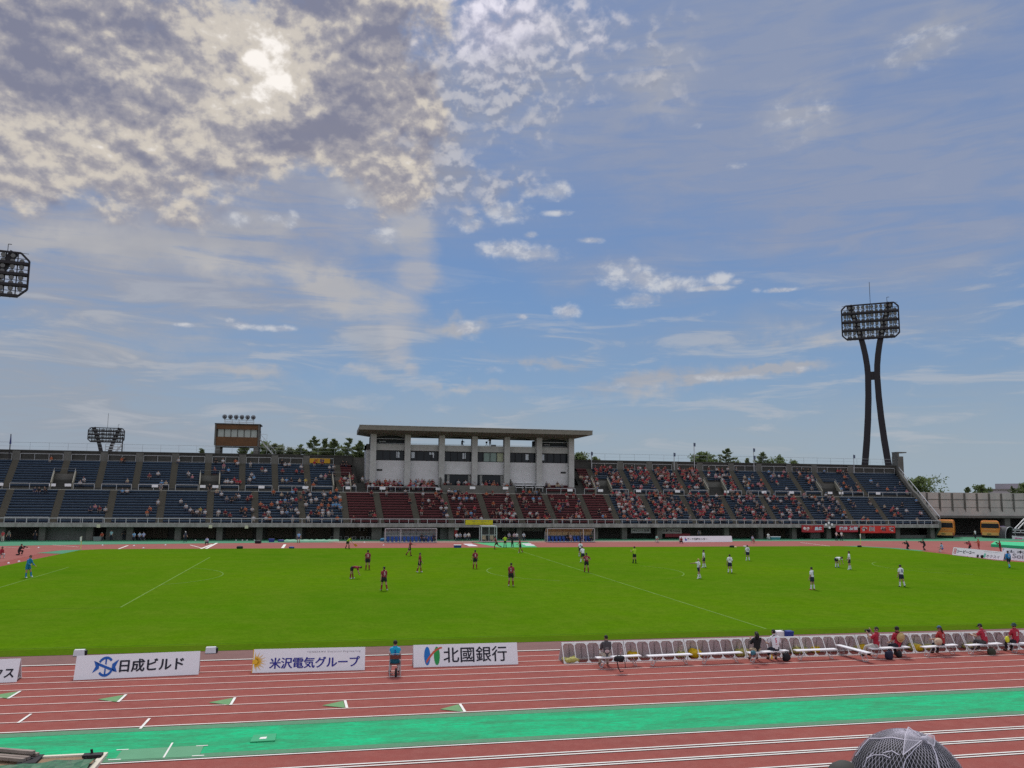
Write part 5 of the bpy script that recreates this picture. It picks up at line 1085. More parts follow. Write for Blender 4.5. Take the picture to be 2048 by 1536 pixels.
# folding chair of the person in the blue bib
q = G(789, 1350); CH = thing('folding_chair', (q.x, q.y, 0), 'steel folding chair with brown back under the person in blue bib', 'chair'); FCH = q.copy()
mb = MB()
for s in (-.22, .22):
    mb.tube([(q.x+s, q.y-.30, .012), (q.x+s, q.y-.20, .45), (q.x+s, q.y-.24, .84)], .013, 6); mb.tube([(q.x+s*.95, q.y+.28, .012), (q.x+s*.95, q.y-.15, .60)], .012, 6)
mb.tube([(q.x-.22, q.y-.30, .014), (q.x+.22, q.y-.30, .014)], .012, 6); mb.tube([(q.x-.21, q.y+.28, .014), (q.x+.21, q.y+.28, .014)], .012, 6); mb.tube([(q.x-.22, q.y-.24, .84), (q.x-.1, q.y-.255, .865), (q.x+.1, q.y-.255, .865), (q.x+.22, q.y-.24, .84)], .014, 6); mb.build('frame', STEEL, CH)
mb = MB(); mb.box(q.x-.21, q.x+.21, q.y-.2, q.y+.2, .43, .46); mb.build('seat', mat('chair brown', (.16, .055, .045), .6), CH); mb = MB(); mb.hexa([(q.x-.21, q.y-.235, .66), (q.x+.21, q.y-.235, .66), (q.x+.21, q.y-.215, .66), (q.x-.21, q.y-.215, .66), (q.x-.21, q.y-.262, .82), (q.x+.21, q.y-.262, .82), (q.x+.21, q.y-.24, .82), (q.x-.21, q.y-.24, .82)]); mb.build('backrest', mat('chair brown', (.16, .055, .045), .6), CH)
mb = MB(); mb.tube([(q.x+.02, q.y-.42, .004), (q.x+.02, q.y-.42, .05), (q.x+.02, q.y-.42, .30), (q.x+.02, q.y-.42, .36)], [.035, .05, .045, .02], 9); tag(mb.build('bottle_bag', BAGK, None, True, origin=(q.x, q.y-.42, 0)), 'narrow dark umbrella bag standing behind the folding chair', 'bag')
# bags by the benches
def bag(px, py, z, dims, m, label, strap=False):
    q = G(px, py, z); t = thing('bag', (q.x, q.y, z), label, 'bag'); lx, ly, lz = [s_*.86 for s_ in dims]; mb = MB(); mb.ball((q.x, q.y, z+lz*.47), lx/2, ly/2, lz*.55, 12, 9)
    boxy(mb, Vector((q.x, q.y, z+lz*.47)), lx/2, ly/2, lz*.5)
    for v in mb.v:
        n0 = mnoise.noise(v*6); n1 = mnoise.noise(v*6+Vector((9, 0, 0))); v.x += n0*.05; v.z = max(z+.003, v.z+n1*.05)
    mb.build('body', m, t, True)
    mb = MB(); mb.tube([(q.x-lx*.2, q.y-ly*.1, z+lz*.93), (q.x-lx*.1, q.y-ly*.1, z+lz*1.15), (q.x+lx*.1, q.y-ly*.1, z+lz*1.15), (q.x+lx*.2, q.y-ly*.1, z+lz*.93)], .015, 6)
    if strap: mb.tube([(q.x-lx*.3, q.y-ly*.4, z+.1), (q.x-lx*.2, q.y-ly*.6, z-.2), (q.x, q.y-ly*.6, z-.36), (q.x+lx*.3, q.y-ly*.55, z-.33)], .022, 6); mb.tube([(q.x+lx*.45, q.y-ly*.4, z+.1), (q.x+lx*.5, q.y-ly*.6, z-.22)], .014, 6)
    mb.build('strap', m, t); return t
bag(1238, 1324, .44, (.52, .32, .30), BAGK, 'big black rucksack lying on the bench beside the grey-shirted man', True)
bag(1573, 1322, 0, (.42, .3, .42), BAGK, 'black bag under the bench beside the white-shirted person'); bag(1507, 1310, .44, (.22, .2, .2), mat('teal cloth', (.05, .17, .22), .7), 'small teal bag on the bench beside the woman in black')
bag(1778, 1319, 0, (.42, .3, .46), mat('navy bag', (.015, .018, .045), .7), 'navy rucksack under the bench of the photographer'); bag(1798, 1315, 0, (.3, .25, .34), BAGK, 'black bag under the bench of the straw-hat spectator'); bag(1983, 1310, 0, (.42, .3, .36), mat('olive bag', (.03, .035, .02), .7), 'dark olive bag under the bench of the capped spectator')
mb = MB(); q = G(1556, 1318, .44); mb.tube([(q.x-.28, q.y, .442), (q.x-.28, q.y, .56), (q.x-.28, q.y, .60), (q.x-.28, q.y, .64)], [.035, .035, .015, .015], 8); tag(mb.build('drink_bottle', YB1, origin=(q.x-.28, q.y, .44)), 'small yellow drink bottle on the bench by the white-shirted person', 'bottle')

# ------------------------------------------------------------------ right-hand boards, tent and steel frame
a, b = G(1904, 1109.5), G(2006, 1120.5); h = AY(1907, 1094, a.y+.3).z
t, fn = aboard(a, b, h, .28, 'long white board with black lettering set at an angle past the corner', m=BOARD)
word(t, fn, 'シーピーユー', .09, .45, .34, .74, INK, .04); art(t, fn, [[(.022, .2), (.075, .2), (.075, .86), (.022, .86)]], mat('sign red', (.55, .12, .12), .6)); word(t, fn, '王', .03, .067, .3, .75, BOARD, .02, .014); word(t, fn, 'ホクスイ', .68, .93, .12, .5, INKG, .02); art(t, fn, [[(.63, .1), (.665, .1), (.67, .6), (.635, .6)]], mat('sign mint', (.15, .52, .38), .6)); word(t, fn, '株式会社 水産加工', .62, .94, .80, .88, INKG, 0)
a, b = G(2003, 1118.5), G(2075, 1125); h = AY(2005, 1095, a.y+.3).z
t, fn = aboard(a, b, h, .28, 'taller white board cut off by the picture edge, half behind the blue goalkeeper', m=BOARD)
word(t, fn, '土 木', .16, .62, .62, .86, INK, .03); word(t, fn, 'Soil', .30, .66, .18, .58, INKG, .02); word(t, fn, '7', .02, .05, .72, .92, INK, .03)
a, b, c = G(1906, 1111), G(2000, 1122), G(1990, 1126); MG = mat('mat green', (.06, .26, .15), .8, [(1.5, .6, (.20, .30, .24))])
mb = MB(); mb.hexa([(a.x, a.y-.9, .022), (b.x, b.y-.8, .022), (b.x, b.y-.05, .022), (a.x, a.y-.05, .022), (a.x, a.y-.9, .045), (b.x, b.y-.8, .045), (b.x, b.y-.05, .045), (a.x, a.y-.05, .045)]); tag(mb.build('ground_cover', MG, origin=(a.x, a.y, .022)), 'green cover spread on the ground in front of the long angled board', 'cover')
for x, y, lb in [(1957, 1114, 'dark bag in front of the long angled board'), (1965, 1115, 'second dark bag before the angled board, by the mint mark'), (1997, 1117, 'flat dark bag at the end of the long angled board')]: lump('bag', x, y+1, (.42, .35, .36 if x < 1990 else .2), BAGK if x != 1957 else mat('dark grey bag', (.06, .07, .065), .7), lb, 'bag')
mb = MB(); q = [G(1982, 1094), G(2060, 1099), G(2062, 1090), G(1990, 1088)]
mb.hexa([(p.x, p.y, .02) for p in q]+[(p.x, p.y, .42) for p in q]); tag(mb.build('landing_mat', mat('bright mat', (.03, .48, .20), .7, [(1, .3, (.03, .40, .18))]), origin=tuple(q[0])), 'thick bright green landing mat behind the boards at the picture edge', 'mat')
tn = thing('tunnel_tent', (100, 86, 0), 'grey arched tunnel tent between the purple and white banners', 'tent'); a, b = AY(2010, 1056, 86.2), AY(2032, 1085, 86.2); hw = (b.x-a.x)/2; cxx = (a.x+b.x)/2; h = a.z+.2
arcp = lambda s, y: [Vector((cxx+s*hw*(-cos(pi*i/12)), y, h*sin(pi*i/12)**.75)) for i in range(13)]
mb = MB(); r1, r2 = arcp(1, 86.2), arcp(1, 92); r3, r4 = arcp(.96, 86.2), arcp(.96, 92)
for i in range(12): mb.quad(r1[i], r1[i+1], r2[i+1], r2[i]); mb.quad(r3[i], r3[i+1], r4[i+1], r4[i])
mb.build('canvas', mat('tent canvas', (.10, .10, .105), .8, [(1, .4, None)]), tn)
mb = MB(); mb.tube(r1, .05, 6); mb.build('hoop', STEEL, tn); mb = MB(); mb.box(cxx-hw*.9, cxx+hw*.9, 91.9, 92.0, 0, h*.8); mb.build('rear_wall', DARK, tn)
sf = thing('steel_frame', (99, 84.5, 0), 'white steel tubular frame leaning in from the picture edge', 'frame')
mb = MB(); p = lambda x, y: AY(x, y, 85.6)
for u, v in [((2029, 1058), (2050, 1036)), ((2036, 1058), (2052, 1041)), ((2025, 1060), (2070, 1061)), ((2025, 1065), (2070, 1066)), ((2030, 1058), (2030, 1066)), ((2041, 1060), (2041, 1066))]: mb.bar(p(*u), p(*v), .14)
mb.bar(p(2048, 1040), (p(2048, 1040).x, 85.6, 0), .12); mb.bar(p(2069, 1061), (p(2069, 1061).x, 85.6, 0), .14); mb.build('tubes', STEEL, sf)
mb = MB(); q = p(2030, 1058); mb.ball((q.x, 85.5, q.z+.05), .25, .2, .2, 8, 6); mb.build('joint_box', STEEL, sf)

# ------------------------------------------------------------------ long-jump pit at the near corner
SAND = mat('pit sand', (.30, .20, .12), .95, [(2, .5, (.22, .15, .09)), (14, .3, None)])
c1, c2, c3 = G(72, 1519), G(213, 1515), G(195, 1540)
pit = thing('jump_pit', (c1.x-3, c1.y-1.2, 0), 'sand pit with white border boards, half covered by a dark green sheet', 'sand pit')
mb = MB(); mb.box(c1.x-8, c2.x-.16, c1.y-3.4, c1.y-.12, .012, .05); mb.build('sand', SAND, pit)
mb = MB(); mb.box(c1.x-8, c2.x, c1.y-.12, c1.y, .0, .10); mb.box(c2.x-.158, c2.x, c1.y-3.4, c1.y-.122, .0, .101); mb.build('border', mat('border cream', (.66, .61, .50), .7), pit)
TARP = mat('green tarpaulin', (.018, .105, .05), .6, [(2.5, .7, (.006, .025, .014)), (7, .5, (.05, .22, .10))])
mb = MB(); nx, ny = 46, 14; x0, x1, y0, y1 = c1.x-7.5, c2.x-.12, c1.y-3.3, G(130, 1532).y
def tz(i, j):
    x = x0+(x1-x0)*i/nx; y = y0+(y1-y0)*j/ny; q = Vector((x*1.9, y*2.3, 0)); edge = .25*mnoise.noise(Vector((x*1.3, 3, 0)))+.12*mnoise.noise(Vector((x*4, 7, 0)))
    r = .05*max(0, sin(pi*min(1, j/ny*1.02)))**.6+.10*exp(-((j-ny+2.2)/1.8)**2)*(.55+.6*abs(mnoise.noise(q*1.3)))+.11*abs(mnoise.noise(q*3.1))+.05*abs(mnoise.noise(q*7)); 
    if i > nx-9: r += .05*(i-nx+9)/9
    return Vector((x, y+edge*(j/ny), .055+r))
for i in range(nx):
    for j in range(ny): mb.quad(tz(i, j), tz(i+1, j), tz(i+1, j+1), tz(i, j+1))
tag(mb.build('tarpaulin', TARP, origin=(c1.x-3, c1.y-2, 0)), 'crumpled dark green tarpaulin gathered over the sand pit', 'tarpaulin')
WOOD = mat('grey planks', (.34, .28, .24), .85, [(3, .6, (.20, .16, .14)), (20, .3, None)], stretch=(.3, 1, 1))
p1, p2 = G(-40, 1516), G(66, 1525); d = (p2-p1).normalized(); nn = Vector((-d.y, d.x, 0)); base = p2
for i, (o, zz, ln, lb) in enumerate([(0, .10, 4.2, 'top plank'), (-.16, .0, 4.1, 'outer plank'), (.16, .0, 4.3, 'inner plank'), (-.32, .0, 3.2, 'short outer plank')]):
    s = p2+nn*o; e = s-d*ln; mb = MB(); mb.bar(s+Vector((0, 0, .16+zz)), e+Vector((0, 0, .16+zz)), .12, .08); tag(mb.build('plank', WOOD, origin=(s.x, s.y, .1+zz)), 'weathered grey %s lying by the sand pit corner' % ['plank on top of the pile', 'plank second from the camera side', 'plank on the track side of the pile', 'plank nearest the camera'][i], 'plank', 'planks beside the sand pit')
bx = p2-d*.02; mb = MB(); mb.box(bx.x-.25, bx.x+.2, bx.y-.45, bx.y+.3, .02, .118); tag(mb.build('weight', BAGK, origin=(bx.x, bx.y, .02)), 'dark weight under the plank ends at the sand pit', 'weight'); 
q = G(188, 1519); t = thing('rake_head', (q.x, q.y, .05), 'dark metal trolley parked at the far corner of the sand pit', 'trolley'); mb = MB(); mb.box(q.x-.26, q.x+.22, q.y-.2, q.y+.05, .10, .17); mb.build('bed', DSTEEL, t); mb = MB(); mb.tube([(q.x-.06, q.y, .17), (q.x-.08, q.y, .27)], .035, 7); mb.build('grip', BLACK, t); 
for s in (-.2, .2): mb = MB(); mb.tube([(q.x+s*.8, q.y-.25, .075), (q.x+s*.8, q.y-.205, .075)], .055, 10); mb.build('wheel', BLACK, t)

# ------------------------------------------------------------------ people
SKIN = mat('skin', (.42, .25, .17), .6); HAIRM = mat('dark hair', (.014, .011, .010), .7)
FIGS = []
def dv(f, ab, s): return Vector((s*sin(ab)*1.0, -sin(f)*cos(ab), -cos(f)*cos(ab)))
def skeleton(H, P, fingers=True):
    """joints in the figure's own frame: it faces -Y, its left hand is at +X"""
    g = lambda k_, d: P.get(k_, d)
    lean, side = RD(g('lean', 3)), RD(g('side', 0)); up = Vector((sin(side), -sin(lean)*cos(side), cos(lean)*cos(side))); J = {}
    pel = Vector((0, 0, 0)); J['pel'] = pel; J['spi'] = pel+up*.095*H; bend = RD(g('bend', 0)); up2 = (Matrix.Rotation(bend, 3, 'X') @ up) if bend else up
    J['che'] = J['spi']+up2*.115*H; J['nb'] = J['che']+up2*.085*H
    nod = RD(g('nod', 0)); hd = (Matrix.Rotation(nod, 3, 'X') @ (up2*.6+Vector((0, 0, .4)) if lean < .6 else up2)).normalized(); J['nk'] = J['nb']+hd*.042*H
    J['h1'] = J['nk']+hd*.034*H; J['h2'] = J['h1']+hd*.040*H; J['h3'] = J['h2']+hd*.034*H
    tw = RD(g('twist', 0)); rx = Vector((cos(tw), sin(tw), 0)); rx = (rx-up2*rx.dot(up2)).normalized(); fw = rx.cross(up2)*1.0     # rx: to the figure's left
    if fw.y > 0 and abs(tw) < 1: fw = -fw
    hy = RD(g('look', 0)); hf = Matrix.Rotation(hy, 3, hd) @ fw; hf = (hf-hd*hf.dot(hd)).normalized()
    J['_up'], J['_fw'], J['_hd'], J['_hf'] = up2, fw, hd, hf
    for n_, s in (('L', 1), ('R', -1)):
        sh = J['che']+up2*.055*H+rx*s*.098*H; a = g('arm'+n_, (4, 8, 14, 4)); f, ab, e = map(RD, a[:3]); ab2 = RD(a[3]) if len(a) > 3 else ab
        el = sh+dv(f, ab, s)*.168*H; wr = el+dv(f+e, ab2, s)*.142*H; hn = wr+dv(f+e+RD(a[4] if len(a) > 4 else 8), ab2, s)*.045*H
        J['sh'+n_], J['el'+n_], J['wr'+n_], J['ha'+n_] = sh, el, wr, hn
        hp = pel+Vector((s*.052*H, 0, -.02*H)); a = g('leg'+n_, (0, 3, 2)); f, ab, k_ = map(RD, a[:3])
        kn = hp+dv(f, ab, s)*.235*H; an = kn+dv(f-k_, ab*(.6 if len(a) < 4 else RD(a[3])/max(ab, 1e-3)), s)*.225*H; ft = RD(a[4]) if len(a) > 4 else 0
        toe = an+Vector((s*.012*H, -.078*H*cos(ft), -.022*H-.06*H*sin(ft))); J['hp'+n_], J['kn'+n_], J['an'+n_], J['to'+n_] = hp, kn, an, toe
        J['he'+n_] = an+Vector((0, .022*H, -.018*H))
    return J
RADS = dict(pel=(.088, .068), spi=(.080, .062), che=(.094, .070), nb=(.052, .044), nk=(.034, .034), h1=(.043, .047), h2=(.050, .058), h3=(.036, .040), sh=(.042, .042), el=(.028, .028), wr=(.020, .020), ha=(.020, .014), hp=(.062, .062), kn=(.037, .039), an=(.025, .026), to=(.020, .017), he=(.020, .02))
EDG = [('pel', 'spi'), ('spi', 'che'), ('che', 'nb'), ('nb', 'nk'), ('nk', 'h1'), ('h1', 'h2'), ('h2', 'h3')]
for n_ in 'LR': EDG += [('che', 'sh'+n_), ('sh'+n_, 'el'+n_), ('el'+n_, 'wr'+n_), ('wr'+n_, 'ha'+n_), ('pel', 'hp'+n_), ('hp'+n_, 'kn'+n_), ('kn'+n_, 'an'+n_), ('an'+n_, 'to'+n_), ('an'+n_, 'he'+n_)]
SEGS = {'torso': [('pel', 'spi'), ('spi', 'che'), ('che', 'nb')], 'neck': [('nb', 'nk')], 'head': [('nk', 'h1'), ('h1', 'h2'), ('h2', 'h3')]}
def person(px, py, H, face, pose, wear, label, z=0., at=None, subs=1, seat=None, group=None, side=1):
    """py = photo row of the feet (standing) or of the seat line; face = 0 towards the camera side, 180 away, 90 to the photo's right"""
    J = skeleton(H, pose); pos = at.copy() if at is not None else G(px, py, z)
    if seat is None: low = min(min(J['to'+n_].z, J['he'+n_].z) for n_ in 'LR')-.018*H; off = Vector((0, 0, -low))
    else: off = Vector((0, 0, seat+.058*H))
    FIGS.append(dict(J={k_: (v+off if k_[0] != '_' else v) for k_, v in J.items()}, H=H, pos=pos, rz=RD(face), wear=wear, label=label, subs=subs, group=group, extra=pose.get('extra')))
    return FIGS[-1]
def cloth_mat(c, r=.8):
    if isinstance(c, str): return MATS[c]
    return mat('cloth %.3f %.3f %.3f' % c, c, r, [(30, .2, None)])
STRIPE = mat('striped jersey', (.30, .022, .035), .8)
_t = STRIPE.node_tree; _c = _t.nodes.new('ShaderNodeTexCoord'); _w = _t.nodes.new('ShaderNodeTexWave'); _w.inputs['Scale'].default_value = 3.0; _w.bands_direction = 'X'; _m = _t.nodes.new('ShaderNodeMix'); _m.data_type = 'RGBA'; _m.inputs[6].default_value = (.34, .03, .045, 1); _m.inputs[7].default_value = (.10, .018, .024, 1)
_t.links.new(_c.outputs['Object'], _w.inputs[0]); _t.links.new(_w.outputs[1], _m.inputs[0]); _t.links.new(_m.outputs[2], _t.nodes['Principled BSDF'].inputs['Base Color'])
def near_seg(p, J, H):
    best = None
    for (n0, n1, reg, sd_, w) in SEGL:
        a, b = J[n0], J[n1]; d = b-a; t = max(0, min(1, (p-a).dot(d)/max(1e-9, d.length_squared))); r = (p-(a+d*t)).length/(w*H)
        if best is None or r < best[0]: best = (r, reg, t, n0)
    return best
SEGL = [('pel', 'spi', 'waist', 0, .078), ('spi', 'che', 'torso', 0, .08), ('che', 'nb', 'torso', 0, .075), ('nb', 'nk', 'neck', 0, .036), ('nk', 'h1', 'head', 0, .045), ('h1', 'h2', 'head', 0, .052), ('h2', 'h3', 'head', 0, .05)]
for n_ in 'LR': SEGL += [('che', 'sh'+n_, 'torso', n_, .05), ('sh'+n_, 'el'+n_, 'uarm', n_, .036), ('el'+n_, 'wr'+n_, 'farm', n_, .026), ('wr'+n_, 'ha'+n_, 'hand', n_, .022), ('pel', 'hp'+n_, 'hips', n_, .068), ('hp'+n_, 'kn'+n_, 'thigh', n_, .05), ('kn'+n_, 'an'+n_, 'calf', n_, .032), ('an'+n_, 'to'+n_, 'foot', n_, .024), ('an'+n_, 'he'+n_, 'foot', n_, .024)]
def build_people():
    tmp = []
    for F in FIGS:                           # grow every body from its skeleton in one go
        J, H = F['J'], F['H']; names = [k_ for k_ in J if k_[0] != '_']; ix = {n: i for i, n in enumerate(names)}
        vs = [J[n] for n in names]; es = [(ix[a], ix[b]) for a, b in EDG]; rad = [RADS[n if n in RADS else n[:2]] for n in names]
        hf = J['_hf']; nose = J['h1']+hf*.062*H+J['_hd']*.012*H; vs.append(nose); es.append((ix['h1'], len(vs)-1)); rad.append((.012, .012))
        for s in (1, -1):
            sx = hf.cross(J['_hd'])*s; vs.append(J['h2']+sx*.050*H-J['_hd']*.012*H); es.append((ix['h2'], len(vs)-1)); rad.append((.010, .016))
        me = bpy.data.meshes.new('body'); me.from_pydata([tuple(v) for v in vs], es, []); o = bpy.data.objects.new('body', me); link(o)
        o.modifiers.new('Skin', 'SKIN'); 
        for i, sv in enumerate(me.skin_vertices[0].data): sv.radius = (rad[i][0]*H, rad[i][1]*H); sv.use_root = (i == ix['pel'])
        sb = o.modifiers.new('Sub', 'SUBSURF'); sb.levels = sb.render_levels = F['subs']; tmp.append(o)
    dg = bpy.context.evaluated_depsgraph_get()
    meshes = [bpy.data.meshes.new_from_object(o.evaluated_get(dg)) for o in tmp]
    for o, F, me in zip(tmp, FIGS, meshes):
        old = o.data; bpy.data.objects.remove(o); bpy.data.meshes.remove(old); finish_person(F, me)
def finish_person(F, me):
    J, H, wear = F['J'], F['H'], F['wear']; me.name = 'body'; me.materials.clear(); me.materials.append(cloth_mat(wear['skin']) if 'skin' in wear else SKIN)
    me.polygons.foreach_set('use_smooth', [True]*len(me.polygons)); me.polygons.foreach_set('material_index', [0]*len(me.polygons))
    vc = [v.co.copy() for v in me.vertices]; vn = [v.normal.copy() for v in me.vertices]
    reg = []
    for p in me.polygons:
        c = sum((vc[i] for i in p.vertices), Vector())/len(p.vertices); reg.append(near_seg(c, J, H)[1:])
    # hands: a palm with four fingers and a thumb grown onto the wrist
    mb = MB()
    for n_, s in (('L', 1), ('R', -1)):
        wr, ha, el = J['wr'+n_], J['ha'+n_], J['el'+n_]; d = (ha-wr).normalized(); sd_ = d.cross(Vector((0, 1, 0.001))).normalized(); pn = d.cross(sd_); fd = (-sd_ if s > 0 else sd_); q0 = wr+d*.012*H
        mb.tube([q0, ha, ha+d*.012*H], [.015*H, .021*H, .017*H], 8)
        for k_, (o_, ln) in enumerate(((-.0145, .036), (-.005, .042), (.0045, .040), (.0135, .032))):
            b = ha+d*.012*H+sd_*o_*H; mb.tube([b, b+(d+pn*.18).normalized()*ln*.55*H, b+(d+pn*.5).normalized()*ln*H], [.0056*H, .0052*H, .0040*H], 5)
        tq = -1 if s > 0 else 1; b = wr+d*.022*H+sd_*tq*.014*H; mb.tube([b, b+(d*.7+sd_*tq*.7).normalized()*.02*H, b+(d*.95+sd_*tq*.45).normalized()*.040*H], [.0075*H, .0065*H, .005*H], 5)
    bm = bmesh.new(); bm.from_mesh(me); off = len(bm.verts); vv = [bm.verts.new(v) for v in mb.v]
    for f in mb.f: bm.faces.new([vv[i] for i in f]).smooth = True
    bm.to_mesh(me); bm.free()
    o = bpy.data.objects.new('person', me); o.location = F['pos']; o.rotation_euler = (0, 0, F['rz']); link(o); tag(o, F['label'], 'person', F['group']); F['obj'] = o
    def garment(name, sel, thick, m, flare=0.):
        ids = [i for i, r in enumerate(reg) if sel(*r)]
        if not ids: return None
        mp = {}; fs = []
        for i in ids:
            fs.append([mp.setdefault(v, len(mp)) for v in me_polys[i]])
        vs = [None]*len(mp)
        for v, k_ in mp.items(): vs[k_] = tuple(vc[v]+vn[v]*thick*H)
        g = bpy.data.meshes.new(name); g.from_pydata(vs, [], fs); g.materials.append(m); g.polygons.foreach_set('use_smooth', [True]*len(g.polygons))
        return link(bpy.data.objects.new(name, g), o)
    me_polys = [tuple(p.vertices) for p in me.polygons][:len(reg)]
    sl = wear.get('sleeve', .72); tr = wear.get('legs', .62); bare = wear.get('bare', False)
    if 'shirt' in wear:
        garment('shirt', lambda r, t, n: r in ('torso', 'waist') or (r == 'uarm' and t < min(1, sl) and not bare) or (r == 'farm' and t < sl-1), .0085, cloth_mat(wear['shirt']))
    if 'under' in wear: garment('undershirt', lambda r, t, n: r in ('torso', 'uarm') and not (r == 'uarm' and t > .6), .0045, cloth_mat(wear['under']))
    if 'shorts' in wear: garment('trousers' if tr > 1 else 'shorts', lambda r, t, n: r == 'hips' or (r == 'waist' and t < .45) or (r == 'thigh' and t < tr) or (r == 'calf' and t < tr-1), .0115 if tr <= 1 else .007, cloth_mat(wear['shorts']))
    for q_ in 'LR':
        if 'socks' in wear: garment('sock', lambda r, t, n: r == 'calf' and t > .12 and n[-1] == q_, .004, cloth_mat(wear['socks']))
        garment('shoe', lambda r, t, n: (r == 'foot' or (r == 'calf' and t > .97)) and n[-1] == q_, .006, cloth_mat(wear.get('shoes', (.02, .02, .02))))
    # hair and hats
    up, hf = J['_hd'], J['_hf']; sx = hf.cross(up); R_ = Matrix((sx, hf, up)).transposed(); hc = J['h2']+up*.0*H
    hair = wear.get('hair', (.014, .011, .010)); hm = HAIRM if hair == (.014, .011, .010) else cloth_mat(hair)
    mb = MB(); mb.ball((0, 0, 0), .051*H, .059*H, .060*H, 14, 10)
    keep = []
    for f in mb.f:
        c = sum((mb.v[i] for i in f), Vector())/len(f)/H
        if c.z > .018 or (c.y < .016 and c.z > -.030) or (c.y < -.02 and c.z > -.046): keep.append(f)
    mb.f = keep; mb.m = [0]*len(keep); used = sorted({i for f in keep for i in f}); mp = {v: i for i, v in enumerate(used)}
    rnd = random.Random(int(F['pos'].x*100)); mb.v = [hc+R_ @ (mb.v[i]*(1+rnd.uniform(-.04, .05))) for i in used]; mb.f = [[mp[i] for i in f] for f in keep]
    ho = mb.build('hair', hm, o, True, local=True)
    if wear.get('long'):
        mb = MB(); mb.tube([hc+R_ @ Vector((0, -.02*H, .03*H)), hc+R_ @ Vector((0, -.05*H, -.02*H)), hc+R_ @ Vector((0, -.062*H, -.075*H)), hc+R_ @ Vector((0, -.066*H, -.145*H))], [.035*H, .050*H, .05*H, .022*H] if wear['long'] == 1 else [.02*H, .024*H, .022*H, .008*H], 9); mb.build('long_hair' if wear['long'] == 1 else 'ponytail', hm, o, True, local=True)
    if 'hat' in wear:
        mb = MB(); n0 = len(mb.v); mb.ball((0, 0, .012*H), .056*H, .064*H, .056*H, 14, 6, z0=-.05, z1=1.); 
        br = wear.get('brim', 'cap')
        if br == 'cap': mb.hexa([(-.042*H, .04*H, .010*H), (.042*H, .04*H, .010*H), (.034*H, .118*H, .002*H), (-.034*H, .118*H, .002*H), (-.042*H, .04*H, .016*H), (.042*H, .04*H, .016*H), (.034*H, .118*H, .008*H), (-.034*H, .118*H, .008*H)])
        else:
            pr = [(.05, .012), (.085, -.004), (.087, .0), (.05, .018)]
            for k_ in range(16):
                for (r0, z0), (r1, z1) in zip(pr, pr[1:]): mb.quad(*[Vector((r*cos(a), r*sin(a), z))*H for r, z, a in ((r0, z0, k_*pi/8), (r0, z0, (k_+1)*pi/8), (r1, z1, (k_+1)*pi/8), (r1, z1, k_*pi/8))])
        mb.v = [hc+R_ @ v for v in mb.v]; mb.build('cap' if br == 'cap' else 'hat', cloth_mat(wear['hat']), o, True, local=True)
    mb = MB()
    for s in (-1, 1): mb.ball(hc+R_ @ Vector((s*.019*H, .0545*H, -.006*H)), .0065*H, .004*H, .004*H, 6, 4)
    mb.build('eyes', BLACK, o, local=True)
    mb = MB(); c = J['h1']+R_ @ Vector((0, .052*H, -.004*H)); mb.bar(c-sx*.014*H, c+sx*.014*H, .006*H, .005*H); mb.build('mouth', cloth_mat((.25, .10, .08)), o, local=True)
    if 'mask' in wear: mb = MB(); mb.ball(J['h1']+hf*.036*H, .034*H, .024*H, .026*H, 8, 6); mb.build('face_mask', cloth_mat(wear['mask']), o, True, local=True)
    if 'num' in wear:                       # number on the back of the shirt
        body, size, c = wear['num'][:3]; up2, fw = J['_up'], J['_fw']; bx = up2.cross(-fw).normalized(); o0 = J['che']+up2*(-.02*H)-fw*.0; w = size*(.62 if len(body) > 1 else .36)
        back = -fw
        dist = max((v-o0).dot(back) for v in vc if abs((v-o0).dot(up2)) < .09*H and abs((v-o0).dot(bx)) < .06*H)+.014*H
        mb = MB(); letter(mb, body, lambda u, v, q: o0+back*(dist+q)+bx*(u-.5)*w+up2*(v-.5)*size, 0, 1, 0, 1, .004, .03); mb.build('shirt_number', cloth_mat(c), o, local=True)
        if len(wear['num']) > 3:
            t_, col_, dz = wear['num'][3:6]; mb = MB(); letter(mb, t_, lambda u, v, q: o0+back*(dist+q)+bx*(u-.5)*w*1.5+up2*((v-.5)*size*.25+dz), 0, 1, 0, 1, .004, .0); mb.build('shirt_lettering', cloth_mat(col_), o, local=True)
    if F['extra']: F['extra'](F, o)
# outfits
RJ = dict(shirt='striped jersey', shorts=(.014, .013, .018), socks=(.22, .018, .03), shoes=(.62, .62, .62), skin=(.40, .23, .15))
WJ = dict(shirt=(.74, .73, .78), shorts=(.018, .020, .050), socks=(.68, .69, .74), shoes=(.66, .66, .64), skin=(.40, .24, .16))
WN = (.62, .50, .50); NV = (.05, .06, .22)
def o_(base, **k_): d = dict(base); d.update(k_); return d
ST = dict(legL=(4, 5, 4), legR=(-4, 5, 4)); 
def P_(**k_): d = dict(ST); d.update(k_); return d
FB = 'footballers on the pitch'
def flag_in_hand(n_, col, ln=.55):
    def f(F, o):
        J = F['J']; a = J['ha'+n_]; mb = MB(); d = (J['ha'+n_]-J['wr'+n_]).normalized(); d = (d+Vector((0, -.3, -.4))).normalized(); mb.bar(a-d*.1, a+d*ln, .02); fl = mb.build('flag_stick', BLACK, o, local=True)
        w = Vector((0, -1, .2)); mb = MB(); mb.hexa([a+d*ln*.3, a+d*ln, a+d*ln+w*.32, a+d*ln*.3+w*.32]+[p+Vector((.012, 0, 0)) for p in (a+d*ln*.3, a+d*ln, a+d*ln+w*.32, a+d*ln*.3+w*.32)]); mb.build('flag', cloth_mat(col), o, local=True)
    return f
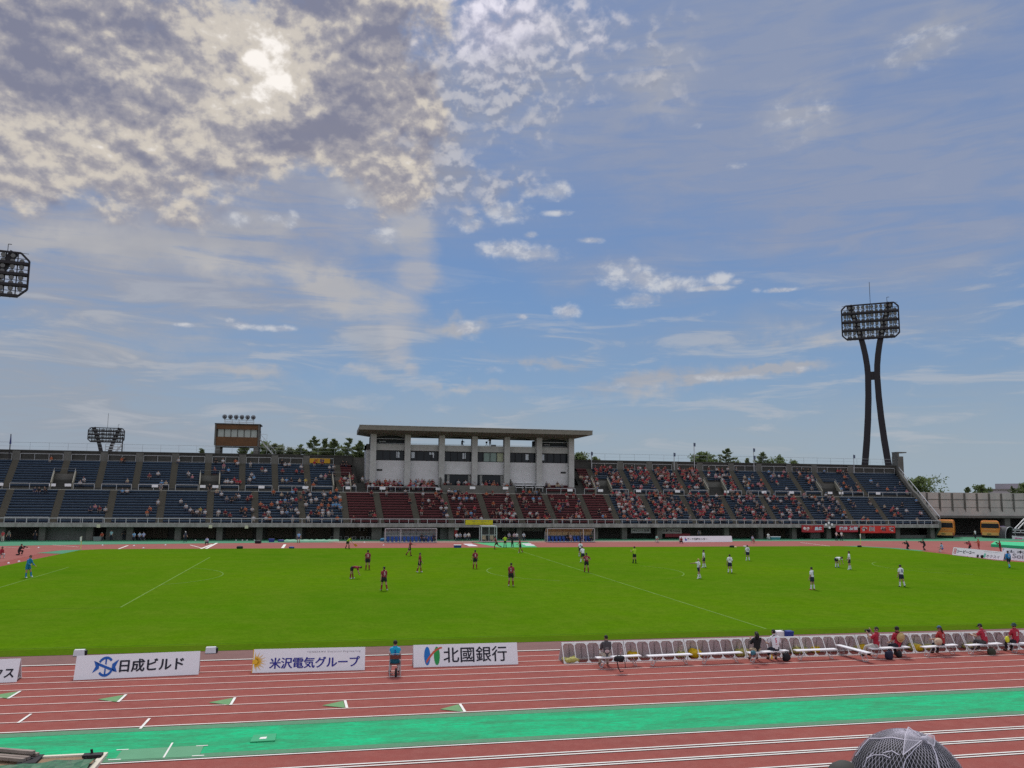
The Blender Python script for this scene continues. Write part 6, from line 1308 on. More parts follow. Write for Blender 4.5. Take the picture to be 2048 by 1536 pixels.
def camera_in_hands(big=True):
    def f(F, o):
        J, H = F['J'], F['H']; c = (J['haL']+J['haR'])/2; hf = J['_hf']; mb = MB(); mb.bar(c-hf*.06, c+hf*.06, .17, .13); cb = mb.build('camera_body', BLACK, o, local=True)
        mb = MB(); ln = .34 if big else .12; mb.tube([c+hf*.05, c+hf*(.05+ln*.7), c+hf*(.05+ln)], [.045, .05, .07], 10); mb.build('camera_lens', BLACK, o, True, local=True)
    return f
person(735, 1139.5, 1.84, 178, P_(legL=(2, 5, 2), legR=(-2, 5, 2)), o_(RJ, shoes=(.04, .04, .04), num=('13', .27, WN)), 'person in red striped shirt and black shorts, back turned, beside the bending player', group=FB)
person(703, 1157.5, 1.80, 82, dict(lean=78, bend=16, nod=-8, legL=(8, 4, 2), legR=(-6, 4, 2), armL=(8, 6, 6), armR=(16, 4, 8)), RJ, 'person in red shirt bending over to touch the grass', group=FB)
person(767.5, 1181.5, 1.78, 196, dict(lean=4, legL=(12, 5, 8, 3), legR=(-16, 6, 8, 4), armL=(-10, 8, 12), armR=(12, 8, 14), look=20), o_(RJ, num=('5', .27, WN)), 'person in red striped shirt with white boots walking, nearest of the reds to the camera', group=FB)
person(819, 1112, 1.82, 80, dict(lean=6, legL=(14, 4, 10), legR=(-22, 4, 14), armL=(60, 6, 26), armR=(-18, 8, 20)), o_(RJ, shoes=(.05, .03, .03)), 'person in red shirt raising a forearm, highest up the pitch among the left-hand reds', group=FB)
person(839, 1145, 1.80, 70, dict(lean=2, legL=(10, 5, 6), legR=(-12, 5, 6), armL=(8, 6, 20), armR=(-4, 8, 16)), o_(RJ, num=('6', .25, WN)), 'person in red shirt standing side-on with white boots, below the one raising a forearm', group=FB)
person(950, 1137.5, 1.80, 180, P_(armL=(4, 12, 10), armR=(4, 12, 10)), o_(RJ, shoes=(.35, .06, .06), num=('8', .27, WN)), 'person in red shirt with his back turned, alone just outside the centre circle', group=FB)
person(993, 1098.5, 1.78, 250, dict(lean=18, legL=(38, 4, 46), legR=(-34, 4, 40), armL=(-40, 12, 70), armR=(34, 12, 70), nod=10), o_(RJ, shoes=(.04, .04, .04), num=('7', .24, WN)), 'person in red shirt running along the far touchline before the small booth', group=FB)
person(1022, 1172.5, 1.82, 160, dict(lean=3, legL=(-10, 5, 10), legR=(8, 5, 6), armL=(6, 6, 16), armR=(-6, 10, 14), look=-30), o_(RJ, num=('2', .25, WN)), 'person in red shirt with white boots standing on the edge of the centre circle', group=FB)
person(1040.5, 1105.5, 1.80, 260, dict(lean=8, legL=(16, 5, 12), legR=(-16, 5, 12), armL=(4, 14, 30), armR=(20, 16, 36)), RJ, 'person in red shirt with white boots by the far touchline, beside the coach', group=FB)
person(1173, 1144.5, 1.80, 178, dict(lean=3, legL=(3, 7, 2), legR=(-3, 7, 2), armL=(-14, 46, 20, -46), armR=(-14, 46, 20, -46)), o_(RJ, shoes=(.05, .05, .05), num=('11', .26, WN)), 'person in red shirt standing with hands on hips near the centre spot', group=FB)
GKB = dict(shirt=(.012, .20, .40), shorts=(.012, .17, .34), socks=(.012, .20, .40), shoes=(.7, .7, .7), sleeve=1.9, skin=(.40, .23, .15))
person(54, 1156, 1.88, 70, dict(lean=14, legL=(26, 4, 18), legR=(2, 5, 4), armL=(20, 6, 30), armR=(14, 8, 60), nod=4), GKB, 'person in all-blue goalkeeper kit leaning forward at the edge of his goal area', group=FB)
person(2018, 1137, 1.85, 176, dict(lean=5, legL=(-18, 4, 16), legR=(14, 4, 10), armL=(-6, 16, 20), armR=(4, 18, 16)), o_(GKB, shirt=(.02, .20, .52), shorts=(.012, .016, .04), socks=(.10, .45, .55), shoes=(.03, .03, .03), num=('1', .27, (.5, .55, .7))), 'person in blue goalkeeper shirt, black shorts and pale blue socks before the boards', group=FB)
person(1161, 1113.5, 1.78, 175, dict(lean=4, legL=(10, 4, 8), legR=(-14, 4, 12), armL=(4, 10, 16), armR=(8, 8, 30)), o_(WJ, num=('9', .24, NV)), 'person in white shirt farther of the pair behind the hands-on-hips player', group=FB)
person(1166, 1125.5, 1.80, 200, dict(lean=14, legL=(24, 4, 20), legR=(-10, 4, 10), armL=(10, 10, 20), armR=(10, 10, 20), nod=8), WJ, 'person in white shirt right behind the hands-on-hips player', group=FB)
person(1398, 1157.5, 1.76, 268, dict(lean=2, legL=(14, 4, 12), legR=(-12, 4, 6), armL=(-6, 10, 10), armR=(80, 6, 6)), o_(WJ, hair=(.48, .33, .12)), 'person in white with blond hair pointing an arm towards the centre circle', group=FB)
person(1408, 1135.5, 1.80, 250, dict(lean=2, legL=(12, 4, 10), legR=(-10, 4, 4), armL=(4, 8, 14), armR=(2, 8, 20)), o_(WJ, num=('17', .24, NV)), 'person in white and navy standing behind the blond player', group=FB)
person(1460, 1146.5, 1.76, 165, dict(lean=2, legL=(4, 4, 4), legR=(-6, 4, 4), armL=(0, 10, 10), armR=(10, 12, 60)), o_(WJ, shoes=(.03, .03, .03), num=('4', .25, NV)), 'person in white with black boots, one arm half raised, beyond the centre circle', group=FB)
person(1495.5, 1121.5, 1.74, 182, dict(lean=2, legL=(4, 4, 6), legR=(-6, 4, 6), armL=(4, 12, 14), armR=(4, 12, 14)), o_(WJ, num=('20', .25, NV)), 'person in white nearest the far touchline below the long white board', group=FB)
person(1672.5, 1135, 1.78, 20, dict(lean=70, bend=16, nod=-10, legL=(18, 7, 22), legR=(14, 7, 22), armL=(30, 6, -20), armR=(30, 6, -20)), o_(WJ, shoes=(.05, .12, .3)), 'person in white bent double with hands at the knees', group=FB)
person(1699, 1139.5, 1.84, 240, dict(lean=0, legL=(6, 6, 4), legR=(-8, 6, 4), armL=(4, 8, 14), armR=(8, 8, 40)), WJ, 'person in white standing upright beside the bent player', group=FB)
person(1625, 1180, 1.78, 215, dict(lean=3, legL=(4, 7, 4), legR=(-4, 7, 4), armL=(4, 10, 12), armR=(30, 38, 22, 30)), o_(WJ, shoes=(.55, .05, .04), num=('3', .24, NV)), 'person in white with red boots holding one arm out, nearest the camera', group=FB)
person(1803.5, 1174, 1.80, 188, dict(lean=4, legL=(4, 5, 6), legR=(-8, 5, 10), armL=(2, 10, 10), armR=(2, 10, 10), nod=10), o_(WJ, shoes=(.02, .02, .02), num=('33', .26, NV)), 'person in white number thirty-three shirt, back turned, farthest along the pitch', group=FB)
LIME = dict(shirt=(.38, .58, .03), shorts=(.013, .013, .016), socks=(.013, .013, .016), shoes=(.02, .02, .02), skin=(.40, .23, .15))
person(1269, 1126.5, 1.78, 200, dict(lean=0, legL=(3, 5, 2), legR=(-3, 5, 2), armL=(24, 24, 100, -20), armR=(24, 24, 100, -20)), LIME, 'person in lime referee shirt and black shorts standing in the centre circle')
person(694.5, 1097.5, 1.78, 60, dict(lean=38, bend=10, nod=-4, legL=(24, 4, 26), legR=(-6, 4, 14), armL=(20, 6, 16), armR=(10, 8, 16), extra=flag_in_hand('L', (.62, .26, .02))), LIME, 'person in lime shirt crouching with an orange flag on the far touchline')
person(1010, 1095, 1.62, 190, dict(lean=0, legL=(3, 6, 2), legR=(-3, 6, 2), armL=(18, 26, 96, -20), armR=(18, 26, 96, -20)), LIME, 'person in lime shirt standing on the green crossing path beside the booth')
BLK = dict(shirt=(.016, .016, .02), shorts=(.014, .014, .016), legs=1.95, sleeve=1.8, shoes=(.7, .7, .7), skin=(.40, .23, .15))
person(1024.5, 1094.5, 1.58, 225, dict(lean=2, legL=(4, 6, 3), legR=(-4, 6, 3), armL=(70, 10, 10), armR=(4, 14, 20)), BLK, 'person in black tracksuit and white shoes pointing onto the pitch')
# people along the far track
CROU = dict(legL=(95, 14, 128), legR=(30, 10, 118)); 
person(37, 1110, 1.7, 80, dict(lean=24, armL=(42, 12, 108, -12), armR=(42, 12, 108, -12), extra=camera_in_hands(), **CROU), o_(BLK, shoes=(.03, .03, .03)), 'person in black crouching with a long-lens camera on the far track corner')
person(0, 1117, 1.7, 60, dict(lean=20, **CROU), o_(BLK, shirt=(.35, .03, .05), shorts=(.5, .5, .5)), 'person in red crouching at the very edge of the picture by the pitch corner')
person(1817, 1098.5, 1.7, 268, dict(lean=24, armL=(42, 12, 108, -12), armR=(42, 12, 108, -12), extra=camera_in_hands(), **CROU), o_(BLK, shoes=(.03, .03, .03)), 'person in black crouching with a camera, nearest the far corner flag')
person(1850, 1100.5, 1.7, 262, dict(lean=22, legL=(60, 8, 80), legR=(20, 8, 70), armL=(42, 12, 108, -12), armR=(42, 12, 108, -12), extra=camera_in_hands()), o_(BLK, shoes=(.03, .03, .03)), 'person in black half crouching with a camera, second past the corner flag')
person(1885, 1104.5, 1.62, 268, dict(lean=10, legL=(80, 6, 88), legR=(84, 8, 92), armL=(20, 8, 60), armR=(20, 8, 60)), dict(shirt=(.30, .45, .60), shorts=(.05, .10, .30), socks=(.6, .6, .6), shoes=(.03, .03, .03)), 'person in pale blue sitting on a low stool before the angled board', seat=.38)
person(1941, 1099, 1.7, 268, dict(lean=18, armL=(42, 12, 108, -12), armR=(42, 12, 108, -12), extra=camera_in_hands(), **CROU), o_(BLK, shirt=(.35, .04, .07)), 'person in red vest crouching with a video camera behind the angled board')
person(1958, 1100.5, 1.58, 268, dict(lean=4, legL=(10, 4, 10), legR=(-8, 4, 8), armL=(30, 8, 70), armR=(30, 8, 70)), o_(BLK, shirt=(.42, .09, .05), shorts=(.36, .06, .05), hair=(.3, .16, .08)), 'person in orange-red standing behind the angled board')
person(2001, 1105, 1.6, 255, dict(lean=6, legL=(8, 4, 10), legR=(-6, 4, 8), armL=(42, 12, 100, -12), armR=(42, 12, 100, -12), extra=camera_in_hands(False)), o_(BLK, shirt=(.18, .02, .03), shorts=(.16, .02, .03)), 'person in dark red holding a camera where the two angled boards meet')
person(1951, 1081, 1.55, 200, dict(lean=0), dict(shirt=(.7, .7, .7), shorts=(.02, .02, .03), legs=1.95, shoes=(.02, .02, .02)), 'person in white shirt standing in the underpass between the two coaches', z=0, at=AY(1951, 1080, 87.2).xyz*1.0 if False else Vector((AY(1951, 1080, 87.2).x, 87.2, 0)))
STW = dict(shirt=(.62, .64, .68), shorts=(.02, .022, .04), legs=1.95, shoes=(.02, .02, .02), mask=(.7, .7, .72))
SIT = dict(lean=4, legL=(86, 5, 84), legR=(84, 7, 86), armL=(22, 8, 50, -6), armR=(22, 8, 50, -6))
far = [(370, 1084.5, 1.5, 'st', o_(STW, shirt=(.03, .035, .06), hat=(.7, .7, .7)), 'person in dark clothes and white cap standing on the far apron below sparse blue seats', {}), (415, 1089, 1.5, 'sq', o_(STW, shirt=(.40, .48, .70)), 'person in pale blue squatting on the far track beside the white sprint marks', {}), (597, 1085.5, 1.5, 'st', dict(shirt=(.22, .42, .66), shorts=(.03, .05, .12), socks=(.22, .03, .04), shoes=(.03, .03, .03)), 'person in light blue bib standing on the far apron between booth and dugout', {}),
       (204, 1079, 1.6, 'sit', o_(STW, shirt=(.38, .08, .04)), 'person in orange-red seated in the dark doorway under the stand', {}), (226, 1081, 1.5, 'st', o_(STW, shirt=(.35, .58, .62)), 'person in pale turquoise standing before the light wall panel under the stand', {}), (268, 1080.5, 1.6, 'sit', o_(STW, shirt=(.25, .45, .70)), 'person in light blue seated first of three under the stand', {}), (279, 1080.5, 1.6, 'sit', o_(STW, shirt=(.48, .56, .70)), 'person in pale blue seated in the middle of three under the stand', {}), (287, 1080, 1.6, 'sit', o_(STW, shirt=(.40, .45, .66)), 'person in lilac blue seated last of three under the stand', {}),
       (5, 1084, 1.5, 'st', o_(STW, shirt=(.40, .04, .05), shorts=(.5, .45, .40)), 'person in red shirt and pale trousers at the picture edge under the stand', {}), (17, 1083, 1.5, 'st', o_(STW, shirt=(.12, .13, .11)), 'person in dull green standing beside the red shirt under the stand', {}), (76, 1081.5, 1.5, 'st', o_(STW, shirt=(.02, .02, .025)), 'person in black against the first light wall panel under the stand', {}), (247, 1080, 1.5, 'st', o_(STW, shirt=(.03, .03, .035)), 'person in black between the turquoise shirt and the three seated', {}),
       (913, 1082, 1.62, 'sit', STW, 'person in white seated first of four beside the booth', {}), (920, 1081.5, 1.62, 'sit', o_(STW, shirt=(.30, .32, .36)), 'person in grey seated second of four beside the booth', {}), (930, 1081.5, 1.62, 'sit', o_(STW, shirt=(.42, .44, .48)), 'person in pale grey seated third of four beside the booth', {}), (937, 1081, 1.62, 'sit', o_(STW, shirt=(.66, .62, .56)), 'person in cream seated nearest the booth of the four', {}),
       (1018, 1081, 1.6, 'sit', o_(STW, shirt=(.30, .30, .36)), 'person in grey seated behind the lime official on the far apron', {}), (1028, 1081, 1.6, 'sit', o_(STW, shirt=(.5, .36, .40)), 'person in pinkish shirt seated behind the pointing coach', {}), (1033, 1081, 1.6, 'sit', o_(STW, shirt=(.6, .6, .62)), 'person in white seated next to the pinkish shirt on the far apron', {}), (1047, 1081, 1.6, 'sit', o_(STW, shirt=(.52, .56, .62)), 'person in pale blue seated alone past the coach on the far apron', {}),
       (1313, 1085.5, 1.45, 'sit', dict(shirt=(.30, .55, .48), shorts=(.30, .05, .08), socks=(.6, .6, .6), shoes=(.03, .03, .03)), 'person in pale green and red shorts on a stool past the far dugout', {}), (1362.5, 1087, 1.5, 'sq', dict(shirt=(.30, .03, .04), shorts=(.02, .02, .02), legs=1.9, shoes=(.02, .02, .02)), 'person in red and black squatting at the end of the long white board', {}), (1505, 1086.5, 1.45, 'sit', dict(shirt=(.32, .34, .46), shorts=(.03, .03, .08), socks=(.3, .05, .06), shoes=(.5, .4, .1)), 'person in lilac bib on a stool past the long white board', {}), (1673, 1081, 1.5, 'st', o_(STW, shirt=(.60, .48, .46)), 'person in pinkish white standing under the half-folded banner', {}), (1683, 1081, 1.5, 'st', o_(STW, shirt=(.68, .66, .64)), 'person in white standing under the half-folded banner, next to the pinkish one', {}),
       (1536, 1080, 1.5, 'sit', o_(STW, shirt=(.75, .75, .75), shorts=(.6, .6, .6)), 'person all in white sitting beside the teal cool box', {}),
       (843, 1082.5, 1.6, 'sitd', dict(shirt=(.02, .02, .03), shorts=(.02, .02, .03), legs=1.9, shoes=(.6, .6, .6)), 'person in black seated in the clear dugout, two from its end', {}), (867, 1082.5, 1.6, 'sitd', dict(shirt=(.03, .03, .06), shorts=(.02, .02, .03), legs=1.9, shoes=(.3, .3, .3)), 'person in navy seated at the end of the clear dugout', {}), (852, 1082.5, 1.6, 'sitd', dict(shirt=(.06, .10, .18), shorts=(.02, .02, .03), legs=1.9, shoes=(.3, .3, .3)), 'person in dark blue between the two others in the clear dugout', {}),
       (1135, 1082.5, 1.6, 'sitd', dict(shirt=(.015, .015, .018), shorts=(.02, .02, .03), legs=1.9, shoes=(.3, .3, .3)), 'person in black seated in the middle of the tan-roofed dugout', {}), (1141, 1082.5, 1.6, 'sitd', dict(shirt=(.35, .30, .36), shorts=(.4, .12, .10), shoes=(.3, .3, .3)), 'person in pale bib next to the black shirt in the tan-roofed dugout', {}), (1165, 1082.5, 1.6, 'sitd', dict(shirt=(.05, .04, .06), shorts=(.1, .03, .04), shoes=(.3, .3, .3)), 'person in dark bib second from the end of the tan-roofed dugout', {}), (1182, 1082.5, 1.6, 'sitd', dict(shirt=(.03, .06, .04), shorts=(.02, .02, .03), legs=1.9, shoes=(.3, .3, .3)), 'person in dark green at the end of the tan-roofed dugout', {}),
       (1394, 1078, 1.5, 'st', o_(STW, shirt=(.10, .10, .14)), 'person in dark clothes in the shade above the long white board, first of two', {}), (1399.5, 1077.5, 1.5, 'st', o_(STW, shirt=(.28, .28, .27)), 'person in grey in the shade above the long white board, second of two', {})]
SEATM = mat('stool grey', (.2, .2, .21), .5)
for i, (x, y, H, k_, w, lb, _) in enumerate(far):
    rnd = random.Random(i); 
    if k_ == 'st': person(x, y, H, rnd.uniform(-25, 25), dict(lean=2, legL=(3, 6, 2), legR=(-3, 6, 2), armL=(rnd.uniform(0, 20), 10, rnd.uniform(10, 60)), armR=(rnd.uniform(0, 20), 10, rnd.uniform(10, 60))), w, lb, at=(Vector((AY(x, y, 88).x, min(88., G(x, y).y), 0)) if G(x, y).y > 86 else None))
    elif k_ == 'sq': person(x, y, H, rnd.uniform(-30, 30), dict(lean=22, legL=(100, 14, 130), legR=(98, 12, 130), armL=(40, 8, 40, -4), armR=(40, 8, 40, -4)), w, lb)
    else:
        q = Vector((x*0+AY(x, y, 80.45).x, 80.45, 0)) if k_ == 'sitd' else G(x, y)
        if q.y > 87.5: q = Vector((AY(x, y, 87.0).x, 87.0, 0))
        if x < 300 and k_ == 'sit': q = Vector((AY(x, y, 86.6).x, 86.6, 0))
        person(x, y, H, rnd.uniform(-12, 12), dict(SIT, lean=rnd.uniform(0, 20)), w, lb, at=q, seat=.42)
        if k_ == 'sit':
            st_ = thing('stool', tuple(q), 'grey folding stool under the '+lb.split(' on a stool')[0].split(' seated')[0].split(' sitting')[0]+{913: '', 1018: ' behind the lime official', 1047: ' past the coach', 1033: ' next to the pinkish shirt'}.get(x, ''), 'stool', 'stools under seated staff'); mb = MB(); mb.box(q.x-.2, q.x+.2, q.y-.18, q.y+.2, .38, .42); mb.build('seat', SEATM, st_); mb = MB()
            for p in (-.17, .17):
                mb.bar((q.x+p, q.y-.16, 0), (q.x+p, q.y+.18, .38), .03); mb.bar((q.x+p, q.y+.18, 0), (q.x+p, q.y-.16, .38), .03)
            mb.build('leg_frame', STEEL, st_)
# camera crew on the press box terrace
person(924, 888, 1.6, 150, dict(lean=20, armL=(50, 10, 60), armR=(50, 10, 60), **CROU), o_(BLK, shirt=(.05, .06, .10), shoes=(.03, .03, .03)), 'person crouching on the open terrace of the press box', at=Vector((AY(924, 888, 101).x, 101, 15.14)))
person(980, 893, 1.5, 190, dict(lean=4, legL=(3, 6, 2), legR=(-3, 6, 2), armL=(40, 14, 60), armR=(40, 14, 60)), o_(BLK, shoes=(.03, .03, .03)), 'person in black standing at a camera on the press box terrace', at=Vector((AY(980, 893, 101).x, 101, 15.14)))
c = Vector((AY(973, 890, 100.8).x, 100.8, 15.14)); t = thing('video_camera', tuple(c), 'dark video camera on a tripod on the press box terrace', 'camera'); mb = MB()
for a in (0, 2.1, 4.2): mb.bar((c.x, c.y, c.z+.55), (c.x+.25*cos(a), c.y+.25*sin(a), c.z), .04)
mb.build('tripod', BLACK, t); mb = MB(); mb.box(c.x-.12, c.x+.12, c.y-.3, c.y+.25, c.z+.55, c.z+.85); mb.build('camera_body', BLACK, t)
mb = MB(); c = Vector((AY(986, 893, 100.6).x, 100.6, 15.14)); mb.box(c.x-.3, c.x+.5, c.y-.2, c.y+.2, c.z, c.z+.3); tag(mb.build('equipment_case', BLACK, origin=tuple(c)), 'dark case beside the standing cameraman on the press box terrace', 'case')
# the row of spectators close to the camera
def sit_near(bi, dx, H, face, pose, wear, label, dy=.0, extra=None):
    p = BPOS[bi]+Vector((cos(rz_)*dx, sin(rz_)*dx+dy, 0)); d = dict(legL=(84, 8, 84), legR=(84, 8, 84), armL=(24, 8, 50, -8), armR=(24, 8, 50, -8), lean=8); d.update(pose)
    if extra: d['extra'] = extra
    return person(0, 0, H, face, d, wear, label, at=Vector((p.x, p.y, 0)), seat=.44, subs=2)
RS = dict(shirt=(.40, .022, .045), shorts=(.02, .02, .03), legs=1.9, shoes=(.03, .03, .03))
def gradient_top(F, o):
    J, H = F['J'], F['H']
    mb = MB(); mb.ball(J['spi']-Vector((0, 0, .02*H)), .098*H, .080*H, .075*H, 14, 8, z0=-.75, z1=.75); mb.build('shirt_hem', cloth_mat((.55, .42, .42)), o, True, local=True)
    mb = MB(); mb.ball(J['spi']+J['_up']*.055*H, .097*H, .077*H, .05*H, 14, 8, z0=-.8, z1=.8); mb.build('shirt_band', cloth_mat((.17, .15, .155)), o, True, local=True)
sit_near(0, -.52, 1.66, 180, dict(lean=4, nod=6), dict(shirt=(.075, .07, .078), shorts=(.45, .38, .30), legs=1.9, shoes=(.2, .16, .13), sleeve=1.0), 'person in grey and pink banded shirt with black hair, seen from behind on the bench', extra=gradient_top)
sit_near(3, -.50, 1.62, 176, dict(lean=0, nod=2, armL=(36, 8, 100, -14), armR=(36, 8, 100, -14)), dict(shirt=(.013, .013, .015), shorts=(.42, .33, .22), legs=1.2, shoes=(.03, .03, .03), long=1, sleeve=1.7), 'person with long dark hair in black top and beige skirt on the bench')
sit_near(3, .42, 1.74, 176, dict(lean=16, nod=10, armL=(30, 10, 50, -10), armR=(20, 24, 60, -20)), dict(shirt=(.74, .74, .78), shorts=(.02, .022, .035), legs=1.7, shoes=(.03, .03, .03), sleeve=.9, num=('5', .20, (.62, .05, .12), 'TEAM', (.62, .05, .12), -.17), hair=(.012, .012, .014)), 'person in white shirt with a pink five on the back, on the bench')
def cam_ph(F, o): camera_in_hands(False)(F, o)
sit_near(5, -.66, 1.76, 215, dict(lean=-4, look=24, armL=(50, 14, 100, -20), armR=(64, 24, 96, -16), legL=(84, 12, 70), legR=(84, 20, 80)), dict(RS, shorts=(.50, .47, .43), num=('12', .25, (.78, .66, .66), 'SUPPORTER', (.5, .4, .4), .17)), 'person in red twelve shirt and pale trousers raising a camera', extra=cam_ph)
def straw(F, o):
    J, H = F['J'], F['H']; back = -J['_fw']; c = J['che']+back*.105*H-J['_up']*.01*H+Vector((-.03, 0, 0)); ax = back; u = ax.orthogonal().normalized(); w = ax.cross(u); mb = MB(); n = 22
    rings = [(.0, .10), (.05, .088), (.085, .05), (.10, .02), (.135, .0)]
    for (r0, h0), (r1, h1) in zip(rings, rings[1:]):
        for k_ in range(n):
            a, b = 2*pi*k_/n, 2*pi*(k_+1)/n; mb.quad(*[c+(u*cos(t)+w*sin(t))*r*1.5*(1.+.12*abs(sin(t)))+ax*h for r, h, t in ((r0+.001, h0, a), (r0+.001, h0, b), (r1, h1, b), (r1, h1, a))])
    mb.build('straw_hat', mat('straw', (.52, .38, .17), .8, [(25, .5, (.38, .26, .10))]), o, True, local=True)
sit_near(5, .46, 1.72, 184, dict(lean=2, armL=(20, 10, 40, -8), armR=(16, 22, 40, 10)), dict(RS, sleeve=.85, under=(.02, .015, .02), hat=(.02, .016, .014)), 'person in red with a straw hat hanging on the back', extra=straw)
def ruck(F, o):
    J, H = F['J'], F['H']; c = J['pel']+Vector((.36, .05, .10)); mb = MB(); mb.ball(c, .21, .16, .17, 12, 8); mb.build('tote_bag', cloth_mat((.55, .42, .30)), o, True, local=True)
sit_near(6, .18, 1.66, 196, dict(lean=10, nod=6, look=10), dict(RS, shirt=(.36, .03, .03), long=2, hair=(.05, .02, .014), hat=(.06, .12, .20), num=('12', .16, (.7, .5, .5))), 'person in red with blue cap and ponytail beside a cream bag', extra=ruck)
sit_near(7, .10, 1.74, 200, dict(lean=14, nod=14, legL=(98, 8, 90), legR=(92, 12, 84), armL=(36, 12, 60, -10), armR=(36, 12, 60, -10)), dict(RS, shorts=(.06, .055, .055), hat=(.02, .02, .03), num=('25', .22, (.72, .55, .58), 'PLAYER', (.6, .45, .5), .16)), 'person in red twenty-five shirt and dark cap leaning forward')
sit_near(8, -.62, 1.74, 186, dict(lean=4), dict(RS, hat=(.02, .05, .045), brim='brim', num=('30', .2, (.7, .5, .5))), 'person in red with dark green hat at the picture edge')
q = FCH
person(0, 0, 1.70, 178, dict(lean=2, nod=6, legL=(82, 8, 82), legR=(82, 8, 82), armL=(30, 6, 50, -10), armR=(30, 6, 50, -10)), dict(shirt=(.012, .36, .58), under=(.70, .70, .72), shorts=(.015, .16, .24), legs=.9, socks=(.6, .6, .6), shoes=(.02, .02, .02), bare=True, num=('5', .20, (.02, .06, .35))), 'person in bright blue bib and teal shorts seated on the folding chair', at=Vector((q.x, q.y-.02, 0)), seat=.46, subs=2)
build_people()
t = thing('yellow_fan', (0, 0, 0), '', ''); bpy.data.objects.remove(t)
p = BPOS[8]+Vector((-1.0, .1, 0)); mb = MB(); mb.ball((p.x, p.y, .60), .12, .07, .15, 10, 7); tag(mb.build('pouch', mat('neon pouch', (.68, .72, .03), .5), None, True, origin=(p.x, p.y, .44)), 'neon yellow pouch held at the end of the last bench', 'pouch')

# ------------------------------------------------------------------ near stand and the spectator in the netted hat
ns_ = thing('near_stand', (-23, -46, 0), 'concrete steps of the stand under the camera', 'stand')
mb = MB()
for i in range(11): y1 = -36.4-.8*i; mb.box(-60, 20, y1-.8, y1 if i == 0 else y1-.002, 0, 2.7+.34*i)
mb.build('steps', CONC, ns_)
hd = ray(1812, 1560); Dh = 2.30; ht = CP+ray(1812, 1463)*(Dh/ray(1812, 1463).dot(CF))       # crown of the hat
hc = ht-Vector((0, 0, .165))
SEATZ = ht.z-.96
mb = MB(); pw = J = None
HH = 1.62
sk = skeleton(HH, dict(SIT, lean=6, armL=(28, 8, 50, -8), armR=(28, 8, 50, -8)))
pel = Vector((hc.x, hc.y, 0)); 
FIGS.clear(); F = person(0, 0, HH, 176, dict(SIT, lean=6, legL=(84, 5, 80), legR=(84, 5, 80)), dict(shirt=(.08, .08, .09), shorts=(.03, .03, .04), legs=1.9, hair=(.014, .011, .010)), 'person in a dark hat wrapped in white net, only the crown showing', at=Vector((0, 0, 0)), seat=0., subs=2)
hh = F['J']['h2']; rot = Matrix.Rotation(RD(176), 3, 'Z'); hw_ = rot @ hh
F['pos'] = Vector((hc.x-hw_.x, hc.y-hw_.y, hc.z-.045-hw_.z)); build_people(); ho = F['obj']
mb = MB(); y = F['pos'].y; mb.box(F['pos'].x-4, F['pos'].x+4, y-.16, y+.18, F['pos'].z-.05, F['pos'].z-.005); seatb = mb.build('seat_plank', BLUE, ns_)
fz = F['pos'].z
mb = MB()
for x in (-3.5, -1.2, 1.2, 3.5): mb.box(F['pos'].x+x-.05, F['pos'].x+x+.05, y-.08, y+.08, 2.5, fz-.052)
mb.build('seat_bracket', STEEL, ns_)
# hat: dome, brim, net and bow
lc = rot.inverted() @ (hc-F['pos'])          # hat centre in the person's frame
HATM = mat('dark hat felt', (.016, .016, .018), .75, [(60, .4, None)]); NETM = mat('white net', (.50, .47, .54), .8)
mb = MB(); RX, RY, RZ = .150, .165, .165
mb.ball(lc, RX, RY, RZ, 36, 18, z0=-.15, z1=1.)
hat = mb.build('hat', HATM, ho, True, local=True)
mb = MB(); n = 40
for k_ in range(n):
    a, b = 2*pi*k_/n, 2*pi*(k_+1)/n
    for (r0, z0), (r1, z1) in (((1.0, -.02), (1.22, -.075)), ((1.22, -.075), (1.21, -.085)), ((1.21, -.085), (1.0, -.03))): mb.quad(*[lc+Vector((RX*r*cos(t), RY*r*sin(t), z)) for r, z, t in ((r0, z0, a), (r0, z0, b), (r1, z1, b), (r1, z1, a))])
mb.build('brim', HATM, hat, True, local=True)
mb = MB(); NR = 44; NC = 96                  # diamond net strands over the dome
def dome(u, v, k_=1.018): t = u*pi/2*.99; return lc+Vector((RX*k_*cos(t)*cos(v), RY*k_*cos(t)*sin(v), RZ*k_*sin(t)))
def strand(p, q, w=.0009):
    mb.bar(p, q, w, w, up=(p-lc).normalized())
NV_ = 72
for i in range(NV_):
    for sg in (1, -1):
        v = 2*pi*i/NV_; prev = None; u = -.02
        while u < .99:
            p = dome(u, v)
            if prev is not None and p.y > lc.y-.11: strand(prev, p, .00062 if (v-sg*0) % (2*pi) < RD(114) else .0003)
            prev = p; stp = .022; u += stp; v += sg*min(.09, stp*.62/max(.16, cos(u*pi/2))*1.05)
for r_ in (.03, .06, .09, .12):
    for i in range(24): strand(dome(1-r_, 2*pi*i/24), dome(1-r_, 2*pi*(i+1)/24), .0008)
for i in range(12): strand(dome(1., 2*pi*i/12), dome(.88, 2*pi*i/12+.3), .0008)
mb.build('net', NETM, hat, local=True)
mb = MB()
def ribbon(pts, w0, w1, k_=1.03):
    pts = [Vector(p) for p in pts]
    for (p, q), a, b in zip(zip(pts, pts[1:]), [w0+(w1-w0)*i/(len(pts)-1) for i in range(len(pts)-1)], [w0+(w1-w0)*(i+1)/(len(pts)-1) for i in range(len(pts)-1)]):
        d = (q-p).normalized(); o1 = (p-lc).normalized(); s_ = d.cross(o1).normalized(); mb.quad(p-s_*a, p+s_*a, q+s_*b, q-s_*b)
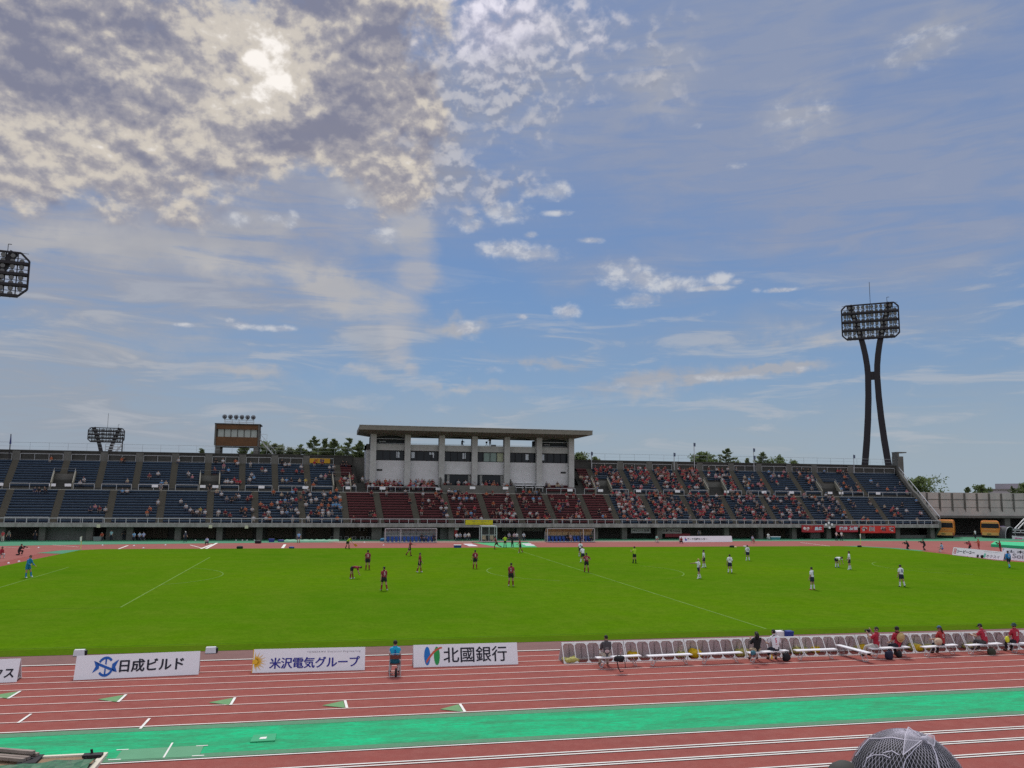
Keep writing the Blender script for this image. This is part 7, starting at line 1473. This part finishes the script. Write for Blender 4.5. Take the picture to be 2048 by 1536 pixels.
def band(v0, v1, u0, u1, w, n=18): ribbon([dome(u0+(u1-u0)*i/n+.05*sin(pi*i/n), v0+(v1-v0)*i/n, 1.03) for i in range(n+1)], w, w)
# bow and folds tied on the back of the hat; the points are found on the dome itself
NETC = glassy('net cloth', (.52, .49, .56), .36, .8)
rinv = rot.inverted()
def on_hat(px, py, k_=1.03):
    o0 = rinv @ (CP-F['pos'])-lc; d = rinv @ ray(px, py); S_ = lambda v: Vector((v.x/RX, v.y/RY, v.z/RZ)); o1, d1 = S_(o0), S_(d)
    a, b, c = d1.dot(d1), o1.dot(d1), o1.dot(o1)-1; disc = max(0, b*b-a*c); q = o1+d1*((-b-sqrt(disc))/a); q = q.normalized()*k_
    return lc+Vector((q.x*RX, q.y*RY, q.z*RZ))
def hem(pts, w=.0016, k_=1.028):
    pts = [on_hat(x, y, k_) for x, y in pts]
    for p, q in zip(pts, pts[1:]): m_ = (p+q)/2; mb.bar(p, q, w*2, w, up=(m_-lc).normalized())
def fold(poly, name, m, k_=1.03, lift=0.):
    f_ = MB(); P3 = [on_hat(x, y, k_) for x, y in poly]; c = sum(P3, Vector())/len(P3); c = c+(c-lc).normalized()*lift
    f_.add(P3+[c], [(i, (i+1) % len(P3), len(P3)) for i in range(len(P3))]); return f_.build(name, m, hat, local=True)
mb = MB()
hem([(1741, 1480), (1762, 1480), (1785, 1478), (1806, 1482), (1826, 1484), (1845, 1486)]); hem([(1845, 1486), (1862, 1492), (1870, 1510), (1876, 1536), (1878, 1556)]); hem([(1845, 1486), (1830, 1500), (1812, 1520), (1806, 1540)], .001)
hem([(1735, 1518), (1750, 1512), (1768, 1512), (1782, 1518)], .001); hem([(1768, 1508), (1785, 1504), (1798, 1512)], .0012); hem([(1730, 1536), (1736, 1520), (1748, 1508)], .001); hem([(1714, 1514), (1728, 1494), (1741, 1480)], .0018)
mb.build('net_hem', NETM, hat, local=True)
fold([(1845, 1486), (1826, 1476), (1817, 1464), (1811, 1480), (1808, 1500), (1807, 1516)], 'net_bow', NETC, 1.075, .010)
fold([(1845, 1486), (1853, 1477), (1864, 1480), (1866, 1490), (1864, 1500), (1855, 1496)], 'net_bow', NETC, 1.085, .010)
fold([(1735, 1484), (1760, 1470), (1790, 1465), (1812, 1466), (1806, 1481), (1785, 1478), (1762, 1480)], 'net_fold', glassy('net cloth thin', (.50, .47, .54), .16, .8), 1.03)
mb = MB()
for P_l in ([(1817, 1464), (1811, 1480), (1807, 1516)], [(1817, 1464), (1845, 1486)], [(1807, 1516), (1845, 1486)], [(1853, 1477), (1864, 1480), (1866, 1490), (1864, 1500)], [(1845, 1486), (1853, 1477)], [(1845, 1486), (1864, 1500)]): hem(P_l, .0011, 1.08)
mb.build('bow_edge', NETM, hat, local=True)
mb = MB(); mb.ball(on_hat(1846, 1486, 1.08), .009, .007, .007, 10, 6); mb.build('net_knot', NETM, hat, True, local=True)
# the neighbour's dark shoulder bag showing at the lower edge
p = CP+ray(1690, 1556)*2.32; mb = MB(); mb.ball(p, .05, .05, .045, 14, 9); tag(mb.build('bag', mat('dark olive cloth', (.05, .05, .045), .8), None, True, origin=tuple(p)), 'rounded dark cloth showing beside the netted hat at the lower edge', 'bag')

# ------------------------------------------------------------------ spectators in the stand
COLS = {'r': ('red', (.42, .03, .05)), 'd': ('dark red', (.20, .02, .03)), 'o': ('orange', (.52, .13, .05)), 'w': ('white', (.58, .57, .58)), 'k': ('black', (.018, .018, .022)), 'n': ('navy', (.03, .04, .10)), 'g': ('grey', (.22, .22, .23)), 'b': ('light blue', (.16, .34, .58)), 'y': ('yellow', (.58, .45, .10)), 'p': ('pink', (.52, .22, .26)), 't': ('beige', (.45, .37, .27))}
LEGC = [(.022, .024, .035), (.05, .06, .10), (.30, .27, .23), (.09, .08, .075)]
for k_, (n_, c) in COLS.items(): mat('fan '+n_, tuple(q*(.66 if k_ in 'rdo' else .72) for q in c), .85)
for i, c in enumerate(LEGC): mat('fan legs %d' % i, c, .8)
FSK = mat('fan skin', (.40, .24, .17), .65)
_FM = {}
def fan_shape(pose, hatted):
    """one small seated or standing figure: list of (verts, faces, slot); slots: 0 skin 1 shirt 2 legs 3 hair or hat"""
    mb = MB(); st = pose in (4,); ln = {0: .04, 1: .20, 2: .36, 3: .0, 4: 0.}[pose]; hip = Vector((0, 0, .50 if not st else .86))
    ch = hip+Vector((0, -ln, .42)); nk = ch+Vector((0, -ln*.3, .11)); hd = nk+Vector((0, -ln*.25, .13))
    mb.cm = 1; mb.tube([hip+Vector((0, .02, -.06)), hip+Vector((0, -ln*.3, .14)), ch, ch+Vector((0, 0, .09))], [.165, .155, .19, .08], 8)
    for s in (-1, 1):
        sh = ch+Vector((s*.19, 0, .04)); a = {0: ((s*.26, -.10, .60), (s*.14, -.34, .58)), 1: ((s*.28, -.30, .62), (s*.12, -.46, .60)), 2: ((s*.24, -.44, .66), (s*.05, -.46, .86)), 3: ((s*.30, -.12, .62), (s*.07, -.24, .70)), 4: ((s*.27, -.02, 1.02), (s*.22, -.12, .80))}[pose]
        e, w = Vector(a[0]), Vector(a[1]); mb.cm = 1; mb.tube([sh, sh.lerp(e, .7)], [.065, .055], 6); mb.cm = 0; mb.tube([sh.lerp(e, .65), e, w, w+(w-e).normalized()*.09], [.045, .042, .032, .03], 6)
        mb.cm = 2; hp = hip+Vector((s*.09, 0, -.02))
        if st: mb.tube([hp, (s*.10, -.02, .46), (s*.10, .02, .08)], [.095, .065, .048], 7); mb.cm = 3; mb.tube([(s*.10, .05, .04), (s*.11, -.16, .035)], [.045, .035], 6)
        else: kx = s*(.12 if pose != 1 else .17); mb.tube([hp, (kx, -.43, .47)], [.095, .072], 7); mb.tube([(kx, -.43, .48), (kx, -.42, .10)], [.068, .045], 7); mb.cm = 3; mb.tube([(kx, -.38, .045), (kx, -.58, .04)], [.045, .038], 6)
    mb.cm = 0; mb.tube([nk-Vector((0, 0, .05)), nk+Vector((0, 0, .06))], .052, 6); mb.ball(hd, .085, .098, .115, 9, 7)
    mb.cm = 3; mb.ball(hd+Vector((0, .018, .022)), .094, .104, .108, 9, 5, z0=-.15 if not hatted else .0, z1=1.)
    if hatted: mb.hexa([hd+Vector(p) for p in ((-.075, -.05, .03), (.075, -.05, .03), (.06, -.20, .015), (-.06, -.20, .015), (-.075, -.05, .045), (.075, -.05, .045), (.06, -.20, .03), (-.06, -.20, .03))])
    return mb
def fan_mesh(pose, ck, hat, lg):
    key = (pose, ck, hat, lg)
    if key not in _FM:
        mb = fan_shape(pose, hat is not None); me = bpy.data.meshes.new('person'); me.from_pydata([tuple(v) for v in mb.v], [], mb.f)
        for m in (FSK, MATS['fan '+COLS[ck][0]], MATS['fan legs %d' % lg], HAIRM if hat is None else MATS['fan '+COLS[hat][0]]): me.materials.append(m)
        me.polygons.foreach_set('material_index', mb.m); me.polygons.foreach_set('use_smooth', [True]*len(me.polygons)); _FM[key] = me
    return _FM[key]
FANS = []
rf = random.Random(21); taken = {}
def seat_fan(tier, blk, r, x, ck, pose=None, hat=False, y=None, z=None):
    cell = (tier, r, round(x/.55))
    if cell in taken: return False
    taken[cell] = 1
    if tier == 'L': yy, zz = YL+DL*r+.40, zl(r)
    elif tier == 'U': yy, zz = YU+DU*r+.40, zu(r)
    else: yy, zz = y, z
    if pose is None: pose = rf.choice((0, 0, 1, 1, 2, 3, 3)) if hat != 'stand' else 4
    h = None
    if hat is True or (hat is False and rf.random() < .20): h = rf.choice('wtrktbdnngk')
    FANS.append(dict(tier=tier, blk=blk, r=r, x=wx(x, yy), y=yy, z=zz-(.02 if pose != 4 else 0), ck=ck, pose=pose, hat=h, lg=rf.choice((0, 0, 0, 1, 2, 3)), rz=rf.uniform(-.35, .35), s=rf.uniform(.90, 1.06))); return True
def at_px(px, py, ck, pose=None):
    """seat the spectator seen at a photo position (middle of the figure)"""
    best = None
    for tier, n, d, y0, zf in (('L', NL, DL, YL, zl), ('U', NU, DU, YU, zu)):
        for r in range(n):
            y = y0+d*r+.4; q = AY(px, py, y); e = abs(q.z-(zf(r)+.55))
            if best is None or e < best[0]: best = (e, tier, r, q.x/(1+(.0045 if q.x > 0 else .003)*(y-91.5)))
    e, tier, r, x = best; blk = next((i for i, b in enumerate(LBL if tier == 'L' else UBL) if b[0]-.6 < x < b[1]+.6), None)
    if blk is None: blk = -1
    seat_fan(tier, blk, r, x, ck, pose, 'stand' if pose == 4 else False)
for px, py, c in [(70, 980, 'n'), (78, 980, 'k'), (94, 980, 'k'), (181, 1019, 'n'), (190, 1017, 'p'), (201, 1018, 'd'), (211, 1018, 'w'), (245, 984, 'b'), (254, 985, 'w'), (294, 1027, 'o'), (302, 1020, 'o'), (361, 1006, 'w'), (373, 1015, 'w'), (381, 1020, 'w'), (386, 1026, 'k'), (394, 1026, 'w'), (400, 1021, 'y'), (404, 1019, 'n'), (410, 1028, 'w'), (398, 1027, 'k'), (103, 918, 'o'), (160, 965, 'w'), (169, 965, 'w'), (244, 917, 'o'), (248, 918, 'k'), (255, 965, 't'), (299, 953, 'd'), (316, 950, 'w'), (358, 917, 'w'), (323, 972, 'b'), (332, 967, 't'),
                  (378, 951, 'w'), (385, 954, 'p'), (431, 926, 'k'), (446, 925, 'w'), (431, 944, 'd'), (446, 943, 'n'), (457, 943, 'b'), (471, 921, 'o'), (475, 930, 'w'), (448, 933, 'p'), (501, 931, 'w'), (503, 953, 'w'), (508, 957, 'b'), (500, 963, 'w'), (524, 939, 'd'), (531, 943, 'w'), (534, 945, 'r'), (570, 932, 'w'), (578, 933, 'w'), (564, 922, 'k'), (565, 945, 'd'), (565, 963, 't'), (573, 964, 'b'), (583, 964, 'k'), (594, 944, 'r'), (604, 945, 'd'), (602, 937, 'w'), (599, 964, 't'), (611, 964, 'y'), (455, 964, 'w'), (463, 966, 'w'), (469, 963, 'r'), (474, 964, 'r'), (480, 966, 'r'), (451, 968, 'w'),
                  (627, 971, 'o'), (632, 961, 'g'), (642, 953, 'w'), (651, 953, 'p'), (659, 935, 'w'), (666, 938, 'w'), (629, 923, 'r'), (645, 921, 'd'), (660, 950, 'k'), (668, 948, 'k'), (687, 930, 'k'), (693, 929, 'k'), (698, 930, 'k'), (700, 953, 'y'), (705, 953, 'p'), (725, 960, 'w'), (733, 961, 'b'), (741, 961, 'b'), (750, 965, 'b'),
                  (433, 985, 't'), (443, 988, 'w'), (472, 995, 'k'), (479, 995, 'w'), (453, 1001, 'g'), (458, 1002, 'k'), (464, 1002, 'k'), (495, 1003, 'd'), (501, 997, 'r'), (437, 1028, 'w'), (451, 1029, 'd'), (460, 1031, 'd'), (483, 1022, 'k'), (493, 1020, 'o'), (504, 1021, 'w'), (490, 1035, 'k'), (507, 1036, 'w'),
                  (547, 986, 'o'), (585, 987, 'b'), (591, 982, 'r'), (607, 986, 'd'), (616, 983, 'g'), (563, 993, 't'), (575, 992, 'k'), (620, 993, 'w'), (555, 1005, 'w'), (561, 1004, 'r'), (570, 1003, 'b'), (577, 1005, 'n'), (586, 1000, 'w'), (592, 1004, 'r'), (601, 995, 'd'), (521, 1014, 'o'), (527, 1016, 'd'), (534, 1015, 'd'), (543, 1012, 'o'), (557, 1016, 'w'), (564, 1020, 'g'), (570, 1019, 'k'), (582, 1019, 'n'), (592, 1021, 'w'), (537, 1028, 'w'), (529, 1031, 'd'), (564, 1029, 'w'), (574, 1030, 'b'), (596, 1029, 'w'), (532, 1040, 'w'), (540, 1036, 'o'), (585, 1037, 'g'),
                  (646, 987, 'g'), (649, 992, 'w'), (661, 987, 'o'), (673, 984, 'o'), (671, 995, 'o'), (679, 996, 'w'), (681, 1003, 'o'), (660, 1002, 'o'), (648, 1003, 'k'), (643, 1005, 'k'), (632, 1003, 'w'), (622, 1004, 'w'), (611, 1003, 'k'), (612, 1012, 'w'), (643, 1013, 'o'), (657, 1012, 'o'), (666, 1013, 'b'), (672, 1012, 'b'), (678, 1011, 'b'), (681, 1019, 'b'), (645, 1020, 'w'), (636, 1019, 'o'), (655, 1022, 'd'), (638, 1029, 'o'), (645, 1028, 'w'), (657, 1029, 'w'), (664, 1028, 'g'), (632, 1028, 'k'), (622, 1029, 'd'), (616, 1036, 'w'), (675, 1038, 'o'), (643, 1036, 'n'),
                  (742, 989, 'd'), (772, 990, 'w'), (810, 986, 'w'), (818, 1003, 'd'), (745, 1029, 'k'), (749, 1033, 'r'), (740, 1030, 'k'), (708, 1038, 'd'), (846, 989, 'w'), (871, 987, 'o'), (882, 986, 'd'), (845, 1004, 'd'), (874, 996, 'd'), (880, 997, 'd'), (884, 1003, 'p'), (857, 1004, 'w'), (860, 1013, 'd'), (842, 1021, 'r'), (882, 1021, 'w'), (892, 1020, 'w'), (888, 1028, 'n'), (894, 1032, 'w'), (843, 1013, 'k'), (866, 1009, 'd'), (891, 1009, 'r')]: at_px(px, py, c)
at_px(316, 1008, 'w', 4); at_px(322, 976, 'g', 4); at_px(419, 978, 'k', 4); at_px(825, 949, 'r', 4)
PAL = {'red': 'rrrrrddddwwkkngop', 'mix': 'rrdwwkkngobtp', 'dk': 'ddrrwwkno', 'ctr': 'rrdddwwkgobp'}
def scatter(tier, blk, n, pal, r0=0, r1=None, xlim=None):
    L_ = LBL if tier == 'L' else UBL; x0, x1 = L_[blk][:2]; nr = NL if tier == 'L' else NU; r1 = nr if r1 is None else r1
    if xlim: x0, x1 = xlim
    k_ = 0; tries = 0; cl = [(rf.uniform(x0, x1), rf.uniform(r0, r1)) for _ in range(max(1, n//5))]
    while k_ < n and tries < n*12:
        tries += 1
        if rf.random() < .6: c = rf.choice(cl); x = rf.gauss(c[0], 1.1); r = int(round(rf.gauss(c[1], 1.0)))
        else: x = rf.uniform(x0, x1); r = rf.randrange(r0, r1)
        if not (x0+.2 < x < x1-.2 and r0 <= r < r1): continue
        if tier == 'U' and r < 6 and any(a-.5 < x < b+.5 for a, b in VOM): continue
        k_ += seat_fan(tier, blk, r, x, rf.choice(PAL[pal]))
# blocks past those placed one by one; LBL index 2 is the first lower block seen whole at the picture edge
B0 = 2
for i, n, pal in [(10, 30, 'ctr'), (11, 30, 'ctr'), (12, 24, 'ctr'), (13, 24, 'red'), (14, 5, 'ctr'), (15, 68, 'red'), (16, 64, 'red'), (17, 52, 'red'), (18, 46, 'red'), (19, 40, 'red'), (20, 34, 'mix'), (21, 9, 'mix'), (22, 13, 'mix')]:
    scatter('L', i+B0, n, pal)
for i in range(len(UBL)):
    x0, x1 = UBL[i][:2]
    if x0 > 21: 
        j = i-[k_ for k_ in range(len(UBL)) if UBL[k_][0] > 21][0]; n = [36, 38, 44, 40, 28, 18, 12, 15, 18, 6][min(j, 9)]; scatter('U', i, n, 'red' if j < 5 else 'mix')
def loose(n, pal, x0, x1, rows, y=None, z=None, tier='C'):
    k_ = 0; tries = 0
    while k_ < n and tries < n*15:
        tries += 1; r = rf.choice(rows); x = rf.uniform(x0, x1)
        if tier == 'U': k_ += seat_fan('U', -1, r, x, rf.choice(PAL[pal]))
        else: k_ += seat_fan(tier, -1, r, x, rf.choice(PAL[pal]), y=y+.62*r, z=z+.25*r)
loose(42, 'ctr', -17.2, -11.8, (0, 1, 2), tier='U'); loose(26, 'ctr', -10.8, -6.3, (0, 1, 2), tier='U'); loose(14, 'dk', -21.6, -19.2, (0, 1, 2, 3), tier='U'); loose(7, 'mix', 12.8, 17.2, (1, 2), tier='U'); loose(18, 'mix', 19.2, 22.2, (0, 1, 2, 3, 4, 5), tier='U')
loose(30, 'dk', -5.0, 6.4, (0, 1, 2, 3), y=97.6, z=7.35)
# spectators nearest the camera become individuals, the rest of the crowd one mass
FANS.sort(key=lambda f: (Vector((f['x'], f['y'], f['z']))-CP).length)
NIND = 226
ORD = 'first second third fourth fifth sixth seventh eighth ninth tenth eleventh twelfth thirteenth fourteenth fifteenth sixteenth seventeenth eighteenth nineteenth twentieth'.split()
rows = {}
for f in FANS: rows.setdefault((f['tier'], f['blk'], f['r']), []).append(f)
for l in rows.values(): l.sort(key=lambda f: f['x'])
def block_words(tier, b):
    if tier == 'L':
        reds = [i for i, q in enumerate(LBL) if q[2]]
        if b in reds: return '%s lower red block from the booth side' % ORD[reds.index(b)]
        if b < reds[0]: return '%s lower blue block booth-ward of red seats' % ORD[reds[0]-b-1]
        return '%s lower blue block coach-ward of red seats' % ORD[b-reds[-1]-1]
    return 'upper deck'
protos = {}
crowd = MB(); crowd_m = {}; slots = []
def slot(m):
    if m.name not in crowd_m: crowd_m[m.name] = len(slots); slots.append(m)
    return crowd_m[m.name]
ind = 0
for f in FANS:
    M4 = Matrix.Translation((f['x'], f['y'], f['z'])) @ Matrix.Rotation(f['rz'], 4, 'Z') @ Matrix.Scale(f['s']*.94, 4)
    me = fan_mesh(f['pose'], f['ck'], f['hat'], f['lg'])
    if ind < NIND and f['tier'] == 'L' and f['blk'] >= 0:
        ind += 1; key = (f['pose'], f['ck'], f['hat'], f['lg'])
        if key in protos: o = protos[key].copy(); link(o)
        else: o = bpy.data.objects.new('person', me); link(o); protos[key] = o
        o.matrix_world = M4; row = rows[(f['tier'], f['blk'], f['r'])]; k_ = row.index(f)
        who = '%s-shirted %s' % (COLS[f['ck']][0].replace(' ', '-'), 'person')
        pos = 'alone' if len(row) == 1 else '%s of %d' % (ORD[min(k_, 19)], len(row))
        tag(o, '%s, %s in %s row, %s' % (who, pos, ORD[f['r']], block_words('L', f['blk'])), 'spectator', 'spectators on the benches of the stand')
    else:
        n0 = len(crowd.v); crowd.v += [M4 @ v.co for v in me.vertices]
        for p in me.polygons: crowd.f.append([n0+i for i in p.vertices]); crowd.m.append(slot(me.materials[p.material_index]))
me = bpy.data.meshes.new('crowd'); me.from_pydata([tuple(v) for v in crowd.v], [], crowd.f)
for m in slots: me.materials.append(m)
me.polygons.foreach_set('material_index', crowd.m); me.polygons.foreach_set('use_smooth', [True]*len(me.polygons))
o = bpy.data.objects.new('crowd', me); link(o); tag(o, 'the rest of the crowd spread over the far and upper benches of the stand', 'crowd', kind='stuff')
for m in list(bpy.data.meshes):
    if m.users == 0: bpy.data.meshes.remove(m)
